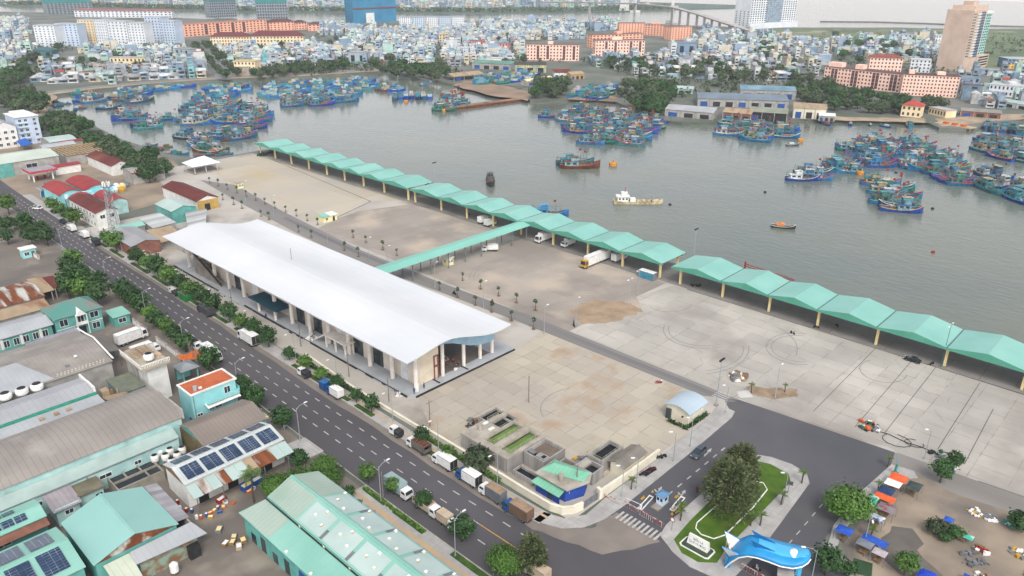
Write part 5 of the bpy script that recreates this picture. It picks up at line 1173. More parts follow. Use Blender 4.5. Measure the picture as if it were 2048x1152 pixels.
for i in range(5): lt.box(58, 181.1+i*1.3, 10.7, 63, 181.25+i*1.3, 10.85)
w.p(lt, 'pergola_lattice', m_tanr); w.p(MB().box(62.3, 178.4, 10.2, 63.6, 180, 10.9), 'roof_box', mat('cream_box', 'dcc3a8', 'cbb298', sc=1))
def cool_thing(label, x, y, z, r, group):
    w = B_('cooling_tower', label, 'cooling tower', x, y, group)
    w.p(MB().lathe(x, y, [(z+.5, r*.9), (z+.9, r), (z+1.5, r), (z+1.8, r*.8), (z+2.0, r*.72)], 14), 'casing', m_wwall); w.p(MB().lathe(x, y, [(z+2.0, r*.7), (z+2.02, r*.68)], 12), 'fan_opening', m_black)
    for k in range(4): w.p(MB().tube([(x+r*.7*math.cos(k*1.57+.4), y+r*.7*math.sin(k*1.57+.4), max(0, z-1)), (x+r*.7*math.cos(k*1.57+.4), y+r*.7*math.sin(k*1.57+.4), z+.6)], .07, 4), 'leg', m_grey)
for x, y in ((31.6, 188), (34.9, 187.7), (38, 187.5)): cool_thing('large white cooling tower between the two grey halls', x, y, 7.4, 1.4, 'roof cooling towers')
for x, y in ((47.6, 148.6), (49.2, 150), (49.4, 147.4), (51, 148.8), (49.6, 145), (51.4, 146.2), (53, 147.4)): cool_thing('white cooling tower in the cluster beside the brown hall', x, y, 1.6, .85, 'cluster of cooling towers')
w = B_('machine_house', 'grey blue machine house with a balustraded balcony by the tower', 'machine house', 54, 178)
w.p(MB().box(51.8, 175, 0, 57.4, 184, 5.8), 'wall', mat('slate_wall', '8fa3a8', '71848a', sc=.5, k=.9)); w.p(MB().box(51.6, 174.8, 5.8, 57.4, 184.2, 6.0), 'roof', mat('mossy_roof', '8a8a72', '6b7a72', sc=.5, detail=8))
for x in (52.2, 54, 55.6): win(w, x, 175, 3, 1.3, 1.7, '-y')
b = MB()
for i in range(16): b.box(51.2+i*.42, 172.6, 3.2, 51.38+i*.42, 172.75, 4.0)
b.box(51, 172.5, 4.0, 57.8, 172.8, 4.12).box(51, 172.5, 2.9, 57.8, 175, 3.2); w.p(b, 'balcony', m_wwall)
w.p(MB().tube([(51, 175, 1), (51, 175, 7.6)], .25, 7), 'pipe', m_tanr); w.p(MB().tube([(50.2, 176.4, 1), (50.2, 176.4, 7.2)], .3, 7), 'pipe', mat('ochre_pipe', 'b98a4a', '8f6a3c', sc=1)); w.p(MB().box(48, 176, 5, 49.6, 178, 7.4), 'unit', m_tanr)
lean(w, [(47.5, 171.2, 7.6), (52.5, 170.8, 7.2), (52.5, 174.5, 6.4), (47.5, 175, 6.8)], m_tanr, 'connecting_roof')
# --- yard sheds, tanks, pavilion
w = B_('yard_shed', 'lavender roofed shed with cyan walls beside the mint warehouse', 'shed', 29, 146.4)
w.p(MB().box(26.8, 143.7, 0, 31, 149, 3.8), 'wall', m_cyan); lean(w, [(26.3, 143.2, 3.7), (31.4, 143.2, 3.7), (31.4, 149.5, 4.4), (26.3, 149.5, 4.4)], mat('lavender_sheet2', 'b5adb2', 'a39ba0', sc=.4, seam=('x', .9, .08)), 'roof'); win(w, 28.3, 143.7, 2, 1.4, .9, '-y')
w = B_('yard_shed', 'flat concrete roofed shed with cyan walls beside the water tanks', 'shed', 33.8, 147.4)
w.p(MB().box(31.5, 145.2, 0, 35.9, 149.6, 3.6), 'wall', m_cyan); w.p(MB().box(31.2, 144.8, 3.6, 36.2, 150, 3.95), 'roof', mat('stained_concrete', '8b8571', '6f6a57', sc=.4, detail=8)); w.p(MB().box(34.4, 145.1, .2, 35.6, 145.18, 2.6), 'door', m_black)
w = B_('settling_tank', 'dark water settling tanks divided by pale walls in the yard', 'tank', 42.6, 147)
b = MB(); b.box(38, 143.6, 0, 47.3, 143.9, 2.4).box(38, 149.8, 0, 47.3, 150.1, 2.4).box(38, 143.9, 0, 38.3, 149.8, 2.4).box(47, 143.9, 0, 47.3, 149.8, 2.4).box(38.3, 146.6, 0, 47, 146.85, 2.35)
for x in (41, 44): b.box(x, 146.85, 0, x+.22, 149.8, 2.35)
b.box(44.4, 143.9, 0, 44.6, 146.6, 2.35); w.p(b, 'wall', mat('pale_concrete_wall', 'b7b0a2', '9c9588', sc=.6, detail=8))
w.p(MB().quad((38.3, 143.9, 1.9), (47, 143.9, 1.9), (47, 149.8, 1.9), (38.3, 149.8, 1.9)), 'water', mat('tank_water', '3c4148', '33383e', sc=.6, rough=.2))
w = B_('pavilion', 'small grey hip roofed pavilion on teal posts behind the orange roof', 'pavilion', 69.6, 180.3)
w.p(MB().add([(67.1, 177.5, 4.3), (72, 177.5, 4.3), (72, 183.2, 4.3), (67.1, 183.2, 4.3), (69.5, 180.3, 5.5)], [(0, 1, 4), (1, 2, 4), (2, 3, 4), (3, 0, 4), (3, 2, 1, 0)]), 'roof', mat('grey_hip', 'a3a9ad', '8f9599', sc=.4, seam=('x', .8, .06)))
for x in (67.6, 71.3):
    for y in (178, 182.5): w.p(MB().box(x, y, 0, x+.3, y+.3, 4.3), 'post', m_tealw)
w.p(MB().box(67.6, 178, 0, 71.6, 178.2, 1.1).box(67.6, 182.6, 0, 71.6, 182.8, 3.2), 'parapet', m_turq)
w = B_('tarpaulin', 'bright orange tarpaulin awning stretched beside the pavilion', 'tarpaulin', 73.5, 186)
w.p(MB().add([(70.6, 185.4, 3.8), (73.4, 184.2, 3.3), (76.2, 183.8, 3.9), (76, 187.6, 4.2), (73.4, 187.6, 3.6), (70.8, 188.2, 4.1)], [(0, 1, 4, 5), (1, 2, 3, 4)]), 'sheet', m_orange)
for x, y in ((70.7, 185.5), (76.1, 184), (75.9, 187.5), (70.9, 188.1)): w.p(MB().tube([(x, y, 0), (x, y, 3.9)], .05, 4), 'pole', m_grey)
# loose stuff of the yards: crates, barrels, sacks, each its own
def barrel(label, x, y, m, h=.9, r=.32, z=.03):
    t = thing('barrel', label, 'barrel', (x, y, z)); MB().lathe(0, 0, [(0, r*.9), (h*.1, r), (h*.5, r*1.06), (h*.9, r), (h, r*.9)], 10).build('body', m, t); MB().lathe(0, 0, [(h, r*.82), (h+.03, r*.8)], 10).build('lid', m_white, t)
def crate(label, x, y, m, a=0, s=.8, z=.03, name='crate'):
    t = thing(name, label, 'crate', (x, y, z), a); MB().box(-s/2, -s*.35, 0, s/2, -s*.31, s*.5).box(-s/2, s*.31, 0, s/2, s*.35, s*.5).box(-s/2, -s*.31, 0, -s/2+.04, s*.31, s*.5).box(s/2-.04, -s*.31, 0, s/2, s*.31, s*.5).box(-s/2, -s*.31, 0, s/2, s*.31, .04).build('body', m, t); MB().box(-s*.44, -s*.29, .05, s*.44, s*.29, s*.4).build('contents', (m_white, m_cream, m_grey)[int(x*7) % 3], t)
for i, (x, y) in enumerate(((46.2, 129.5), (45.6, 130.5), (45, 132), (44.4, 131), (44.7, 133.3), (45.5, 134.2), (46.0, 127), (46.6, 126.4), (47.6, 126.2))): barrel('coloured barrel in the heap at the solar hall gable', x, y, (m_blue, m_red, m_white, m_orange)[i % 4])
for i, (x, y) in enumerate(((48.6, 126.6), (49.4, 126.7), (50.4, 127.2), (51.2, 126.4), (52.2, 127.6), (53.0, 126.2), (48, 125.4), (50, 125.6), (57.2, 127.2), (58.2, 127.4))): crate('plastic crate in front of the solar hall awning', x, y, (m_orange, m_yel, m_blue, m_orange, m_white)[i % 5], i*.4, 1.0)
crate('big red crate at the awning of the solar hall', 51.9, 128.6, m_red, .2, 1.8); crate('long blue crate stack beside the solar hall door', 57.6, 128.6, m_blue, .1, 2.4); crate('second long blue crate beside the solar hall door', 60, 129, m_blue, .1, 2.2)
for i, (x, y, m) in enumerate(((46.3, 116.2, m_wood), (47.4, 115.6, m_wood), (48.2, 116.6, m_grey), (47.6, 113.6, m_tanr), (49, 114.6, m_wood))): crate('wooden pallet box outside the green warehouse wall', x, y, m, .5+i*.2, 1.5)
crate('heaped grey crate alone in the bare factory yard', 47.3, 120.6, m_grey, .8, 1.6)
t = thing('storage_tank', 'upright white storage tank beside the mint warehouse front', 'tank', (36.5, 115.6, 0)); MB().lathe(0, 0, [(.6, .5), (.8, .75), (2.3, .75), (2.6, .45), (2.8, .2)], 12).build('body', m_wwall, t)
for k in range(3): MB().tube([(.5*math.cos(k*2.1), .5*math.sin(k*2.1), 0), (.5*math.cos(k*2.1), .5*math.sin(k*2.1), .9)], .06, 4).build('leg', m_grey, t)
# --- buildings along the far half of the street
def simple(name, label, cat, x0, x1, y0, y1, ev, rg, ax, rm, wl, wins=(), **kw):
    bd = B_(name, label, cat, (x0+x1)/2, (y0+y1)/2); gable(bd, x0, x1, y0, y1, ev, rg, ax, rm, wl, **kw)
    for a in wins: win(bd, *a)
    return bd
simple('market_shed', 'first red curved roof shed behind the blue fish gate', 'shed', 101, 110, 366, 388, 5.6, 7.4, 'y', m_redr, m_turq, arch=1)
simple('market_shed', 'second red curved roof shed beside the yellow sacks', 'shed', 111.6, 122, 366, 390, 5.6, 7.6, 'y', m_redr, m_turq, arch=1)
simple('market_shed', 'small red curved roof shed next to the maroon roof', 'shed', 103, 111.4, 354.5, 361, 5.4, 7, 'y', m_redr, m_cyan, arch=1)
simple('market_shed', 'red curved roof shed behind the lattice tower', 'shed', 112.4, 119, 339.6, 358, 5.4, 7.0, 'y', m_redr, m_cyan, arch=1)
bd = B_('signboard', 'long cyan and white banner board between the red sheds', 'signboard', 109, 363.4); bd.p(MB().box(102, 363.2, 4.4, 123, 363.5, 6.4), 'board', mat('cyan_banner', '7fd6e8', 'd4eef2', sc=.25, contrast=(.45, .55), k=1)); bd.p(MB().box(102, 363.3, 0, 102.3, 363.45, 4.4).box(122.6, 363.3, 0, 122.9, 363.45, 4.4), 'post', m_grey)
bd = simple('office_building', 'two storey white building under a maroon hip roof', 'building', 100.6, 109, 323.5, 353.4, 7, 8.4, 'y', m_maroon, m_wwall)
for i in range(8): win(bd, 100.6, 326+i*3.3, 4.5, 1.5, 1.4, '-x'); win(bd, 100.6, 326+i*3.3, 1.2, 1.5, 1.4, '-x')
for x in (102, 105.5): win(bd, x, 323.5, 4.4, 1.8, 1.4, '-y')
t = thing('lattice_tower', 'grey steel lattice telecom tower beside the maroon roof', 'tower', (105.6, 320.5, 0)); b = MB(); hh = 19
for sx_ in (-1, 1):
    for sy_ in (-1, 1):
        o = MB().tube([(sx_*1.7, sy_*1.7, 0), (sx_*.8, sy_*.8, hh)], .13, 5).build('leg', m_lampm, t)
for k in range(9):
    z0, z1 = hh*k/9, hh*(k+1)/9; r0, r1 = 1.7-.9*k/9, 1.7-.9*(k+1)/9
    for (ax_, ay_), (bx_, by_) in (((-1, -1), (1, -1)), ((1, -1), (1, 1)), ((1, 1), (-1, 1)), ((-1, 1), (-1, -1))):
        b.tube([(ax_*r0, ay_*r0, z0), (bx_*r1, by_*r1, z1)], .07, 4); b.tube([(bx_*r0, by_*r0, z0), (ax_*r1, ay_*r1, z1)], .07, 4)
b.build('bracing', m_lampm, t)
for z in (14.5, 17.5): MB().box(-1.5, -1.5, z, 1.5, 1.5, z+.2).build('platform', m_grey, t)
for k in range(6): MB().box(1.3*math.cos(k)-.2, 1.3*math.sin(k)-.2, 17.8, 1.3*math.cos(k)+.2, 1.3*math.sin(k)+.2, 19.6).build('antenna', m_white, t)
simple('store_shed', 'broad pale grey roofed shed with a brick end beside the street', 'shed', 97, 107.2, 281, 302.8, 4.6, 6, 'y', mat('pale_grey_sheet', 'b5b6b9', 'a5a6a9', sc=.12, seam=('y', 1.2, .05), detail=7), mat('brick_wall', 'a57262', '8a5d50', sc=.6))
simple('store_shed', 'small mint roofed shed squeezed behind the pale grey shed', 'shed', 101.2, 111, 303.4, 309.5, 4.4, 5.4, 'x', m_mintr, m_gwall)
bd = B_('store_shed', 'shed with white and tan striped roof behind the hall', 'shed', 117, 306); lean(bd, [(112, 298, 4), (121.8, 299, 4), (122, 314.4, 4.6), (112.6, 312, 4.6)], mat('striped_sheet', 'dfe4e4', 'd0d6d6', sc=.3, band=('y', 3.4, 1.0)), 'roof'); bd.p(MB().box(112.6, 299, 0, 121.4, 312, 3.9), 'wall', m_gwall)
bd = B_('store_shed', 'rust stained low shed against the white hall end', 'shed', 112, 290); lean(bd, [(107.6, 281, 3.4), (117, 282, 3.4), (118, 296, 4.2), (108.6, 297, 4.2)], m_tanr, 'roof'); lean(bd, [(112, 268, 3), (120, 268, 3), (121, 280, 3.6), (112, 280, 3.6)], mat('rust_white_sheet', 'cfd2d2', 'b4806a', sc=.4, contrast=(.45, .6), stretch=(1, .3, 1)), 'roof'); bd.p(MB().box(108, 283, 0, 116.6, 295, 3.3).box(112.4, 269, 0, 119.6, 279, 2.9), 'wall', m_gwall)
simple('store_shed', 'mint gabled shed with a teal end wall behind the hall', 'shed', 124.8, 135.2, 309.4, 324.6, 5.6, 7.2, 'y', m_mintp, m_tealw)
bd = B_('store_shed', 'long low shed with white and maroon striped roof', 'shed', 131, 298); lean(bd, [(121.4, 288, 3.4), (128, 287, 3.4), (139, 308, 4), (130, 309, 4)], mat('stripe_maroon', 'e2e4e4', 'd2d6d6', sc=.4, band=('y', 2.6, 1.3)), 'roof'); bd.p(MB().prism([(122, 289), (128, 288), (138, 307), (130.4, 308)], 0, 3.3), 'wall', m_gwall)
bd = simple('store_shed', 'long maroon roofed shed with a yellow end wall', 'shed', 139.8, 149.6, 318.6, 352.4, 4.8, 6.6, 'y', m_maroon, m_wwall); bd.p(MB().box(139.9, 318.4, 0, 149.5, 318.55, 4.6), 'end_wall', mat('ochre_wall', 'd9b56a', 'c4a15a', sc=.5)); bd.p(MB().box(143, 318.2, 0, 145.4, 318.38, 3), 'door', m_black)
bd = simple('long_shed', 'grey walled long shed with a thin red roof edge', 'shed', 139, 154.4, 383, 394.6, 5.8, 6.6, 'x', mat('grey_red_sheet', 'b9b3b0', 'a8a29f', sc=.2), m_gwall); bd.p(MB().box(138.6, 382.5, 5.6, 154.8, 382.7, 5.95), 'eave_trim', m_redr)
for x in (141, 146, 151): win(bd, x, 383, 2.8, 1.4, 1.6, '-y')
simple('long_shed', 'dark maroon hip roofed shed among the shore trees', 'shed', 138.4, 148, 407.5, 440, 5, 7, 'y', m_maroon, m_wwall)
bd = B_('roof_frame', 'roofless hall showing tan timber rafters in rows', 'hall', 143, 461)
for k in range(5):
    y = 449+k*5.6
    bd.p(MB().box(131, y-.3, 4.4, 155, y+.3, 4.9), 'beam', m_tanr)
    for j in range(12): bd.p(MB().box(131.4+j*2, y-2.4, 4.9, 131.9+j*2, y+2.4, 5.1), 'rafter', mat('rafter_tan', 'd6b884', 'c4a673', sc=1))
bd.p(MB().box(130.6, 447, 0, 155.4, 447.5, 4.4).box(130.6, 473, 0, 155.4, 473.5, 4.4).box(130.6, 447.5, 0, 131, 473, 4.4).box(155, 447.5, 0, 155.4, 473, 4.4), 'wall', m_gwall); bd.p(MB().quad((131, 447.5, .1), (155, 447.5, .1), (155, 473, .1), (131, 473, .1)), 'floor', mat('maroon_floor', '84504a', '6a403b', sc=.3))
bd = B_('petrol_station', 'petrol station with grey canopy edged in red at the junction', 'petrol station', 112, 428)
bd.p(MB().box(105.6, 421, 4.6, 117.6, 432, 5.3), 'canopy', mat('canopy_grey', 'b3aeb4', 'a39ea4', sc=.3)); bd.p(MB().box(105.3, 420.7, 4.5, 117.9, 420.98, 5.4).box(105.3, 421, 4.5, 105.58, 432.2, 5.4).box(117.62, 421, 4.5, 117.9, 432.2, 5.4), 'canopy_edge', mat('pink_red', 'd94a68', 'c43f5c', sc=1))
for x in (107, 115.6):
    for y in (422.6, 430): bd.p(MB().box(x-.3, y-.3, 0, x+.3, y+.3, 4.6), 'post', m_wwall)
for x in (109.6, 113): bd.p(MB().box(x-.4, 426, 0, x+.4, 427, 1.8), 'pump', m_red)
bd.p(MB().box(119, 429, 0, 131, 434, 3.8), 'kiosk', m_wwall); bd.p(MB().box(118.6, 428.6, 3.8, 131.4, 434.4, 4.3), 'kiosk_roof', m_redr)
bd = simple('big_store', 'huge cream roofed store hall with cyan wall at the left edge', 'hall', 88, 125.4, 442, 466, 7, 8.8, 'x', mat('cream_roof', 'dce6da', 'cdd9cd', sc=.08, seam=('x', 1.6, .06)), m_gwall); bd.p(MB().box(88, 441.7, 0, 104, 441.95, 6.8), 'cyan_wall', m_tealw); win(bd, 110, 442, 3, 5, 2, '-y')
bd = B_('apartment_house', 'tall pale blue house with balconies above the shore trees', 'apartment house', 138, 530)
bd.p(MB().box(128.5, 517, 0, 140.6, 536, 16), 'wall', mat('pale_blue_wall', 'c3d0e4', 'b2bfd4', sc=.3, k=1)); bd.p(MB().box(128, 516.4, 16, 141, 536.6, 16.4), 'roof', m_wwall); bd.p(MB().box(130, 520, 16.4, 138, 532, 18), 'roof_room', m_wwall)
for z in (1.4, 4.6, 7.8, 11, 13.4):
    for x in (130, 133, 137.6): win(bd, x, 517, z, 1.5, 1.4, '-y')
    bd.p(MB().box(128.6, 516.0, z-1, 134.6, 517, z-.85), 'balcony', m_cyan)
bd = simple('terrace_house', 'stepped white terrace houses beside the pale blue house', 'house', 116, 127.6, 515, 540, 12, 15, 'y', m_greyr2, m_wwall)
for z in (1.4, 4.8, 8.2):
    for x in (117.4, 121, 124.6): win(bd, x, 515, z, 1.6, 1.5, '-y')
bd = B_('tarpaulin', 'bright blue tarpaulin roof among the old sheds', 'tarpaulin', 127.6, 505); lean(bd, [(123.6, 495, 3.8), (130.4, 500, 3.6), (131, 515, 4.4), (125, 511, 4.2)], mat('bright_blue_sheet', '2f73d6', '2864c0', sc=.4), 'sheet')
for x, y in ((124, 496), (130, 500.6), (130.4, 514), (125.4, 510)): bd.p(MB().tube([(x, y, 0), (x, y, 3.9)], .1, 4), 'pole', m_grey)
bd = simple('old_shed', 'white curved roof shed beside the blue tarpaulin', 'shed', 136, 150, 489, 505, 5, 6.2, 'x', m_mintp, m_gwall, arch=1)
simple('old_shed', 'long silver roofed shed in front of the roofless hall', 'shed', 128.6, 145.4, 476.6, 485, 4.8, 5.8, 'x', m_greyr2, m_gwall, arch=1)
simple('old_shed', 'pink red roofed low shed by the silver shed', 'shed', 140, 152.4, 485.8, 488.6, 4.6, 5.2, 'x', m_redr, m_gwall)
for i, (x, y) in enumerate(((124.4, 381), (126, 383), (128, 380.6), (130.4, 382.4), (132.6, 380.8), (134.8, 382), (127.6, 377), (130, 374.8))):
    t = thing('sack_stack', 'tall covered heap of sacks beside the red sheds', 'sacks', (x, y, 0), i); MB().lathe(0, 0, [(0, 1.5), (1.2, 1.6), (2.2, 1.1), (2.6, .4)], 9).build('cover', (m_white, m_yel, mat('cover_blue', '4a7fb0', '3f6f9c', sc=1), m_white, m_cream, m_grey)[i % 6], t)
# ---------------------------------------------------------------- effluent tanks, gate, stalls
m_tank = mat('tank_concrete', 'a9a6a2', '8d8a87', sc=.5, detail=9, seam=('y', .9, .12), seamc='7d7a77', stretch=(1, 1, .15), k=.9)
m_tank2 = mat('tank_top', 'bdb6aa', '9f988d', sc=.4, detail=8, k=.8)
m_green = mat('green_water', '6d8a48', '566f3a', sc=.35, rough=.3, k=.9)
m_murk = mat('brown_water', '8a7b6e', '75685c', sc=.4, rough=.4)
m_dkw = mat('dark_water', '252b30', '1d2226', sc=.5, rough=.15)
def tank(bd, x0, x1, y0, y1, h, cells, tx=.35):
    b = MB(); b.box(x0, y0, 0, x1, y0+tx, h).box(x0, y1-tx, 0, x1, y1, h).box(x0, y0+tx, 0, x0+tx, y1-tx, h).box(x1-tx, y0+tx, 0, x1, y1-tx, h)
    bd.p(b, 'tank_wall', m_tank)
    for cx0, cx1, cy0, cy1, m, lv in cells:
        bd.p(MB().quad((cx0, cy0, lv), (cx1, cy0, lv), (cx1, cy1, lv), (cx0, cy1, lv)), 'water', m)
def rail(bd, pts, z, h=.9):
    b = MB()
    for p, q in zip(pts, pts[1:]):
        p3, q3 = Vector((*p, z)), Vector((*q, z)); n = max(1, int((q3-p3).length/1.4))
        for k in (h, h*.5): b.tube([p3+Vector((0, 0, k)), q3+Vector((0, 0, k))], .035, 4)
        for i in range(n+1): c = p3.lerp(q3, i/n); b.tube([c, c+Vector((0, 0, h))], .035, 4)
    bd.p(b, 'railing', mat('rail_cream', 'd9d2b4', 'c7c0a2', sc=1))
w = B_('treatment_tank', 'big concrete effluent tank with two green ponds beside the street wall', 'tank', 104, 98)
b = MB()   # deck with the ponds left open
b.box(98.3, 102.6, 3.2, 105.8, 107.9, 3.7)
for x0, x1, y0, y1 in ((98.3, 110.4, 93.4, 94.4), (98.3, 110.4, 97.4, 99.4), (98.3, 110.4, 102.2, 102.6), (98.3, 100.3, 94.4, 97.4), (98.3, 100.3, 99.4, 102.2), (109.7, 110.4, 94.4, 97.4), (109.7, 110.4, 99.4, 102.2)): b.box(x0, y0, 3.2, x1, y1, 3.7)
w.p(b, 'deck', m_tank2)
w.p(MB().box(98.4, 93.5, 0, 110.3, 93.9, 3.2).box(98.4, 93.9, 0, 98.8, 107.8, 3.2).box(109.9, 93.9, 0, 110.3, 107.8, 3.2).box(98.8, 107.4, 0, 109.9, 107.8, 3.2), 'tank_wall', m_tank)
for y0, y1 in ((94.4, 97.4), (99.4, 102.2)): w.p(MB().quad((100.3, y0, 2.9), (109.7, y0, 2.9), (109.7, y1, 2.9), (100.3, y1, 2.9)), 'water', m_green); rail(w, [(100.2, y0-.1), (109.8, y0-.1), (109.8, y1+.1), (100.2, y1+.1), (100.2, y0-.1)], 3.7)
w.p(MB().cyl(102.2, 105.6, 3.7, 5.2, .5, n=10), 'chimney', m_tank2); w.p(MB().box(104.2, 106.2, 3.7, 105.6, 106.9, 3.9), 'hatch', m_wwall); w.p(MB().box(103.4, 103.6, 3.7, 105, 104.4, 3.85), 'hatch', m_wwall)
w = B_('treatment_tank', 'pair of narrow dark water tanks at the far side of the green ponds', 'tank', 109, 106.5)
tank(w, 106, 112, 103, 110.2, 3.3, ((106.4, 111.6, 103.4, 106, m_dkw, 2.8), (106.4, 111.6, 107.6, 109.8, m_dkw, 2.8))); w.p(MB().box(106.4, 106.2, 2.6, 111.6, 107.4, 3.3), 'walkway', m_tank2); rail(w, [(106.3, 107.4), (111.7, 107.4)], 3.3); rail(w, [(106.3, 106.2), (111.7, 106.2)], 3.3)
w = B_('treatment_tank', 'lower concrete tank of brown water with pale side boxes', 'tank', 106, 90.5)
tank(w, 103.2, 110.2, 87.4, 93.2, 3.4, ((105.4, 109.8, 87.8, 92.8, m_murk, 2.6),)); w.p(MB().box(103.6, 87.8, 0, 105.3, 90.2, 3.6), 'side_box', m_tank); w.p(MB().box(103.9, 88.1, 3.6, 105.0, 89, 3.62), 'opening', m_dkw); w.p(MB().box(103.9, 91, 3.3, 105, 92.6, 3.5), 'machinery', m_grey)
w = B_('low_tank', 'low open concrete trough between the tanks and the street wall', 'tank', 100.4, 89.6)
tank(w, 98.9, 101.3, 86.8, 92.4, 1.3, ((99.2, 101, 87.1, 92.1, m_dkw, .8),), .25)
w = B_('treatment_tank', 'raised dark water tank behind the blue walled house', 'tank', 116, 80.8)
tank(w, 112.2, 120, 79, 82.8, 3.1, ((112.6, 119.6, 79.4, 82.4, m_dkw, 2.3),)); rail(w, [(112.2, 79), (120, 79), (120, 82.8), (112.2, 82.8), (112.2, 79)], 3.1)
w = B_('treatment_tank', 'small square dark tank close behind the blue walled house', 'tank', 109.6, 80.4)
tank(w, 107.6, 111.4, 77.8, 82.6, 2.9, ((108, 111, 78.2, 80.6, m_dkw, 2.0),)); w.p(MB().box(108, 80.8, 2.3, 111, 82.2, 2.9), 'cover_slab', m_tank2)
w = B_('treatment_tank', 'shallow brown settling basin by the mint roof ridge', 'tank', 107.6, 84.9); tank(w, 105.6, 109.6, 83.2, 86.8, 1.8, ((106, 109.2, 83.6, 86.4, m_murk, 1.3),))
heap('pipe_heap', 'rusty pump and pipes between the tank pair', 'machinery', 112.4, 84.6, 1.7, [m_grey, m_tanr, m_yel], 26, 1.2, 0, (.3, 1.4)); heap('scrap_heap', 'dark scrap iron heap at the tank corner', 'scrap', 106.6, 112.4, 2.0, [m_grey, m_black, m_wood], 34, .8, .05, (.3, 1.2))
# --- blue walled pump house
w = B_('pump_house', 'blue walled house with mint roof and concrete chimney stub', 'house', 102, 81.5)
m_bwall = mat('royal_blue_wall', '2a4ba0', '223f8a', sc=.4, k=1.1)
w.p(MB().prism([(99.6, 78.6), (103.8, 77.0), (106.6, 78.4), (104.6, 85.4), (99.6, 85.4)], 0, 3.5), 'wall', m_bwall)
w.p(MB().prism([(98.9, 86.2), (98.9, 77.6), (104.2, 76.0), (107.0, 77.6), (105.2, 86.2)], 3.5, 3.75), 'roof_slab', m_tank2)
w.p(MB().add([(100.2, 85.9, 3.8), (105.0, 86.0, 3.85), (106.8, 77.7, 3.85), (103.2, 76.8, 3.85), (102.9, 84.4, 5.0), (104.4, 79.0, 5.0)], [(0, 1, 4), (1, 2, 5, 4), (2, 3, 5), (3, 0, 4, 5)]), 'roof', mat('aqua_roof', '8fd2b4', '80c4a6', sc=.2, seam=('y', .9, .06)))
w.p(MB().cyl(100.6, 80.6, 3.75, 5.3, .55, n=12), 'chimney', m_tank2); lean(w, [(97.4, 78.4, 2.5), (99.6, 78.6, 3.0), (99.6, 85.6, 3.0), (97.4, 85.8, 2.5)], mat('aqua_roof', ''), 'lean_to_roof')
w.p(MB().box(98.2, 79, 0, 98.4, 85.2, 2.4), 'lean_to_wall', m_bwall)
win(w, 100.6, 78.3, 1.8, 1.2, .5, '-y'); w.p(MB().box(98.14, 81, 0, 98.2, 82, 2), 'door', m_glass)
# --- grey roofed house, arched office
w = simple('store_house', 'cream house with a weathered grey sheet roof by the gate wall', 'house', 114, 121.6, 74.6, 78, 2.9, 3.8, 'x', mat('weathered_grey', '98928a', '857f77', sc=.3, seam=('x', .9, .1), detail=8), mat('cream_wall', 'e3ddc8', 'd2ccb8', sc=.4, k=.95), ov=.5)
w = simple('gate_office', 'small office with a pale arched blue roof inside the gate', 'office', 141.2, 148.2, 75.6, 81.6, 3.4, 4.6, 'x', mat('ice_roof', 'c9dbe8', 'b9ccda', sc=.1, rough=.45), mat('cream_wall', ''), ov=.7, arch=1)
for x in (142.4, 144.6, 146.6): win(w, x, 75.6, 2.3, .9, .5, '-y')
w.p(MB().box(140.6, 80.2, 0, 141.2, 81.4, 2.6), 'door', m_glass); w.p(MB().box(139.9, 76.4, 2.4, 140.3, 76.8, 2.7), 'vent', m_black)
hd = MB()
def hedge(label, pts, wd, h, m=leafA, seed=5):
    r = random.Random(seed); b = MB()
    for p, q in zip(pts, pts[1:]):
        p, q = Vector((*p, 0)), Vector((*q, 0)); n = int((q-p).length*26)
        for i in range(n):
            c = p.lerp(q, r.random())+Vector((r.uniform(-wd, wd)/2, r.uniform(-wd, wd)/2, r.uniform(.05, h))); u = Vector((r.gauss(0, 1), r.gauss(0, 1), r.gauss(0, 1))).normalized()*.3; v = u.cross(Vector((r.gauss(0, 1), r.gauss(0, 1), 1))).normalized()*.22
            b.add([c-u, c+v, c+u, c-v], [(0, 1, 2, 3)])
    t = thing('hedge', label, 'hedge', (pts[0][0], pts[0][1], .1)); o = b.build('foliage', m); o.parent = t; o.matrix_parent_inverse = Matrix.Translation((-pts[0][0], -pts[0][1], 0))
hedge('dark clipped hedge round the arched roof office', [(139.6, 80), (139.6, 74.9), (148.8, 74.7)], .9, .9)
hedge('long green hedge along the hall side boundary wall', [(lane(y)[1]+3.9, y) for y in (92, 118)], .9, 1.1, leafB, 6); hedge('green hedge strip between hall pavement and forecourt wall', [(lane(y)[1]+3.9, y) for y in (134, 172)], .9, 1.1, leafA, 7); hedge('dark hedge strip before the far half of the hall', [(lane(y)[1]+3.9, y) for y in (184, 262)], .9, 1.0, leafA, 8)
hedge('thick green hedge along the green warehouse wall', [(lane(y)[0]-7.2, y) for y in (62, 112)], 1.6, 1.1, leafB, 9)
hedge('low flowering shrub strip on the factory side kerb', [(lane(y)[0]-1.0, y) for y in (92, 111)], .7, .6, leafB, 10)
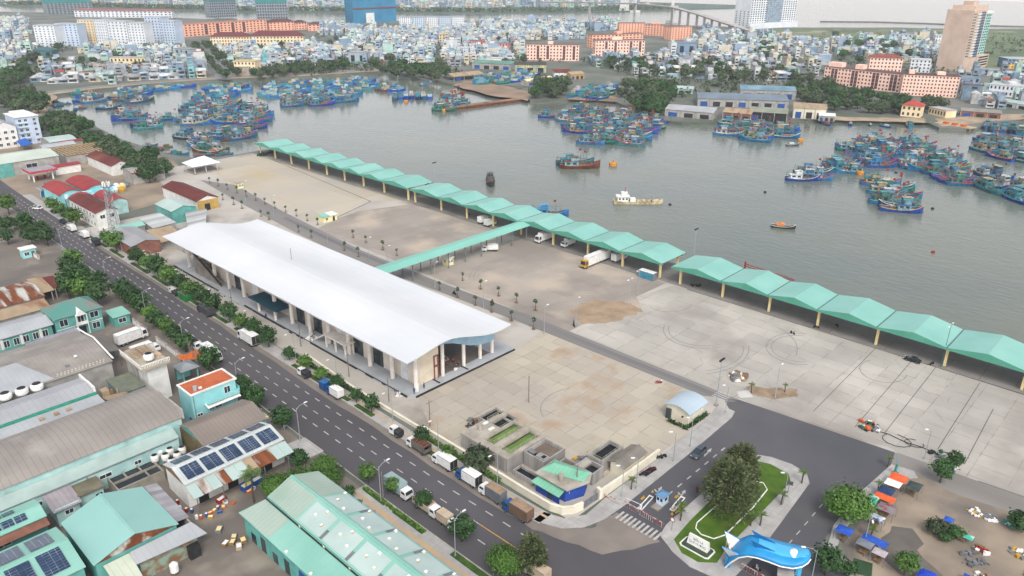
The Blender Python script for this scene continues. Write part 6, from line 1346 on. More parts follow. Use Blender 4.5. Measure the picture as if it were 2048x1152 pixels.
# --- boundary walls of the port
m_bw = mat('cream_boundary', 'e8e2d0', 'd6d0be', sc=.3, detail=7, k=.95)
def wallrun(label, pts, h, m=m_bw, th=.22):
    t = thing('boundary_wall', label, 'wall', (pts[0][0], pts[0][1], 0)); inv = Matrix.Translation((-pts[0][0], -pts[0][1], 0))
    b = MB(); c_ = MB()
    L_ = []; R2 = []
    for i, p in enumerate(pts):
        p = Vector(p); d = (Vector(pts[min(i+1, len(pts)-1)])-Vector(pts[max(i-1, 0)])).normalized(); n = Vector((-d.y, d.x))
        L_.append(p+n*th); R2.append(p-n*th)
    for i in range(len(pts)-1):
        P = [L_[i], L_[i+1], R2[i+1], R2[i]]; b.prism(P, 0, h)
        c_.prism([L_[i]*1.0+(L_[i]-R2[i])*.2, L_[i+1]+(L_[i+1]-R2[i+1])*.2, R2[i+1]-(L_[i+1]-R2[i+1])*.2, R2[i]-(L_[i]-R2[i])*.2], h, h+.1)
    for o in (b.build('panel', m), c_.build('coping', m)): o.parent = t; o.matrix_parent_inverse = inv
wallrun('curved cream wall around the blue walled house', [(96.2, 118), (96.0, 100), (95.6, 86), (95.6, 79), (96.4, 76.6), (98, 75.2), (100.4, 74.6)], 1.7)
wallrun('low white wall along the beige slab yard', [(98.2, 170), (96.6, 146), (96.4, 130), (96.3, 118.4)], .8)
wallrun('grey sliding steel gate beside the cream corner wall', [(100.7, 74.6), (104.9, 74.4)], 1.5, m_grey, .08)
wallrun('cream wall along the gate pavement to the grey roofed house', [(106, 74.2), (113.6, 73.8), (126, 73.6)], 1.9)
wallrun('cream gate pier beside the sliding gate', [(105.2, 74.5), (105.9, 74.3)], 2.2, m_bw, .5)
wallrun('low cream wall from the far hall end to the sheds', [(100.8, 262), (100.6, 284), (100.4, 300)], 1.2)
# --- gate booth, barriers, cones of the entry
t = thing('gate_booth', 'small pale blue booth on the traffic island at the port gate', 'booth', (112.8, 64.2, .05), -.02)
MB().box(-2.6, -.9, 0, 1.4, .9, .18).build('plinth', m_conc, t); MB().box(-.9, -.8, .18, 1.0, .8, 2.3).build('wall', mat('booth_blue', 'c3d6e8', 'b2c6da', sc=1, k=1), t)
MB().add([(-1.2, -1.1, 2.3), (1.3, -1.1, 2.3), (1.3, 1.1, 2.3), (-1.2, 1.1, 2.3), (0, 0, 2.95)], [(0, 1, 4), (1, 2, 4), (2, 3, 4), (3, 0, 4), (3, 2, 1, 0)]).build('roof', mat('booth_roof', '6f9cc4', '6490b8', sc=1), t)
for s in (-1, 1): MB().box(-.93, s*.4-.25, 1.1, -.9, s*.4+.25, 1.8).build('window', m_glass, t)
MB().box(-.3, -.83, 1.1, .6, -.8, 1.8).build('window', m_glass, t)
m_rail = mat('red_white_rail', 'e6ded8', 'c9524a', sc=.8, contrast=(.48, .52))
for (x, y, l, lb) in ((110.6, 66.6, 5.2, 'white lane divider on the booth left'), (114.8, 61.8, 5.2, 'white lane divider on the booth right')):
    t = thing('lane_divider', lb, 'barrier', (x, y, .05), .12); MB().box(-l/2, -.5, 0, l/2, -.35, .22).box(-l/2, .35, 0, l/2, .5, .22).box(-l/2, -.35, 0, -l/2+.15, .35, .22).box(l/2-.15, -.35, 0, l/2, .35, .22).build('kerb', m_white, t); MB().box(-l/2+.3, -.15, 0, -l/2+.8, .15, 1.0).build('barrier_post', m_white, t); MB().tube([(-l/2+.5, 0, .95), (-l/2+.5, 3.2 if 'left' in lb else -3.2, 1.05)], .05, 5).build('barrier_arm', m_white, t)
for x, y, l, lb in ((106.6, 64.4, 9.4, 'long red and white sliding gate across the entry lane'), (107.0, 39.6, 9, 'long red and white sliding gate beneath the blue fish gate')):
    t = thing('sliding_gate', lb, 'gate', (x, y, .05), pi/2-.02)
    MB().box(-l/2, -.05, .1, l/2, .05, .2).build('rail', m_grey, t)
    b = MB()
    for i in range(int(l*2)): b.box(-l/2+i*.5, -.03, .2, -l/2+i*.5+.06, .03, 1.3)
    b.box(-l/2, -.04, 1.3, l/2, .04, 1.42); b.build('grille', m_rail, t)
t = thing('gate_posts', 'red and white folding barrier on the pavement beside the entry', 'barrier', (106.3, 71.6, .17), 1.6); b = MB()
b.box(-2, -.04, .9, 2, .04, 1.0).box(-2, -.04, .3, 2, .04, .4)
for i in range(9): b.box(-2+i*.5, -.04, .4, -1.94+i*.5, .04, .9)
b.build('rail', m_rail, t)
for i, (x, y) in enumerate(((112.4, 61.4), (113, 61.4), (112.4, 60.5), (113, 60.4), (114.4, 60.6), (115.0, 60.6), (111.4, 60.9), (116.4, 63.2), (117, 63.1), (111.2, 67.9), (111.8, 67.9), (114.6, 67.6))):
    t = thing('traffic_cone', 'small yellow marker cone on the gate lanes', 'cone', (x, y, .05), 0, 'marker cones at the port gate'); MB().lathe(0, 0, [(0, .28), (.08, .28), (.1, .18), (.5, .06)], 8).build('body', m_yel, t)
t = thing('road_sign', 'round red rimmed road sign on the gate island', 'sign', (107.2, 58.3, .2)); MB().tube([(0, 0, 0), (0, 0, 2.2)], .05, 5).build('post', m_grey, t); rg = [[(-.04, .55*math.cos(2*pi*k/16), 2.5+.55*math.sin(2*pi*k/16)) for k in range(16)], [(.0, .55*math.cos(2*pi*k/16), 2.5+.55*math.sin(2*pi*k/16)) for k in range(16)]]
d_ = MB().loft(rg).build('disc', m_red, t); MB().poly([(-.05, .4*math.cos(2*pi*k/16), 2.5+.4*math.sin(2*pi*k/16)) for k in range(16)]).build('face', m_white, d_)
t = thing('road_sign', 'grey backed square sign on a post on the island pavement', 'sign', (133.4, 47.2, .17), .4); MB().tube([(0, 0, 0), (0, 0, 2.4)], .06, 5).build('post', m_grey, t); MB().box(-.03, -.7, 2.1, .03, .7, 3.0).build('board', mat('sign_back', '5f6468', '53585c', sc=1), t)
# monument sign with lettering
t = thing('monument_sign', 'white monument sign with dark lettering on the island lawn', 'sign', (106.6, 52.2, .22), 0)
MB().prism([(-1.5, -3.1), (.9, -3.1), (1.3, -2.6), (1.3, 2.6), (.9, 3.1), (-1.5, 3.1), (-1.9, 2.6), (-1.9, -2.6)], 0, .12).build('base_kerb', m_wwall, t)
MB().prism([(-1.35, -2.8), (.8, -2.8), (1.05, -2.4), (1.05, 2.4), (.8, 2.8), (-1.35, 2.8), (-1.65, 2.4), (-1.65, -2.4)], .12, .16).build('planting', mat('dark_planting', '4a5a48', '3d4c3c', sc=1), t)
MB().loft([[(-.5, -2.15, .16), (.6, -2.15, .16), (.6, 2.15, .16), (-.5, 2.15, .16)], [(-.05, -2.05, 2.1), (.3, -2.05, 2.1), (.3, 2.05, 2.1), (-.05, 2.05, 2.1)]]).build('slab', m_wwall, t)
m_let = mat('navy_letters', '343a52', '2c3248', sc=2)
def text(s, size, loc, rot, m, par, name='lettering'):
    cu = bpy.data.curves.new(name, 'FONT'); cu.body = s; cu.size = size; cu.align_x = 'CENTER'; cu.extrude = .01
    tmp = bpy.data.objects.new(name, cu); COL.objects.link(tmp); me = bpy.data.meshes.new_from_object(tmp); bpy.data.objects.remove(tmp)
    me.materials.clear(); me.materials.append(m); o = bpy.data.objects.new(name, me); COL.objects.link(o); o.parent = par; o.location = loc; o.rotation_euler = rot; return o
ta = math.atan2(1.94, .45)
text('BIỂN LÀ', .58, (-.24, 0, 1.28), (ta, 0, -pi/2), m_let, t); text('QUÊ HƯƠNG', .58, (-.385, 0, .62), (ta, 0, -pi/2), m_let, t)
# island lawn kerb ring
kb = MB(); ring = [(110.8, 55.2), (110, 53.6), (110.6, 51.2), (113, 50.2), (124, 50.2), (131.5, 50.8), (133, 52.4), (132, 54.6), (129, 55.6), (118, 55.8), (112.4, 55.9), (110.8, 55.2)]
for p, q in zip(ring, ring[1:]): kb.tube([(*p, .26), (*q, .26)], .13, 5)
st('kerb', kb, m_white)
# --- blue fish shaped gate roof
m_fb = mat('fish_blue', '2f9ad6', '2389c6', sc=.4, rough=.35, k=.85); m_fl = mat('fish_light', '5cc0ee', '50b4e4', sc=.4, rough=.35, k=.85); m_fw = mat('fish_white', 'f2f2f0', 'e4e4e2', sc=.6, k=.95); m_fd = mat('fish_dark', '1f6fae', '1a629c', sc=.5, rough=.4, k=.85)
def fishgate(label, ox, oy, sc, ang, z=0, name='fish_gate'):
    t = thing(name, label, 'gate', (ox, oy, z), ang); t.scale = (sc, sc, sc)
    # u along the back (tail to head), half width, height of the arched spine
    SP = [(0, 1.2, .6), (.8, 1.9, 2.6), (2, 2.3, 4.4), (3.4, 2.6, 5.4), (5, 2.8, 5.7), (7, 2.9, 5.5), (9, 3.0, 5.2), (11, 2.9, 5.3), (12.4, 2.4, 5.7), (13.3, 1.4, 6.0), (13.7, .4, 6.1)]
    top = []; und = []
    for u, w_, h_ in SP:
        top.append([(w_*math.cos(pi*k/8), -u, h_+.75*min(1, w_)*math.sin(pi*k/8)) for k in range(9)]+[(-w_*.92, -u, h_-.45), (0, -u, h_-.5), (w_*.92, -u, h_-.45)])
    MB().loft(top).build('body', m_fb, t, True)
    pn = []
    for (u, w_, h_) in SP[4:10]: pn.append([(w_*.82*math.cos(pi*(k+1)/8), -u, h_+.78*min(1, w_)*math.sin(pi*(k+1)/8)+.03) for k in range(7)])
    MB().loft(pn, cap=False, close=False).build('back_panel', m_fl, t, True)
    hd_ = []
    for q in (1, .8, .5, .15): hd_.append([(1.35*q*math.cos(2*pi*k/16)-.2, -11.2+1.15*q*math.sin(2*pi*k/16), 5.95+.32*(1-q*q)+.05*math.cos(2*pi*k/16)) for k in range(16)])
    MB().loft(hd_).build('head_dome', m_fw, t, True)
    for s in (-1, 1):
        e_ = MB()
        e_.tube([(s*SP[i][1]*.96, -SP[i][0], SP[i][2]-.48) for i in range(len(SP))], .14, 5); e_.build('edge_band', m_fw, t)
        MB().add([(s*.5-.1, -.6, 2.2), (s*2.2-.1, .9, 5.4), (s*1.9-.1, -2.6, 4.2), (s*.5+.1, -.6, 2.2), (s*2.2+.1, .9, 5.4), (s*1.9+.1, -2.6, 4.2)], [(0, 1, 2), (5, 4, 3), (0, 1, 4, 3), (1, 2, 5, 4), (0, 2, 5, 3)]).build('tail_fin', m_fw, t)
        MB().tube([(s*.5, -.5, 2.2), (s*2.2, .95, 5.5), (s*1.9, -2.6, 4.3)], .12, 5).build('fin_rim', m_fb, t)
        MB().add([(s*1.25-.08, -4.6, 6.1), (s*1.4-.08, -3.6, 7.6), (s*1.1-.08, -7.8, 6.15), (s*1.25+.08, -4.6, 6.1), (s*1.4+.08, -3.6, 7.6), (s*1.1+.08, -7.8, 6.15)], [(0, 1, 2), (5, 4, 3), (0, 1, 4, 3), (1, 2, 5, 4), (0, 2, 5, 3)]).build('back_fin', m_fd, t)
    for k in range(3): MB().tube([(-1.5, .35-k*.5, 4.4-k*.6), (1.5, .35-k*.5, 4.4-k*.6)], .06, 4).build('tail_bar', m_yel, t)
    for x_, y_ in ((1.6, -12.2), (-1.6, -12.2)): MB().box(x_-.3, y_-.3, 0, x_+.3, y_+.3, 5.4).build('pillar', m_fl, t)
    MB().box(-1.0, -.9, 0, 1.0, .1, 2.4).build('tail_foot', m_fb, t)
    return t
fishgate('blue fish shaped roof arching over the near port gate', 106.4, 46.4, 1.0, .42)
fishgate('blue fish shaped roof over the gate at the far junction', 101.2, 391.5, .95, .5)
t = thing('guard_post', 'grey guard post with blue window frames beneath the fish gate', 'booth', (109.2, 36.6, .05), .4); MB().box(-1.3, -1.2, 0, 1.3, 1.2, 2.6).build('wall', m_gwall, t); MB().box(-1.5, -1.4, 2.6, 1.5, 1.4, 2.8).build('roof', m_gwall, t)
for s in (-.6, .6): MB().box(-1.33, s-.3, 1.2, -1.3, s+.3, 2).build('window', mat('window_blue', '7fb2dc', '6fa2cc', sc=1), t)
t = thing('marker_lamp', 'orange lantern hanging under the fish gate tail', 'lantern', (107.6, 43.2, 3.2)); MB().lathe(0, 0, [(0, .15), (.3, .5), (.8, .55), (1.1, .15)], 8).build('shade', m_orange, t); MB().tube([(0, 0, 1.1), (0, 0, 1.7)], .03, 4).build('cord', m_black, t)
# --- little port buildings
for x, y, lb in ((171.8, 341.4, 'yellow hut with dark roof on the sandy slabs'), (173, 194.4, 'pale yellow kiosk with two windows below the walkway')):
    w = B_('kiosk', lb, 'kiosk', x, y); w.p(MB().box(x-1.4, y-1.4, 0, x+1.4, y+1.4, 2.7), 'wall', mat('pale_yellow', 'f0e6b0', 'e0d6a0', sc=.6, k=.95)); w.p(MB().box(x-1.7, y-1.7, 2.7, x+1.7, y+1.7, 3.0), 'roof', m_wwall if y < 300 else m_gwall)
    for dx in (-.9, .3): win(w, x+dx, y-1.4, 1.1, .7, .9, '-y')
    win(w, x-1.4, y-.4, 1.1, .8, .9, '-x')
w = B_('pump_shed', 'pale shed with mint and white roof on the sandy slabs', 'shed', 172.5, 268.5); w.p(MB().box(169, 266.6, 0, 175.6, 270.4, 2.6), 'wall', mat('pale_yellow', '')); lean(w, [(168.6, 266.2, 2.6), (172, 266.2, 2.6), (172, 270.8, 3.1), (168.6, 270.8, 3.1)], m_mintr, 'roof'); lean(w, [(172.1, 266.2, 2.7), (176, 266.2, 2.7), (176, 270.8, 2.9), (172.1, 270.8, 2.9)], m_wwall, 'roof'); win(w, 170, 266.6, 1, 1, .9, '-y'); w.p(MB().box(173.4, 266.5, 0, 174.4, 266.58, 2), 'door', m_glass)
w = B_('stage_pavilion', 'white open pavilion with hipped roof at the basin corner', 'pavilion', 174.6, 386)
w.p(MB().prism([(168, 380), (181, 380), (183, 392), (168, 392)], 0, .5), 'platform', m_conc)
w.p(MB().add([(167, 379, 4.4), (182, 379, 4.4), (183, 392.5, 4.4), (167.5, 392.5, 4.4), (173, 385, 7.6), (177, 386, 7.6)], [(0, 1, 5, 4), (1, 2, 5), (2, 3, 4, 5), (3, 0, 4), (3, 2, 1, 0)]), 'roof', mat('white_hip', 'eef0f0', 'dcdfe0', sc=.3, k=.9))
for x, y in ((168.6, 380.6), (180.6, 380.6), (181.6, 391), (168.8, 391), (174.6, 380.6), (175, 391)): w.p(MB().tube([(x, y, .5), (x, y, 4.4)], .16, 6), 'post', m_wwall); w.p(MB().tube([(x, y, 2.4), (x+(174.6-x)*.25, y+(386-y)*.25, 4.4)], .09, 5), 'brace', m_grey)
for i, (x, y, lb) in enumerate(((214.4, 395, 'green net heap beneath the far canopy end'), (217, 399, 'black net heap beneath the far canopy end'), (222, 397.6, 'dark bundle at the basin corner'))): heap('net_heap', lb, 'net', x, y, 2.6, [m_black, mat('net_green', '2f6a4a', '27583e', sc=1)] if i != 1 else [m_black, m_grey], 40, 1.2, .08, (.5, 1.5))
# --- rubble and broken paving by the turn, hoses, junk on the apron edge
heap('rubble_heap', 'heap of broken timber and sacks at the turn of the port road', 'rubble', 170.2, 78.2, 2.4, [m_wood, m_tanr, m_grey, m_white], 46, 1.4, .06, (.4, 1.5)); heap('junk_heap', 'heap of nets, crates and bins on the apron edge', 'junk', 170.6, 44.4, 2.4, [m_grey, m_black, m_orange, mat('net_green', ''), m_white], 44, .9, .06, (.3, 1.1)); heap('junk_heap', 'bundle of pipes and a green bin on the apron edge', 'junk', 170, 29.4, 1.6, [m_black, m_grey, mat('net_green', '')], 22, .7, .06, (.3, 1.0))
heap('junk_heap', 'white sacks beneath the young tree by the side road', 'junk', 166.4, 25, 1.2, [m_white, m_blue, m_grey], 18, .7, .06, (.3, .9)); heap('rubble_heap', 'pink potted flowers and rags on the beige slabs', 'rubble', 153.6, 91.8, .9, [mat('pink', 'd9607a', 'c4506a', sc=2), mat('net_green', ''), m_white], 16, .8, .06, (.3, .7))
sheet('dirt_patch', ragged([(164.6, 71.4), (167.6, 74.6), (172.4, 68.6), (175.6, 64.2), (172, 62.6), (167, 66)], .4, 2), .068, mat('broken_ground', 'b49c82', '94806a', sc=.4, detail=9)); sheet('concrete_patch', [(161.4, 72.8), (164, 70.6), (166.4, 73), (163.6, 75)], .072, mat('new_concrete', 'e2e0dc', 'd6d4d0', sc=.3))
for i, (a0, cx_, cy_, r_) in enumerate(((0, 170.6, 34.6, 1.6), (1, 169, 38, 2.6), (2, 170.4, 27.4, 1.3))):
    t = thing('hose', 'black hose lying in a loop on the apron edge', 'hose', (cx_, cy_, .1)); MB().tube([(r_*math.cos(k*.6+a0), r_*(1+k*.05)*math.sin(k*.6+a0), .05+.012*k) for k in range(10)], .07, 5).build('tube', m_black, t)
t = thing('hose', 'long black pipe stretched along the apron edge', 'hose', (170, 36, .1)); MB().tube([(-.2, 7, .05), (.4, 4, .05), (-.3, 0, .05), (.2, -3, .05), (-.2, -7, .05)], .1, 5).build('tube', m_black, t)
# --- stall yard: tarps, tables, junk
def tarp(label, pts, zs_, m, name='stall_tarp'):
    c0 = sum((Vector((*p, 0)) for p in pts), Vector())/len(pts); t = thing(name, label, 'stall', (c0.x, c0.y, .06))
    mid = max(zs_)+.35
    vs = [(p[0]-c0.x, p[1]-c0.y, z) for p, z in zip(pts, zs_)]+[(0, 0, mid)]; n = len(pts)
    MB().add(vs, [(i, (i+1) % n, n) for i in range(n)]).build('sheet', m, t)
    for p, z in zip(pts, zs_): MB().tube([(p[0]-c0.x, p[1]-c0.y, 0), (p[0]-c0.x, p[1]-c0.y, z)], .04, 4).build('pole', m_grey, t)
    MB().box(-1, -.6, .7, 1, .6, .78).box(-.9, -.5, 0, -.8, -.4, .7).box(.8, .4, 0, .9, .5, .7).build('table', m_wood, t)
m_bt = mat('blue_tarp', '2f62c8', '2650ac', sc=.8, detail=6, k=.85); m_nt = mat('navy_tarp', '2f4a78', '284068', sc=.8); m_tt = mat('teal_tarp', '4cc0a6', 'd0ece4', sc=.5, contrast=(.45, .6)); m_ot = mat('orange_red_tarp', 'f06a3c', 'd85a30', sc=.8, k=.9)
q = lambda x, y, a, b_: [(x-a, y-b_), (x+a, y-b_), (x+a, y+b_), (x-a, y+b_)]
tarp('orange tarp stall at the head of the stall row', q(151.4, 31.8, 1.3, 1.6), [2.2, 2.4, 2.4, 2.1], m_ot); tarp('white tarp stall next to the head orange stall', q(148.8, 32.0, 1.2, 1.5), [2.3, 2.3, 2.2, 2.1], m_fw); tarp('dark green tarp stall behind the white stall', q(151, 28.6, 1.6, 1.3), [2.0, 2.2, 2.0, 2.0], mat('dark_tarp', '4d5a58', '3f4a49', sc=.8)); tarp('navy tarp stall in the middle of the row', q(145.4, 32.2, 1.4, 1.4), [2.2, 2.2, 2.3, 2.1], m_nt)
tarp('red orange tarp stall in the middle of the row', q(142.8, 31.6, 1.1, 1.9), [2.3, 2.3, 2.2, 2.2], m_ot); tarp('striped teal tarp stall on the pavement side', q(140.6, 33.0, 1.8, .8), [2.0, 2.2, 2.2, 2.0], m_tt); tarp('grey and red tarp stall near the row end', q(140, 30.2, 1.3, 1.6), [2.0, 2.1, 2.1, 2.0], mat('grey_red_tarp', '8f8a90', 'a33a40', sc=.5, contrast=(.45, .55))); tarp('white and navy tarp stall under the tree edge', q(135.8, 30.6, 1.0, 1.4), [1.9, 2, 2, 1.9], mat('white_navy_tarp', 'e0e6ec', '33507e', sc=.8, contrast=(.45, .55)))
tarp('bright blue tarp stall under the large round tree', q(127.6, 33.6, 1.2, 1.4), [2.2, 2.3, 2.2, 2.1], m_bt); tarp('long blue tarp stall by the pavement corner', q(128.8, 28.4, 1.0, 2.2), [2.0, 2.1, 2.1, 2.0], m_bt); tarp('grey canvas stall beside the long blue one', q(126.6, 29.4, 1.1, 1.4), [2.2, 2.2, 2.2, 2.2], mat('grey_canvas', '8d93a0', '7d838f', sc=.8)); tarp('pinkish grey canvas stall beside the long blue one', q(126.2, 26.6, 1.0, 1.2), [2.1, 2.1, 2.1, 2.1], mat('pink_canvas', 'd8d2d8', 'b9aab2', sc=.8))
tarp('lone royal blue tarp stall in the open dirt', q(126.0, 18.6, 1.3, 1.3), [2.3, 2.3, 2.2, 2.2], mat('royal_tarp', '2348c4', '1d3da8', sc=.8, k=.95)); t = thing('green_mat', 'green mesh mat spread on the ground by the kerb', 'mat', (122.6, 28.0, .07), .3); MB().box(-2, -1.6, 0, 2, 1.6, .04).build('mat', mat('mesh_green', '3d5c40', '335036', sc=.8), t)
tarp('teal tarp over timber at the junk yard', q(143.2, 17.2, .8, 1.8), [1.2, 1.2, 1.3, 1.2], m_tt); tarp('blue cube shaped tarp over goods in the dirt', q(145.4, 20.4, .9, .8), [1.6, 1.6, 1.6, 1.6], m_bt); tarp('blue tarped cart at the dirt track', q(131.6, 12.6, .9, 1.5), [1.2, 1.2, 1.2, 1.2], m_bt); tarp('blue and cream tarped cart at the dirt track', q(130.0, 9.6, 1.0, 1.4), [1.2, 1.2, 1.2, 1.2], mat('blue_cream', '3f8ab0', 'e8dcc0', sc=.7, contrast=(.45, .55)))
for i, (x, y, r_, lb) in enumerate(((153.6, 17.6, 1.4, 'white sacks and boards along the dirt bank'), (153.6, 15.0, 1.2, 'second heap of sacks along the dirt bank'), (154.4, 11.6, 1.0, 'teal baskets heaped on the dirt bank'), (146.4, 8.4, 1.6, 'white drums and scrap by the scrubby tree'), (141, 4.2, 2.2, 'pile of cut timber planks at the right edge'), (138.6, 14.2, 2.6, 'grey gravel and slate heap in the junk yard'), (142.2, 13.8, 1.2, 'broken boards by the teal tarp'), (131.6, 5.6, 1.8, 'mixed junk beside the tarped carts'), (136, 5.6, 1.4, 'scattered rubbish in the dirt'), (134.6, 11.4, 1.4, 'loose rubbish on the dirt track'))):
    heap('junk_heap', lb, 'junk', x, y, r_, [[m_white, m_yel, m_grey], [m_white, m_grey], [m_teal, m_white], [m_white, m_grey, m_yel], [m_wood, m_tanr], [mat('slate', '7d7f84', '6a6c71', sc=1), m_grey], [m_wood, m_red, m_white], [m_white, m_wood, m_blue], [m_white, m_grey, m_wood], [m_white, m_tanr]][i], 28, .5, .06, (.2, .9))
tarp('pale grey roofed cart at the bottom right corner', q(127.4, 6.6, 1.3, 1.6), [1.6, 1.6, 1.6, 1.6], mat('pale_grey_tarp', 'c9cfd2', 'b9bfc2', sc=.8)); tarp('round coloured umbrella stall at the bottom right corner', [(129.6+1.7*math.cos(k*.785), 2.6+1.7*math.sin(k*.785)) for k in range(8)], [1.9]*8, mat('umbrella', 'd8b4cc', '6a78b8', sc=.7, contrast=(.45, .55)))
t = thing('water_butt', 'teal pump column standing at the stall yard corner', 'pump', (155.6, 33.6, .06)); MB().tube([(0, 0, 0), (0, 0, 2.6)], .3, 8, .22).build('column', m_teal, t); MB().tube([(0, 0, 2.6), (-.4, .2, 5.0)], .09, 5).build('pipe', mat('pipe_blue', '8fc4d4', '7fb4c4', sc=1), t); MB().box(-.7, -.5, 0, .7, .5, .4).build('base', m_teal, t)
sheet('pavement', [(156.4, 35.4), (159, 34), (159.6, 31), (157.6, 29.6), (152, 34), (140, 34.6), (128, 34.2), (123.6, 33.0), (120, 29), (118.6, 27.4), (118.4, 28.6), (122.6, 34.6), (130, 36.4), (142, 36.8)], .14, m_pave, .3)
# ---------------------------------------------------------------- boats
WL = -2.0
mo = lambda n, **k: mat(n, 'ffffff', 'b8b8b8', objcol=True, k=1.0, **k)
m_hull = mo('boat_paint', sc=.5, detail=7, rough=.55, rust=(.5, .62, .8), rustc='5a4438'); m_house = mo('house_paint', sc=.8, rough=.5); m_deck = mat('boat_deck', '7d736a', '5c554f', sc=1.2, detail=8); m_net = mo('net_cloth', sc=1.4, detail=6); m_pole = mat('boat_pole', '6f9aa0', '5a7f86', sc=2)
def boat_proto(name, L, B, kind, seed):
    r = random.Random(seed); t = thing(name, 'boat', 'boat', (0, 0, -60)); h = L/2
    ST = [(-h, .78, 1.7, .5), (-h*.7, .93, 1.35, .2), (-h*.2, 1, 1.15, 0), (h*.35, .93, 1.35, 0), (h*.68, .66, 1.95, .1), (h*.88, .33, 2.65, .45), (h, .05, 3.2, 1.2)]
    k_ = L/16; b2 = B/2
    rings = [[(x, -b2*w, s*k_), (x, -b2*w*.86, .15), (x, -b2*w*.25, -.5+ke), (x, b2*w*.25, -.5+ke), (x, b2*w*.86, .15), (x, b2*w, s*k_), (x, b2*w*.9, s*k_), (x, b2*w*.88, (s-.35)*k_), (x, -b2*w*.88, (s-.35)*k_), (x, -b2*w*.9, s*k_)] for x, w, s, ke in ST]
    MB().loft(rings).build('hull', m_hull, t)
    MB().add([p for x, w, s, ke in ST[:-1] for p in ((x+.05, -b2*w*.87, (s-.3)*k_), (x+.05, b2*w*.87, (s-.3)*k_))], [(2*i, 2*i+2, 2*i+3, 2*i+1) for i in range(len(ST)-2)]).build('deck', m_deck, t)
    g = MB()
    for s in (-1, 1): g.tube([(x, s*b2*w, sh*k_+.04) for x, w, sh, ke in ST], .11*k_+.03, 4)
    g.build('gunwale', m_house, t)
    if kind == 'small':
        MB().loft([[(x, -b2*.7, .9), (x, -b2*.5, 1.7), (x, 0, 1.95), (x, b2*.5, 1.7), (x, b2*.7, .9)] for x in (-h*.55, h*.1)]).build('canopy', m_net, t); return t
    x0, x1 = (-h*.78, -h*.1) if kind != 'fore' else (-h*.2, h*.4)
    w = b2*.66
    o = MB().box(x0, -w, .8, x1, w, 3.1).build('wheelhouse', m_house, t)
    MB().box(x0-.3, -w-.25, 3.1, x1+.35, w+.25, 3.22).build('roof', m_net, o)
    for s in (-1, 1):
        for i in range(2): MB().box(x0+.7+i*(x1-x0)*.45, s*(w+.02)-.02, 1.9, x0+.7+i*(x1-x0)*.45+(x1-x0)*.28, s*(w+.02)+.02, 2.7).build('window', m_glass, o)
    MB().box(x0+(x1-x0)*.45, -w*.8, 3.22, x1-.1, w*.8, 4.9).build('bridge', m_house, t); MB().box(x0+(x1-x0)*.35, -w*.95, 4.9, x1+.2, w*.95, 5.0).build('bridge_roof', m_house, t)
    MB().quad((x1-.08, -w*.7, 3.9), (x1-.08, w*.7, 3.9), (x1-.08, w*.7, 4.6), (x1-.08, -w*.7, 4.6)).build('bridge_window', m_glass, t)
    mx_ = h*.3 if kind != 'fore' else h*.6
    MB().tube([(mx_, 0, .9), (mx_, 0, 7.2*k_)], .13, 5, .07).tube([(mx_, 0, 3.2), (mx_-h*.5, 0, 5.2)], .07, 4).build('mast', m_pole, t)
    b = MB()
    for s in (-1, 1):
        b.tube([(-h*.2, s*b2*.95, 1.1), (-h*.2, s*b2*.95, 3.7), (h*.55, s*b2*.8, 3.7), (h*.55, s*b2*.7, 1.6)], .06, 4)
        if kind == 'boom': b.tube([(h*.2, s*b2*.8, 1.4), (h*.2, s*b2*1.6, 5.6)], .09, 4)
    for u in (-.15, .1, .3, .5): b.tube([(h*u, -b2*.9, 3.7), (h*u, b2*.9, 3.7)], .05, 4)
    b.tube([(-h*.93, -b2*.6, 1.4), (-h*.93, -b2*.6, 4.2), (-h*.93, b2*.6, 4.2), (-h*.93, b2*.6, 1.4)], .1, 4); b.tube([(-h*.93, -b2*.6, 4.2), (-h*.2, -b2*.95, 3.7)], .05, 4).tube([(-h*.2, -b2*.95, 3.7), (-h*.2, b2*.95, 3.7)], .05, 4); b.build('rigging', m_pole, t)
    c = MB()
    for i in range(3):
        cx = h*(.02+.17*i) if kind != 'fore' else -h*(.5-.12*i); c.lathe(cx, r.uniform(-.6, .6), [(.8, .8*k_), (1.3, .75*k_), (1.7, .35*k_)], 7)
    c.build('net_pile', m_net, t)
    d = MB()
    for i in range(9): d.cbox(h*r.uniform(-.1, .6), b2*r.uniform(-.6, .6), 1.0, r.uniform(.4, 1), r.uniform(.3, .7), r.uniform(.3, .8), r.random())
    d.build('deck_gear', m_house, t)
    MB().add([(mx_, .02, 6.0*k_), (mx_-1.1, .02, 6.2*k_), (mx_-1.1, .02, 6.9*k_), (mx_, .02, 7.0*k_)], [(0, 1, 2, 3)]).build('flag', m_red, t)
    return t
BT = [boat_proto('fishing_boat', 16.5, 4.7, 'aft', 1), boat_proto('fishing_boat', 17.5, 5.0, 'boom', 2), boat_proto('fishing_boat', 15.5, 4.5, 'fore', 3), boat_proto('small_boat', 8, 2.3, 'small', 4)]
HUL = [('royal blue', '1a56b4'), ('teal blue', '2474a4'), ('sea green', '2c7f78'), ('dark navy', '26406e'), ('sky blue', '3a86bd'), ('faded turquoise', '4a929a'), ('rust brown', '74503f'), ('bottle green', '2c6a58')]
HOU = [('pale blue', '7fa6b8'), ('turquoise', '4a929c'), ('white', 'c4c8c8'), ('mid blue', '37709e'), ('sea green', '4c8478'), ('cream', 'b3a684')]
NET = [('orange', 'a8583a'), ('green', '35705a'), ('blue', '2f62a0'), ('grey', '74787a'), ('pink', '8c5a68'), ('brown', '6e5a46'), ('teal', '3a828a'), ('white', 'b8bcbc')]
GUN = ['b8463e', 'd8d4cc', '4a9aa6', '8c4a78', '2f5a9e', 'c8a45a', '5fb4b4']
OCC = []
NB = [0]
BOATS = []
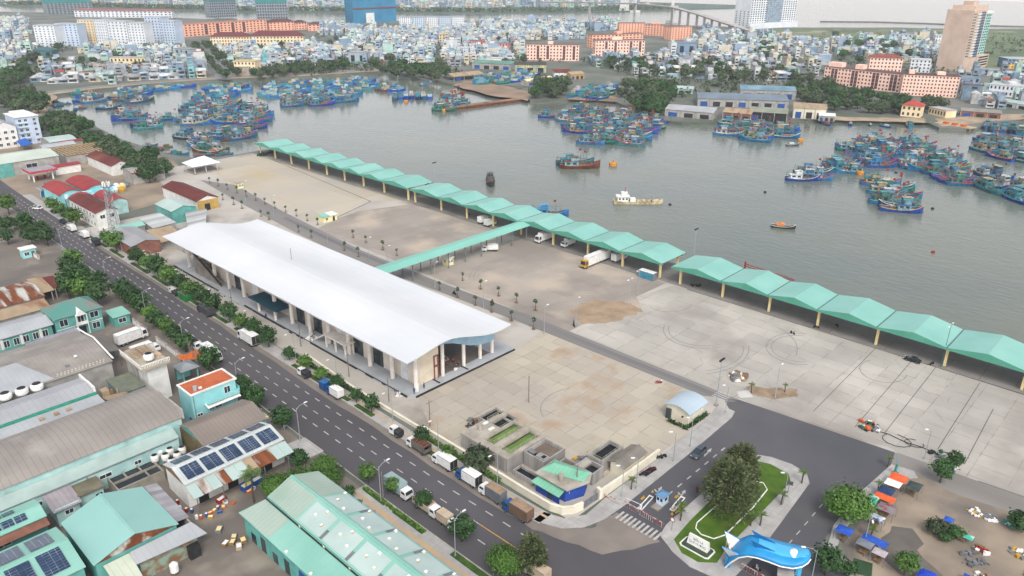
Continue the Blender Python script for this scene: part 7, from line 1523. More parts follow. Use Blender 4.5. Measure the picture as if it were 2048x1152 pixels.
def boat(*a, **k): BOATS.append((a, k))
def make_boat(kind, x, y, a, where, wts=None, z=WL, sc=1.0):
    p = BT[kind]; hu = HUL[rnd.choices(range(8), wts or [8, 7, 2, 2, 5, 2, .6, 1])[0]]; ho = HOU[rnd.randrange(6)]; ne = NET[rnd.randrange(8)]
    cols = {'hull': H(hu[1]), 'wheelhouse': H(ho[1]), 'bridge': H(ho[1]), 'bridge_roof': H(HOU[rnd.randrange(6)][1]), 'roof': H(ne[1], .9), 'net_pile': H(NET[rnd.randrange(8)][1]), 'gunwale': H(GUN[rnd.randrange(7)]), 'deck_gear': H(GUN[rnd.randrange(7)]), 'canopy': H(ne[1])}
    lab = '%s fishing boat, %s cabin, %s roof, in %s' % (hu[0], ho[0], ne[0], where) if kind < 3 else '%s little boat, %s canopy, near %s' % (hu[0], ne[0], where)
    NB[0] += 1
    return dup(p, (x, y, z), a, lab, sc*rnd.uniform(.93, 1.07), 'boats of '+where, cols)
def raft(where, poly, d0, d1, wts=None, sx=20.0, sy=5.9, z=WL, kinds=(0, 0, 1, 2), sc=1.0, flip=.15):
    W = [G(*p, z) for p in poly]; v = G(*d1, z)-G(*d0, z); a = math.atan2(v.y, v.x); c, s = math.cos(a), math.sin(a)
    cx = sum(w.x for w in W)/len(W); cy = sum(w.y for w in W)/len(W)
    for j in range(-30, 31):
        off = rnd.uniform(-5, 5)
        for i in range(-14, 15):
            u, w_ = i*sx*sc+off+rnd.uniform(-1.2, 1.2), j*sy*sc+rnd.uniform(-.4, .4)
            x, y = cx+c*u-s*w_, cy+s*u+c*w_
            if inside((x+c*5*sc, y+s*5*sc), W) and inside((x-c*5*sc, y-s*5*sc), W) and -30 < PX((x, y, z))[0] < 2075: boat(kinds[rnd.randrange(len(kinds))], x, y, a+rnd.uniform(-.07, .07)+(pi if rnd.random() < flip else 0), where, wts, z, sc*1.13)
BR = [1, 2, 2, 1, 1, 2, 5, 2]
raft('the chain raft', [(1563, 366), (1640, 370), (1742, 345), (1765, 326), (1728, 316), (1690, 322), (1600, 344)], (1570, 359), (1645, 362))
raft('the big raft', [(1663, 298), (1680, 280), (1790, 280), (1850, 288), (1905, 300), (1942, 325), (1952, 348), (1950, 374), (1905, 374), (1850, 348), (1790, 338), (1740, 332), (1700, 322)], (1735, 333), (1795, 334))
raft('the right edge raft', [(1955, 338), (2000, 350), (2090, 385), (2090, 430), (2000, 396), (1953, 374)], (1960, 375), (2030, 402))
raft('the upper right raft', [(1943, 292), (1965, 280), (2070, 285), (2070, 335), (1990, 320), (1953, 305)], (1950, 302), (2040, 325))
raft('the low raft', [(1725, 368), (1745, 358), (1835, 376), (1874, 394), (1862, 412), (1832, 436), (1743, 430), (1740, 405)], (1745, 424), (1830, 430))
raft('the shed raft', [(1438, 264), (1448, 246), (1515, 254), (1603, 260), (1602, 274), (1560, 286), (1480, 286), (1438, 277)], (1450, 278), (1500, 282))
raft('the oval raft', [(1118, 247), (1125, 230), (1180, 226), (1270, 230), (1348, 247), (1357, 259), (1330, 270), (1270, 294), (1220, 296), (1142, 284), (1136, 265)], (1145, 278), (1215, 284))
raft('the spit pair', [(1083, 241), (1083, 229), (1122, 230), (1122, 242)], (1085, 237), (1120, 238), sx=17)
raft('the brown spit group', [(1135, 228), (1140, 218), (1212, 218), (1212, 230)], (1140, 226), (1205, 226), BR, sy=4.6)
raft('the bow row', [(786, 202), (787, 194), (862, 191), (862, 202)], (822, 190), (825, 204), sy=5.0, sc=.95)
raft('the slipway group', [(754, 188), (758, 176), (802, 172), (802, 186)], (758, 186), (800, 181), sy=4.8)
raft('the barge group', [(866, 222), (870, 200), (915, 196), (936, 204), (936, 222), (905, 226)], (870, 219), (930, 220), BR, sy=5)
raft('the largest far raft', [(521, 190), (540, 170), (620, 164), (712, 166), (754, 171), (752, 180), (718, 190), (722, 198), (688, 211), (600, 215), (543, 214), (527, 202)], (545, 212), (600, 210))
raft('the avenue raft', [(391, 199), (405, 179), (480, 170), (498, 176), (498, 190), (440, 201), (400, 203)], (400, 199), (445, 196), sy=5.0)
raft('the middle raft', [(326, 239), (345, 227), (400, 206), (472, 204), (505, 214), (563, 220), (564, 243), (500, 252), (455, 248), (370, 251)], (370, 247), (440, 244))
raft('the canopy raft', [(418, 272), (470, 254), (530, 254), (540, 268), (500, 280), (455, 290), (418, 284)], (458, 284), (508, 277))
raft('the motley raft', [(330, 290), (345, 275), (415, 265), (470, 286), (470, 304), (420, 308), (370, 301)], (345, 296), (410, 300), BR)
raft('the wall raft', [(193, 206), (215, 212), (260, 222), (312, 233), (328, 258), (290, 271), (245, 258), (215, 236)], (262, 264), (325, 261))
raft('the red inner raft', [(222, 192), (300, 182), (308, 200), (255, 214), (224, 210)], (230, 206), (300, 198), BR, sy=5.0)
raft('the basin corner', [(143, 186), (215, 184), (210, 206), (160, 212), (140, 202)], (150, 205), (210, 200), sy=7.5)
raft('the bank row', [(215, 185), (390, 173), (390, 178), (225, 190)], (220, 186), (380, 176), sx=16, sy=7)
raft('the slip trees row', [(690, 160), (745, 156), (748, 168), (715, 172)], (690, 166), (745, 160), sy=5)
raft('the right shore row', [(1660, 247), (1860, 251), (1860, 258), (1660, 253)], (1700, 248), (1706, 256), sx=12, sy=8, kinds=(2, 3, 0), sc=.8)
raft('the jetty row', [(1952, 264), (1955, 253), (2060, 258), (2060, 275)], (1980, 252), (1975, 270), sy=5.2)
YARD = [5, 3, 1, 2, 3, 1, 2, 1]
raft('the ochre boatyard', [(945, 168), (960, 152), (1075, 146), (1078, 158), (1000, 172)], (950, 160), (1010, 152), YARD, z=.2, sx=19, sy=6)
raft('the spit boatyard', [(1140, 195), (1150, 180), (1235, 172), (1235, 190), (1200, 204)], (1150, 196), (1210, 184), YARD, z=.2, sx=19, sy=6)
for i, (px, py) in enumerate(((1468, 243), (1488, 246), (1720, 346), (1700, 250), (1770, 254), (1652, 250), (110, 205), (130, 208), (135, 226), (150, 222), (160, 218), (116, 214), (170, 245), (176, 252), (345, 308), (362, 310), (398, 316), (415, 313), (330, 296), (300, 292), (845, 172), (858, 166), (735, 165), (450, 308), (440, 312), (320, 302))):
    p = G(px, py, WL); boat(3, p.x, p.y, rnd.uniform(0, 6), 'the shore', sc=1.15)
BOATS.sort(key=lambda b: -PX((b[0][1], b[0][2], WL))[1])
for a_, k_ in BOATS[:292]: make_boat(*a_, **k_)
fb = MB(); fbm = [mat('far_hull%d' % i, h[1], None, sc=.5, k=.9) for i, h in enumerate(HUL)]+[mat('far_cabin%d' % i, h[1], None, sc=.5, k=.9) for i, h in enumerate(HOU)]+[m_deck, m_pole]
for a_, k_ in BOATS[292:]:
    kd, x, y, an = a_[:4]; c, s = math.cos(an), math.sin(an); q = 1 if kd < 3 else .5; T = lambda u, v, z_: (x+c*u*q-s*v*q, y+s*u*q+c*v*q, (a_[6] if len(a_) > 6 else WL)+z_*q)
    fb.k = rnd.choices(range(8), (a_[5] if len(a_) > 5 else None) or [8, 7, 2, 2, 5, 2, .6, 1])[0]; fb.loft([[T(u, -w, h_), T(u, -w*.8, -.2), T(u, w*.8, -.2), T(u, w, h_)] for u, w, h_ in ((-9, 2.2, 1.9), (0, 2.7, 1.3), (6, 2, 2.1), (9, .1, 3.4))])
    fb.k = 8+rnd.randrange(6); fb.loft([[T(u, -1.8, .8), T(u, 1.8, .8), T(u, 1.8, 3.3), T(u, -1.8, 3.3)] for u in (-7, -1)]); fb.k = 8+rnd.randrange(6); fb.loft([[T(u, -1.4, 3.3), T(u, 1.4, 3.3), T(u, 1.4, 5), T(u, -1.4, 5)] for u in (-4, -1.2)])
    fb.k = 8+rnd.randrange(7); fb.loft([[T(u, -1.5, 1), T(u, 1.5, 1), T(u, 1.2, 1.9), T(u, -1.2, 1.9)] for u in (1, 5)]); fb.k = 15; fb.tube([T(3, 0, 1), T(3, 0, 7)], .12, 4); fb.tube([T(-2, 2.4, 3.9), T(5, 2, 3.9)], .08, 4)
fb.build('distant_boats', fbm, kind='stuff')
# boats one can single out
def lone(kind, px, py, a, label, hull, house, roof, sc=1.0, gun='d8d4cc', net='8a6a4c', skip=()):
    p = G(px, py, WL)
    return dup(BT[kind], (p.x, p.y, WL), a, label, sc, None, {'hull': H(hull), 'wheelhouse': H(house), 'bridge': H(house), 'bridge_roof': H(roof), 'roof': H(roof), 'gunwale': H(gun), 'net_pile': H(net), 'deck_gear': H(net), 'canopy': H(roof)}, skip)
HZ = -.816
lone(1, 1160, 336, HZ+.05, 'rusty brown trawler at anchor alone with turquoise masts', '6e4636', '8fb0b8', '7a5440', 1.25, '8a4a38', '9a6a4a'); lone(1, 1150, 330, HZ+.08, 'blue green trawler moored close behind the rusty brown trawler', '3a6a74', '5f9fae', '4a8a96', 1.2, '3a7a86')
lone(0, 981, 367, HZ-1.5, 'dark fishing boat seen from the bow alone in mid water', '3c4a52', '7a6a60', '5a4a44', .95, '7a3a34'); lone(0, 1100, 431, HZ-.1, 'bright blue boat half hidden behind the middle canopy', '2f6fb8', '4a94c8', '5aa4d0', 1.0, '4a9ac0')
lone(3, 1566, 456, HZ-.35, 'lone small open boat with an orange awning in the channel', '4a4a48', '8a6a50', 'd88a50', 1.25); lone(3, 1585, 291, HZ+.2, 'small grey boat making a wake below the long sheds', '5a6a70', 'a0a0a0', 'c8ccd0', 1.1)
lone(0, 1605, 361, HZ-.02, 'royal blue boat with a white wheelhouse at the head of the chain', '1c48a4', 'e6e8ea', 'dfe3e6', 1.05, 'c8d0d8'); lone(0, 1762, 334, HZ+.02, 'deep blue boat lying along the front of the big raft', '2468b4', '3a86bd', '3a86bd', 1.05, 'a03a34')
lone(2, 905, 192, HZ+.1, 'red hulled boat on the slip behind the barge', '8a3430', 'c8b8a0', '8a3430', 1.3, 'b04038'); lone(2, 1105, 178, HZ+.1, 'maroon hulled boat with white cabin on the mud spit slip', '7a2f34', 'e0dcd4', 'c8c4bc', 1.3); lone(0, 985, 158, 2.2, 'yellow green boat propped on the boatyard mud', '9aa63a', 'b0b84a', '7a8a3a', 1.1)
# white tanker boat
p = G(1276, 406, WL); t = thing('supply_boat', 'long cream supply boat with a white deckhouse aft and low open deck', 'boat', p, HZ+.0); h = 11.5
ST = [(-h, .8, 1.5), (-h*.6, 1, 1.2), (0, 1, 1.0), (h*.6, .95, 1.1), (h*.85, .6, 1.6), (h, .1, 2.2)]
m_crm = mat('cream_hull', 'cfc4a4', '9a8a68', sc=.5, detail=8, k=.95)
MB().loft([[(x, -2.4*w, s), (x, -2.2*w, -.3), (x, 2.2*w, -.3), (x, 2.4*w, s), (x, 2.2*w, s), (x, 2.1*w, s-.4), (x, -2.1*w, s-.4), (x, -2.2*w, s)] for x, w, s in ST]).build('hull', m_crm, t)
o = MB().box(-h*.85, -1.9, .8, -h*.42, 1.9, 3.4).build('deckhouse', m_wwall, t); MB().box(-h*.9, -2.2, 3.4, -h*.36, 2.2, 3.55).build('roof', m_wwall, o)
for s in (-1, 1):
    for i in range(3): MB().box(-h*.8+i*1.6, s*1.92-.02, 2, -h*.8+i*1.6+.8, s*1.92+.02, 2.8).build('window', m_glass, o)
MB().box(-h*.7, -1.4, 3.55, -h*.45, 1.4, 5.2).build('bridge', m_wwall, t); MB().quad((-h*.448, -1.2, 4.2), (-h*.448, 1.2, 4.2), (-h*.448, 1.2, 4.9), (-h*.448, -1.2, 4.9)).build('bridge_window', m_glass, t); MB().tube([(-h*.55, 0, 5.2), (-h*.55, 0, 7.6)], .12, 5).build('mast', m_red, t); MB().box(-h*.34, -1.6, .7, -h*.12, 1.6, 2.3).build('awning', m_wwall, t)
for i in range(4): MB().box(h*(-.05+.2*i), -1.2, .6, h*(.07+.2*i), 1.2, 1.4).build('hatch', m_crm, t)
MB().tube([(h*.55, 0, .8), (h*.55, 0, 3.4)], .1, 5).build('fore_mast', m_grey, t)
# rusty barge
a, b_ = G(885, 222, WL), G(1060, 199, WL); t = thing('barge', 'long rusty barge lying end on to the mud spit', 'barge', ((a.x+b_.x)/2, (a.y+b_.y)/2, WL), math.atan2(b_.y-a.y, b_.x-a.x)); l = (b_-a).length/2
MB().loft([[(x, -4.4, z1), (x, -4, -.5), (x, 4, -.5), (x, 4.4, z1)] for x, z1 in ((-l, 1.9), (-l*.1, 1.7), (l, 1.9))]).build('hull', mat('barge_rust', '8a5c48', '6a4436', sc=.2, detail=8), t); MB().box(-l+1, -3.6, 1.9, -l*.15, 3.6, 2.2).build('deck_load', mat('barge_deck', 'b08a68', '8f6c50', sc=.3, detail=8), t); MB().box(0, -3.4, 1.8, l-2, 3.4, 2.0).build('deck_load', mat('barge_deck', ''), t)
t = thing('barge', 'black steel barge nosed into the shore below the long sheds', 'barge', (*G(1545, 249, WL).xy, WL), HZ-1.0); MB().loft([[(x, -3, 1.8), (x, -2.8, -.4), (x, 2.8, -.4), (x, 3, 1.8)] for x in (-11, 11)]).build('hull', m_black, t); MB().box(-10, -2.6, 1.8, 10, 2.6, 2.0).build('deck_load', mat('coal', '5a504c', '48403c', sc=.6), t)
# mooring buoys, marks
for px, py, s, lb in ((1226, 331, 2.2, 'large yellow mooring drum alone in mid channel'), (1720, 349, 1.9, 'orange mooring drum in front of the chain of boats'), (1601, 283, 1.8, 'orange mooring drum at the end of the shed raft'), (812, 205, 1.6, 'rust orange mooring drum before the bow to camera row'), (888, 223, 1.6, 'rust orange mooring drum before the barge group'), (1840, 422, 1.5, 'rust orange mooring drum beside the low raft'), (805, 181, 1.5, 'dark red mooring drum by the slipway group'), (2040, 366, 1.9, 'yellow mooring drum in the right edge raft')):
    p = G(px, py, WL); t = thing('mooring_buoy', lb, 'buoy', p); MB().lathe(0, 0, [(-.3, s*.9), (.2, s), (1.5, s), (1.9, s*.85)], 14).build('drum', mat('buoy_yellow', 'd8963a', 'b97a30', sc=.8, k=.9) if 'dark' not in lb else mat('buoy_red', '7a4038', '6a362f', sc=1), t); MB().tube([(-.4, 0, 1.9), (0, 0, 2.5), (.4, 0, 1.9)], .1, 5).build('ring', m_black, t)
for px, py, lb in ((1530, 385, 'small dark float alone in open water'), (1792, 346, 'small black rowing raft between the rafts'), (1865, 418, 'tiny black float near the low raft'), (1866, 505, 'small red and white float in the near channel'), (550, 288, 'small dark float near the far canopy'), (1340, 410, 'black float off the cream supply boat')):
    p = G(px, py, WL); t = thing('float', lb, 'float', p); MB().lathe(0, 0, [(-.2, .5), (.2, .8), (.6, .6), (.8, .2)], 9).build('body', m_black if 'red' not in lb else m_red, t)
for q_ in BT: hide_proto(q_)
# red footbridge frame behind the near canopy
t = thing('loading_boom', 'red lattice boom leaning behind the near canopy', 'boom', (*G(1495, 535, 0).xy, 1)); a = G(1490, 532, 5); c = G(1588, 562, 4); b = MB(); o0 = Vector(t.location)
for dz in (0, .9): b.tube([a-o0+Vector((0, 0, dz)), c-o0+Vector((0, 0, dz*.5))], .12, 4)
for i in range(10): u = i/10; b.tube([(a-o0).lerp(c-o0, u), (a-o0).lerp(c-o0, u+.05)+Vector((0, 0, .8)), (a-o0).lerp(c-o0, min(1, u+.1))], .07, 4)
b.build('lattice', m_red, t); MB().tube([(a-o0)+Vector((0, 0, -6)), (a-o0)+Vector((0, 0, 1.6))], .3, 6).build('post', m_red, t)
# ---------------------------------------------------------------- the town beyond the basin
m_tw = mo('town_wall', sc=.25, detail=6, rust=(.12, .6, .8), rustc='8f928f'); m_tr = mo('town_roof', sc=.2, detail=6, rust=(.15, .6, .78), rustc='8a7f76')
HP = []
def house_proto(name, W, D, fl, roof, seed):
    r = random.Random(seed); t = thing(name, 'house', 'house', (0, 0, -70)); Hh = fl*3.2
    MB().box(-W/2, -D/2, 0, W/2, D/2, Hh).build('wall', m_tw, t)
    if roof == 'flat':
        MB().box(-W/2-.15, -D/2-.5, Hh, W/2+.15, D/2+.15, Hh+.18).box(-W/2, -D/2, Hh+.18, W/2, -D/2+.2, Hh+.9).box(-W/2, -D/2+.2, Hh+.18, -W/2+.2, D/2, Hh+.9).build('roof', m_tr, t); MB().box(-W/2+.3, D/2-4.2, Hh+.18, W/2-.8, D/2-.4, Hh+2.8).build('roof_room', m_tw, t); MB().cyl(W/2-1.2, 0, Hh+.6, Hh+1.9, .6, n=8).build('water_tank', m_greyr2, t)
    elif roof == 'gable':
        MB().add([(-W/2-.4, -D/2-.4, Hh), (W/2+.4, -D/2-.4, Hh), (W/2+.4, D/2+.4, Hh), (-W/2-.4, D/2+.4, Hh), (0, -D/2-.4, Hh+W*.2), (0, D/2+.4, Hh+W*.2)], [(0, 4, 5, 3), (1, 2, 5, 4), (0, 1, 4), (2, 3, 5), (3, 2, 1, 0)]).build('roof', m_tr, t)
    else:
        MB().add([(-W/2-.3, -D/2-.6, Hh+.1), (W/2+.3, -D/2-.6, Hh+.1), (W/2+.3, D/2+.3, Hh+1.3), (-W/2-.3, D/2+.3, Hh+1.3), (-W/2-.3, D/2+.3, Hh-.1), (W/2+.3, D/2+.3, Hh-.1)], [(0, 1, 2, 3), (0, 3, 4), (1, 5, 2), (3, 2, 5, 4), (0, 4, 5, 1)]).build('roof', m_tr, t)
    for f in range(min(fl, 3)):
        z = f*3.2+1
        MB().box(-W*.36, -D/2-.06, z, W*.36 if (f+seed) % 2 else W*.1, -D/2, z+1.7).build('window', m_glass, t)
        if fl > 1 and f: MB().box(-W/2, -D/2-.9, f*3.2-.1, W/2, -D/2, f*3.2+.12).build('balcony', m_tw, t)
        MB().box(-W/2-.06, -D*.22, z, -W/2, D*.05, z+1.4).build('window', m_glass, t)
    HP.append(t); return t
for a_ in (('tube_house', 5.2, 13, 3, 'flat', 1), ('tube_house', 5.6, 14, 4, 'flat', 2), ('house', 8, 11, 2, 'lean', 3), ('house', 9.5, 12, 1, 'gable', 4), ('house', 7, 12, 2, 'gable', 5), ('tube_house', 6.4, 12, 2, 'flat', 6), ('house', 11, 15, 1, 'lean', 7)): house_proto(*a_)
WC = [('white', 'd2d4d4'), ('pale grey', 'aab1b8'), ('pale blue', '94a9be'), ('cream', 'cfc6b0'), ('mint', 'b4d2c6'), ('slate blue', '8097ac'), ('beige', 'c9b8a4'), ('turquoise', '7fc0c6')]
RC = [('grey', 'a3a6aa'), ('white', 'dadcdc'), ('rusty', '9a6a58'), ('pale blue', '9db4c4'), ('green', '7fa898'), ('silver', 'bcc4c8'), ('red', 'a8483f'), ('dark', '6a6e74')]
STO = {0: 'three storey', 1: 'four storey', 2: 'two storey', 3: 'low', 4: 'two storey gabled', 5: 'two storey flat roofed', 6: 'low wide'}
LOTS = []
AVOID = [[G(*p) for p in q] for q in ([(380, 95), (410, 85), (500, 165), (425, 165)], [(60, 95), (55, 40), (365, 40), (380, 92)], [(360, 95), (365, 40), (650, 50), (612, 92)], [(1045, 124), (1050, 80), (1165, 80), (1165, 122)], [(1160, 118), (1165, 65), (1400, 45), (1400, 80), (1300, 118)], [(1630, 205), (1640, 150), (1930, 160), (1930, 210)], [(1900, 150), (1905, 110), (2048, 110), (2048, 145)], [(1490, 62), (1480, 40), (1610, 40), (1640, 78)], [(795, 66), (795, 40), (935, 40), (935, 62)], [(885, 180), (930, 135), (1180, 130), (1240, 170), (1340, 180), (1350, 240), (1100, 215)], [(100, 128), (130, 100), (235, 128), (235, 140)], [(700, 50), (700, 35), (800, 35), (800, 50)])]
def quarter(where, poly, ang, dens, seed, low=0.3, sx=8.2, sy=15.5, street=5):
    r = random.Random(seed); W = [G(*p) for p in poly]; c, s = math.cos(ang), math.sin(ang)
    cx = sum(w.x for w in W)/len(W); cy = sum(w.y for w in W)/len(W); R0 = max((w-Vector((cx, cy, 0))).length for w in W)
    n = int(R0/sx)+2; m_ = int(R0/sy)+2
    for j in range(-m_, m_+1):
        for i in range(-n, n+1):
            if i % 11 == 0: continue
            u, v = i*sx+r.uniform(-.6, .6), j*sy+(j//2)*street+r.uniform(-.8, .8)
            x, y = cx+c*u-s*v, cy+s*u+c*v
            if r.random() < dens and inside((x, y), W) and not any(inside((x, y), a) for a in AVOID):
                k = r.choices(range(7), [3*(1-low), 1.6*(1-low), 3, 4*low+1, 2, 3*(1-low)+.5, 3*low])[0]
                LOTS.append((x, y, ang+(pi if j % 2 and r.random() < .3 else 0)+(0 if r.random() < .85 else pi/2), k, r.uniform(.82, 1.15), r.uniform(.8, 1.2), where))
quarter('below the white slabs', [(55, 165), (125, 103), (365, 100), (400, 125), (430, 158), (200, 168)], -.45, .82, 1, .5)
quarter('at the left edge', [(0, 160), (0, 40), (60, 40), (75, 95), (40, 150)], -.45, .75, 2, .5)
quarter('right of the avenue', [(430, 100), (620, 92), (700, 100), (700, 130), (540, 145), (490, 152)], -.45, .85, 3, .5)
quarter('beyond the slipway', [(700, 68), (1040, 62), (1050, 125), (930, 135), (830, 130), (700, 132)], -.75, .88, 4, .35)
quarter('by the river bank', [(640, 50), (800, 65), (930, 62), (940, 46), (1240, 50), (1235, 70), (1165, 78), (1040, 82), (640, 70)], -.75, .85, 5, .3)
quarter('below pink blocks', [(1165, 122), (1330, 118), (1420, 132), (1640, 150), (1640, 165), (1400, 160), (1240, 150)], -.75, .55, 6, .3)
quarter('under the ramp', [(1300, 95), (1410, 62), (1480, 66), (1650, 90), (1650, 148), (1400, 130), (1310, 115)], -.75, .62, 7, .15)
quarter('near the tower', [(1650, 80), (1900, 75), (1910, 145), (1660, 120)], -.9, .3, 8, .1)
quarter('at the right edge', [(1905, 150), (2048, 145), (2048, 225), (1930, 215)], -1.2, .5, 9, .2)
LOTS.sort(key=lambda l: -(PX((l[0], l[1], 0))[1]))
for x, y, a, k, s1, s2, wh in LOTS[:288]:
    wc = WC[rnd.choices(range(8), [6, 4, 3, 2, 2, 1.5, 1, 1])[0]]; rc = RC[rnd.choices(range(8), [4, 4, 1, 2, 1.5, 3, .7, 1])[0]]
    dup(HP[k], (x, y, 0), a, '%s %s house, %s roof, %s' % (STO[k], wc[0], rc[0], wh), (s1, s1, s2), 'houses '+wh, {'wall': H(wc[1]), 'roof': H(rc[1]), 'roof_room': H(wc[1]), 'balcony': H('e0e0de')})
for t_ in HP: hide_proto(t_)
far = MB(); fm = [mat('far_wall%d' % i, h, None, sc=.1, k=1) for i, (nn, h) in enumerate(WC[:6])]+[mat('far_roof%d' % i, RC[j][1], None, sc=.1, k=1) for i, j in enumerate((0, 1, 3, 5, 6))]+[m_glass]
def far_house(x, y, a, w, d, hh, r):
    far.k = r.randrange(6); far.cbox(x, y, 0, w, d, hh, a); far.k = 6+r.choices(range(5), [4, 4, 2, 4, .6])[0]; far.cbox(x, y, hh, w+.5, d+.5, .3, a)
    if hh > 5:
        far.k = r.randrange(6); far.cbox(x+.6, y+.6, hh+.3, w*.5, d*.4, 2, a); far.k = 11
        for z in range(1, int(hh/3.2)): far.cbox(x, y, z*3.2+1, w*.7, d+.08, 1.3, a)
r = random.Random(5)
for x, y, a, k, s1, s2, wh in LOTS[288:]: far_house(x, y, a, (5.2, 5.6, 8, 9, 7, 6.4, 11)[k]*s1, 13*s1, (3, 4, 2, 1.2, 2, 2, 1.2)[k]*3.2*s2, r)
far.build('distant_houses', fm, kind='stuff')
gr = MB()
for _ in range(2600):
    px, py = r.uniform(0, 2048), 58+95*r.random()**1.15
    if px > 1300: py = 70+130*r.random()
    if px > 1600 and py > 150: continue
    p = G(px, py)
    if any(inside(p, a) for a in AVOID) or not inside(p, quay+far_bank+river_bank): continue
    w_ = r.uniform(1.4, 3.6)
    for _k in range(9):
        c_ = p+Vector((r.gauss(0, w_), r.gauss(0, w_), r.uniform(.6, w_*2.2))); u = Vector((r.gauss(0, 1), r.gauss(0, 1), r.gauss(0, 1))).normalized()*1.3; v = u.cross(Vector((r.gauss(0, 1), r.gauss(0, 1), 1))).normalized()*1.0
        gr.add([c_-u, c_+v, c_+u, c_-v], [(0, 1, 2, 3)])
gr.build('town_greenery', leafD, kind='stuff')
far = MB()
CB = [Vector((*p, 0)) for p in city_bank[:8]]
for _ in range(1500):
    i = r.randrange(7); p = CB[i].lerp(CB[i+1], r.random()); n = Vector((.55, .83, 0)); d = 35+420*r.random()**1.3
    q_ = p+n*d
    if i > 4 and d < 200: continue
    far_house(q_.x, q_.y, r.uniform(-1, 0), r.uniform(7, 16), r.uniform(10, 22), r.choice((4, 7, 10, 13, 18))*r.uniform(.8, 1.3), r)
far.build('city_across_river', fm, kind='stuff')
lf = MB()
for i in range(7):
    n = int((CB[i+1]-CB[i]).length/1.1)
    for k in range(n):
        p = CB[i].lerp(CB[i+1], r.random())+Vector((.55, .83, 0))*r.uniform(4, 34 if i < 5 else 90)
        for _ in range(5):
            c_ = p+Vector((r.uniform(-5, 5), r.uniform(-5, 5), r.uniform(.5, 9))); u = Vector((r.gauss(0, 1), r.gauss(0, 1), r.gauss(0, 1))).normalized()*2.2; v = u.cross(Vector((r.gauss(0, 1), r.gauss(0, 1), 1))).normalized()*1.7
            lf.add([c_-u, c_+v, c_+u, c_-v], [(0, 1, 2, 3)])
lf.build('woodland', leafD, kind='stuff')
# --- large blocks, one by one
def block(label, p0, p1, depth, hh, fl, bays, wall, roof='flat', roofc='8d6f6c', z0=0, cat='apartment block', name='apartment_block', balc=None, step=None, ww=.42, hw=.5, glass=None, crown_=None, z1=None):
    a = G(*p0); b_ = G(*p1); d = b_-a; L = d.length; ang = math.atan2(d.y, d.x)
    t = thing(name, label, cat, (a.x, a.y, 0), ang)
    sgn = 1   # depth runs away from the camera: left of a->b
    MB().box(0, 0, 0, L, depth, hh).build('wall', wall, t)
    rm = mat('roof_'+roofc, roofc, None, sc=.15)
    if roof == 'flat': MB().box(-.4, -.4, hh, L+.4, depth+.4, hh+.35).build('roof', rm, t)
    elif roof == 'hip': MB().add([(-.8, -.8, hh), (L+.8, -.8, hh), (L+.8, depth+.8, hh), (-.8, depth+.8, hh), (depth*.5, depth/2, hh+depth*.28), (L-depth*.5, depth/2, hh+depth*.28)], [(0, 1, 5, 4), (1, 2, 5), (2, 3, 4, 5), (3, 0, 4), (3, 2, 1, 0)]).build('roof', rm, t)
    if crown_:
        for u0, u1, e in crown_: MB().box(L*u0, depth*.25, hh+.35, L*u1, depth*.8, hh+e).build('stair_tower', wall, t)
    fh = (hh-(z1 or 0))/fl; bw = L/bays
    me = None; cells = [(f, i) for f in range(fl) for i in range(bays)]
    gm = glass or m_glass
    wq = MB().box(0, -.08, 0, bw*ww, 0, fh*hw)
    for f, i in cells[-100:]:
        if balc and i in balc: continue
        if me is None: o = wq.build('window', gm, t); me = o.data
        else: o = bpy.data.objects.new('window', me); COL.objects.link(o); o.parent = t
        o.location = (bw*(i+.5-ww/2), 0, (z1 or 0)+fh*(f+.28))
    rest = MB()
    for f, i in cells[:-100]:
        if balc and i in balc: continue
        rest.box(bw*(i+.5-ww/2), -.08, (z1 or 0)+fh*(f+.28), bw*(i+.5+ww/2), 0, (z1 or 0)+fh*(f+.28+hw))
    if rest.v: rest.build('window_rows', gm, t, kind='stuff')
    for i in balc or (): MB().box(bw*(i+.1), -.1, 1.2, bw*(i+.9), 0, hh-1).build('balcony_recess', mat('recess', '5f4a4e', '4b3a40', sc=.5, seam=('z', 3.1, .7), seamc='c98f86'), t)
    nd = max(1, min(4, int(depth/5)))
    for f in range(0, min(fl, 8)):
        for k in range(nd):
            for side in (0,):
                MB().box(-.08, depth*(k+.35)/nd, fh*(f+.3), 0, depth*(k+.65)/nd, fh*(f+.75)).build('side_window', gm, t)
    return t
pk = mat('pink_wall', 'f7d0c0', 'efc2b0', sc=.1, k=1); og = mat('orange_wall', 'f5b79c', 'eda98c', sc=.1, k=1); wt = mat('white_block', 'dfe2e6', 'cdd2d8', sc=.1, k=1); bl2 = mat('pale_blue_block', 'c4d2e4', 'b4c2d6', sc=.1, k=1); gw = mat('grey_blank', 'a8b2ba', '9aa5ae', sc=.05, k=1); sl = mat('slate_blank', '7f97ae', '738ba2', sc=.05, k=1); crw = mat('cream_block', 'ecd9b6', 'e0c9a2', sc=.1, k=1); salm = mat('salmon_block', 'd98a84', 'c97a74', sc=.1, k=1)
block('left of the two pink blocks with red balconies', (1053, 120), (1157, 122), 14, 17, 5, 16, pk, balc=(3, 6, 11, 14), crown_=((.4, .5, 3),)); block('right of the two pink blocks with red balconies', (1190, 113), (1288, 112), 14, 18, 5, 16, pk, balc=(3, 6, 11, 14), crown_=((.35, .55, 3.5),)); block('salmon block just behind the right pink block', (1184, 96), (1285, 92), 14, 16, 5, 14, og, crown_=((.5, .6, 3),))
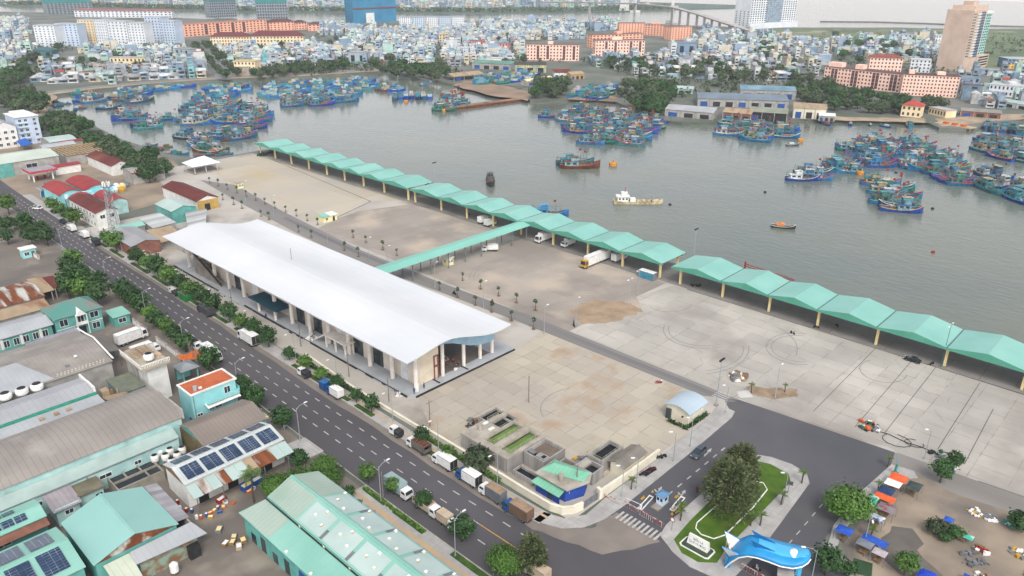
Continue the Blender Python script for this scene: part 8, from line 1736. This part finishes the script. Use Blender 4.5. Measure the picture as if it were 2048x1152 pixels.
block('salmon block under the bridge at the left', (1238, 66), (1290, 66), 14, 15, 5, 9, og); block('long salmon block under the bridge', (1288, 70), (1348, 74), 14, 16, 5, 10, og, crown_=((.2, .4, 3),)); block('salmon block under the bridge at the right', (1342, 80), (1382, 78), 16, 18, 6, 7, og)
block('left wing of the big pink block before the hotel tower', (1645, 168), (1797, 186), 14, 15.5, 5, 22, pk, balc=(2, 3, 8, 9, 14, 15, 19, 20), roofc='7a5a58', crown_=((.02, .2, 4), (.38, .48, 4))); block('right wing of the big pink block before the hotel tower', (1800, 190), (1912, 196), 15, 17, 6, 16, pk, roofc='6a4a48', crown_=((.1, .2, 3), (.6, .75, 2.5))); block('pink rear wing with red tiled roof behind the big pink block', (1735, 150), (1800, 152), 12, 17, 5, 9, pk, 'hip', 'a05a4e')
block('long orange apartment block behind the maroon roofs', (370, 74), (535, 62), 16, 17, 5, 22, og, roofc='d98a70', balc=(5, 8, 12, 15)); block('orange hipped villa row end block', (540, 62), (590, 60), 16, 13, 4, 7, og, 'hip', '6a4448'); block('second orange hipped villa block', (592, 60), (615, 59), 14, 11, 3, 4, og, 'hip', '6a4448'); block('farthest orange hipped villa block', (617, 62), (648, 62), 14, 10, 3, 4, og, 'hip', '6a4448')
block('cream block with a broad maroon hipped roof', (422, 91), (500, 91), 18, 11, 3, 14, crw, 'hip', '7a3f44'); block('white block with a maroon hipped roof on the right', (500, 92), (608, 91), 22, 12, 3, 16, crw, 'hip', '7a3f44')
X0 = [(75, 118, 94, 13, 'white'), (118, 163, 92, 13, 'lilac white'), (163, 196, 88, 13, 'cream striped'), (196, 222, 90, 14, 'white blank ended'), (222, 262, 92, 14, 'pale gridded'), (262, 296, 94, 14, 'blank walled white'), (296, 330, 84, 14, 'tall blue white'), (326, 356, 88, 13, 'rightmost pale blue')]
for i, (xa, xb, y, dp, nm) in enumerate(X0): block(nm+' tower slab in the long white apartment row', (xa, y), (xb-2, y+1), dp+4, (26, 27, 30, 31, 30, 29, 32, 29)[i], 9, 5, (wt, bl2, crw, wt, wt, wt, bl2, bl2)[i], roofc='cfd6dc', ww=.34, hw=.42)
for i in range(5): block(('first', 'second', 'third', 'fourth', 'fifth')[i]+' slab of the blue white row by the river', (800+i*26, 62-i*.4), (824+i*26, 62-i*.4), 16, 21, 7, 6, (wt, bl2)[i % 2], roofc='b8c2cc', ww=.4)
block('long red roofed terrace by the river at the left', (150, 34), (345, 36), 12, 12, 3, 24, wt, 'hip', 'a86a68')
tn = mat('teal_netting', '2f8f8c', '267a7a', sc=.08, k=1); sk_ = mat('concrete_frame', '8f989e', '767f86', sc=.2, k=1); bn = mat('blue_netting', '2f86a8', '2a6f9a', sc=.06, detail=6, seam=('z', 3.4, .25), k=1)
for lb, p0, p1, hh in (('left grey concrete frame tower under teal netting', (96, 30), (187, 27), 40), ('middle concrete frame tower with a teal netted top', (422, 36), (474, 34), 55), ('right concrete frame tower with a teal netted top', (516, 45), (577, 44), 60)):
    t = block(lb, p0, p1, 26, hh, 12, 12, sk_, roofc='7f888e', cat='unfinished tower', name='unfinished_tower', ww=.6, hw=.6); L = (G(*p1)-G(*p0)).length; MB().box(-.6, -.6, hh*.55, L+.6, 26.5, hh+2).build('netting', tn, t)
t = block('blue netted unfinished tower by the river with a white hoarding', (708, 47), (793, 43), 30, 60, 14, 16, bn, roofc='5a7a8a', cat='unfinished tower', name='unfinished_tower', ww=.1, hw=.05); L = (G(793, 43)-G(708, 47)).length; MB().box(L*.28, -1.2, 0, L*.47, -.6, 17).build('hoarding', m_wwall, t); MB().box(-1, -1, 24, L+1, -.3, 26).build('red_band', m_redr, t)
t = block('twin topped white residential tower with dense windows', (1497, 58), (1588, 53), 34, 80, 22, 20, wt, roofc='b8c2cc', cat='tower', name='residential_tower', ww=.5, hw=.55); L = (G(1588, 53)-G(1497, 58)).length; MB().box(L*.34, -1.5, 0, L*.66, 0, 80).build('centre_bay', mat('centre_bay', '9fb0c0', '6f8090', sc=.3, seam=('z', 3.2, 1.0), k=1), t); MB().box(-3, -5, 0, L+3, 0, 9).build('podium', wt, t)
# hotel tower: brown piers, white balconies, teal side
a = G(1922, 143); t = thing('hotel_tower', 'tall brown and teal hotel tower with white balcony stack', 'tower', (a.x, a.y, 0), math.atan2(*(G(2010, 137)-a).yx)+.3); L = (G(2010, 137)-a).length
br = mat('hotel_brown', 'cbb5a5', 'bba594', sc=.1, k=1); tl = mat('hotel_teal', 'a8d8d0', '96c8c0', sc=.1, k=1)
MB().box(0, 0, 0, L*.52, 26, 60).build('wall', br, t); MB().box(L*.52, 5, 0, L*.98, 26, 55).build('side_wing', tl, t); MB().box(L*.5, -1, 0, L, 5, 13).build('podium', br, t); MB().box(L*.1, 2, 60, L*.62, 24, 64).build('crown', br, t); MB().box(L*.24, 8, 64, L*.44, 18, 68).build('plant_room', br, t); MB().box(L*.5, 4, 55, L, 26.5, 57.5).build('wing_parapet', m_wwall, t)
MB().box(L*.31, -.5, 13, L*.47, 0, 58).build('glass_stack', mat('navy_glass', '27395a', '2f4568', sc=.3, rough=.2, seam=('z', 2.8, .5), seamc='b8c8d8', k=1), t)
me = None; m2 = None
for f in range(16):
    z = 14+f*2.75
    o = MB().box(L*.16, -1.2, z, L*.29, 0, z+1.1).build('balcony', m_wwall, t)
    for u in (.02, .065, .11):
        if me is None: o = MB().box(0, -.1, 0, L*.03, 0, 1.6).build('window', m_glass, t); me = o.data
        else: o = bpy.data.objects.new('window', me); COL.objects.link(o); o.parent = t
        o.location = (L*u, 0, z)
    for k in range(6):
        if f > 14: continue
        if m2 is None: o = MB().box(0, 4.88, 0, L*.045, 5, 1.7).build('wing_window', m_glass, t); m2 = o.data
        else: o = bpy.data.objects.new('wing_window', m2); COL.objects.link(o); o.parent = t
        o.location = (L*(.54+k*.073), 0, z-.5)
for f in range(4): MB().box(L*.56, -1.1, 2.5+f*2.7, L*.97, -1, 4+f*2.7).build('podium_window', m_glass, t)
block('low blue and yellow striped hall beside the hotel tower', (2012, 137), (2075, 138), 20, 10, 3, 8, mat('yellow_hall', 'd9b04a', '5a7a9a', sc=.08, contrast=(.45, .5), k=1), roofc='c4d4e0', name='hall_building', cat='hall')
for lb, p0, p1, d, hh, fl, by, m, rf_, rc_ in (('blank grey slab house by the far bank', (698, 130), (733, 131), 12, 13, 1, 2, gw, 'flat', 'b8c0c6'), ('grey blank walled block left of the avenue', (352, 120), (380, 122), 14, 12, 2, 3, gw, 'flat', 'a3aab0'), ('slate blue blank slab beside the twin pink blocks', (1353, 112), (1391, 113), 16, 15, 1, 2, sl, 'flat', '8a9aa8'), ('yellow cream villa block at the avenue corner', (470, 148), (512, 149), 14, 12, 3, 6, crw, 'flat', 'e0c890'), ('white office block with slit windows on the open ground', (1868, 90), (1902, 91), 14, 13, 3, 6, wt, 'flat', 'dfe4e8'), ('white houses block with black openings before the hotel', (1818, 145), (1858, 147), 14, 13, 4, 5, wt, 'flat', 'dfe4e8'), ('pale blue twin block on the open ground', (1780, 84), (1822, 86), 14, 11, 3, 5, bl2, 'flat', 'b8c8d8'), ('salmon brick school house in the crowded quarter', (938, 98), (966, 99), 14, 10, 2, 5, salm, 'flat', 'a86a60'), ('salmon unfinished block beside the brick school house', (980, 105), (1016, 106), 14, 11, 3, 6, salm, 'flat', '8f9498'), ('cream three storey block below the blue white row', (878, 84), (904, 84), 12, 10, 3, 4, crw, 'flat', 'e0d6c0'), ('dark green gabled store house below the white slabs', (70, 118), (107, 118), 12, 9, 1, 2, mat('green_store', '4f7a80', '456c72', sc=.1, k=1), 'hip', '4a747a'), ('open concrete frame terrace block below the white slabs', (222, 134), (300, 134), 12, 9, 2, 10, crw, 'flat', 'cfc4b8'), ('blue walled block right of the big pink block', (1918, 185), (1956, 180), 14, 11, 2, 3, sl, 'flat', '8a9aa8'), ('white terrace villas at the right edge', (1975, 190), (2040, 196), 14, 9, 2, 8, wt, 'flat', 'dfe4e8'), ('orange pagoda roofed house on the sandy bank', (1800, 232), (1840, 236), 12, 8, 2, 4, crw, 'hip', 'c2564a'), ('yellow arcaded house with a pale roof on the sandy bank', (1856, 228), (1890, 236), 9, 5, 1, 6, crw, 'flat', 'cfc8c8')):
    block(lb, p0, p1, d, hh, fl, by, m, rf_, rc_, name='block_building', cat='building')
# --- waterside sheds on the far shore
for lb, p0, p1, d, ev, rg, rm, wl in (('long blue grey roofed shed above the raft', (1395, 212), (1575, 218), 30, 6, 8.5, mat('shed_blue', '8796a4', '7a8997', sc=.1), m_gwall), ('shed with a pale blue roof behind the long shed', (1480, 196), (1590, 200), 26, 7, 9, mat('shed_pale', '8fb0c0', '6f94a8', sc=.1), m_gwall), ('broad silver roofed shed on piles by the oval raft', (1330, 232), (1425, 240), 22, 5, 7, m_greyr2, m_gwall), ('brown fronted shed between two silver sheds', (1445, 238), (1500, 243), 16, 5, 7, m_tanr, mat('brick_wall', '')), ('open dark fronted shed with green grey roof', (1498, 240), (1572, 245), 20, 6, 8, mat('shed_green', 'a3aa98', '8f9686', sc=.15), m_black), ('tan roofed two storey shed near the barge', (1585, 236), (1650, 240), 24, 7.5, 9, m_tanr, mat('cream_wall', '')), ('white roofed low shed on the sandy shore', (1637, 242), (1668, 244), 12, 4, 5, m_wwall, m_gwall), ('mint white sheds behind the boatyard trees', (1340, 186), (1385, 188), 14, 4, 5.5, m_mintp, m_cyan), ('red roofed shed behind the boatyard', (1300, 174), (1328, 176), 12, 4, 6, m_redr, m_gwall), ('mint green roofed long hall near the slipway', (945, 137), (1022, 141), 24, 6, 8, mat('hall_green', '7fa89a', '6f988a', sc=.1), m_gwall), ('yellow striped hall with a dark roof by the boatyard', (1030, 146), (1092, 146), 16, 8, 10, mat('dark_sheet', '5a5552', '4a4643', sc=.2), mat('yellow_stripes', 'd9c48a', '5f8a84', sc=.2, seam=('x', 2.4, .7), seamc='5f8a84', k=1)), ('ochre roofed open shed in the boatyard', (908, 162), (968, 156), 18, 4, 6, m_tanr, None), ('white roofed slip shed pointing to the water', (1055, 172), (1105, 164), 8, 4, 5.4, m_cream, m_gwall), ('maroon roofed house behind the mud spit trees', (1108, 158), (1140, 158), 12, 6, 8.5, m_maroon, m_wwall), ('ochre walled house behind the mud spit trees', (1142, 160), (1168, 158), 10, 5, 7, m_tanr, mat('ochre_wall', '')), ('long white low sheds at the far right shore', (1975, 208), (2060, 222), 14, 4, 5.2, m_mintp, m_wwall), ('grey sheds at the far right shore with orange fronts', (1920, 232), (2000, 238), 12, 4, 5.4, m_greyr3, mat('brick_wall', ''))):
    a = G(*p0); b_ = G(*p1); L = (b_-a).length; t = thing('waterside_shed', lb, 'shed', (a.x, a.y, 0), math.atan2(b_.y-a.y, b_.x-a.x))
    MB().loft([[(x, -.5, ev), (x, d/2, rg), (x, d+.5, ev), (x, d+.5, ev-.15), (x, d/2, rg-.15), (x, -.5, ev-.15)] for x in (-.5, L+.5)]).build('roof', rm, t)
    if wl: MB().loft([[(x, 0, 0), (x, d, 0), (x, d, ev-.2), (x, d/2, rg-.2), (x, 0, ev-.2)] for x in (0, L)]).build('wall', wl, t)
    n = max(3, int(L/9))
    for i in range(n+1): MB().box(L*i/n-.2, -.4, 0, L*i/n+.2, -.05, ev-.2).build('post', m_gwall, t)
    for i in range(n): MB().box(L*(i+.2)/n, -.1, .2, L*(i+.75)/n, -.02, ev*.62).build('opening', m_black if i % 3 else m_blue, t)
a, b_ = G(1868, 246), G(1940, 258); t = thing('jetty', 'concrete piled jetty with orange loads at the right hand shore', 'jetty', (a.x, a.y, 0), math.atan2(b_.y-a.y, b_.x-a.x)); L = (b_-a).length; MB().box(0, 0, -.2, L, 9, .3).build('deck', m_tan, t)
for i in range(9): MB().box(L*i/8-.3, 0, -3, L*i/8+.3, .6, -.2).build('pile', m_conc, t)
for i in range(3): MB().box(L*.2+i*6, 2, .3, L*.2+i*6+3, 5, 1.6).build('load', m_orange, t)
# --- bridge to the far bank
t = thing('bridge', 'long road bridge climbing from the houses to white suspension pylons', 'bridge', (*G(1500, 60, 0).xy, 0)); o0 = Vector(t.location)
DK = [G(1640, 76, .6), G(1570, 68, 4), G(1500, 60, 9), G(1440, 41, 17), G(1395, 26, 24), G(1345, 13, 29), G(1270, 6, 31), G(1180, 4, 31), G(1080, 3, 29)]
rings = []
for i, p in enumerate(DK):
    dv = (DK[min(i+1, len(DK)-1)]-DK[max(i-1, 0)]); dv.z = 0; dv.normalize(); n = Vector((-dv.y, dv.x, 0))*7
    q_ = p-o0; rings.append([q_+n, q_-n, q_-n*.8-Vector((0, 0, 2.4)), q_+n*.8-Vector((0, 0, 2.4))])
m_brg = mat('bridge_concrete', 'b8b2ae', 'a5a09c', sc=.1, k=.95)
MB().loft(rings).build('deck', m_brg, t)
for i in range(1, 8):
    for u in ((0, .33, .66) if i < 5 else (0,)):
        p = DK[i].lerp(DK[i+1], u)-o0
        if p.z > 5: MB().box(p.x-1.6, p.y-1.6, -2, p.x+1.6, p.y+1.6, p.z-2.2).build('pier', m_brg, t)
for (px, py) in ((1271, 25), (1344, 46)):
    p = G(px, py, -2)-o0
    for s in (-1, 1): MB().loft([[(p.x+s*(9-z*.03)-2+dx, p.y+s*(6-z*.02)+dy, z) for dx, dy in ((-1.8, -1.8), (1.8, -1.8), (1.8, 1.8), (-1.8, 1.8))] for z in (-2, 92)]).build('pylon_leg', m_wwall, t)
    MB().box(p.x-11, p.y-8, -2, p.x+8, p.y+8, 3).build('pylon_foot', m_wwall, t); MB().box(p.x-10, p.y-7, 26, p.x+7, p.y+7, 29).build('crossbeam', m_wwall, t)
p = G(1248, 23, -2)-o0; MB().loft([[(p.x-10, p.y-8, -2), (p.x+10, p.y-8, -2), (p.x+10, p.y+8, -2), (p.x-10, p.y+8, -2)], [(p.x-6, p.y-6, 28), (p.x+9, p.y-6, 28), (p.x+9, p.y+6, 28), (p.x-6, p.y+6, 28)]]).build('anchor_block', m_wwall, t)
bk = MB(); P = [G(x, y, -1.4) for x, y in ((1640, 43), (1750, 44), (1850, 47), (1960, 51), (2120, 55))]
for p, q_ in zip(P, P[1:]): bk.tube([p, q_], 1.5, 5)
st('breakwater', bk, mat('breakwater_stone', '8a8580', '76716c', sc=.1))
single_out()
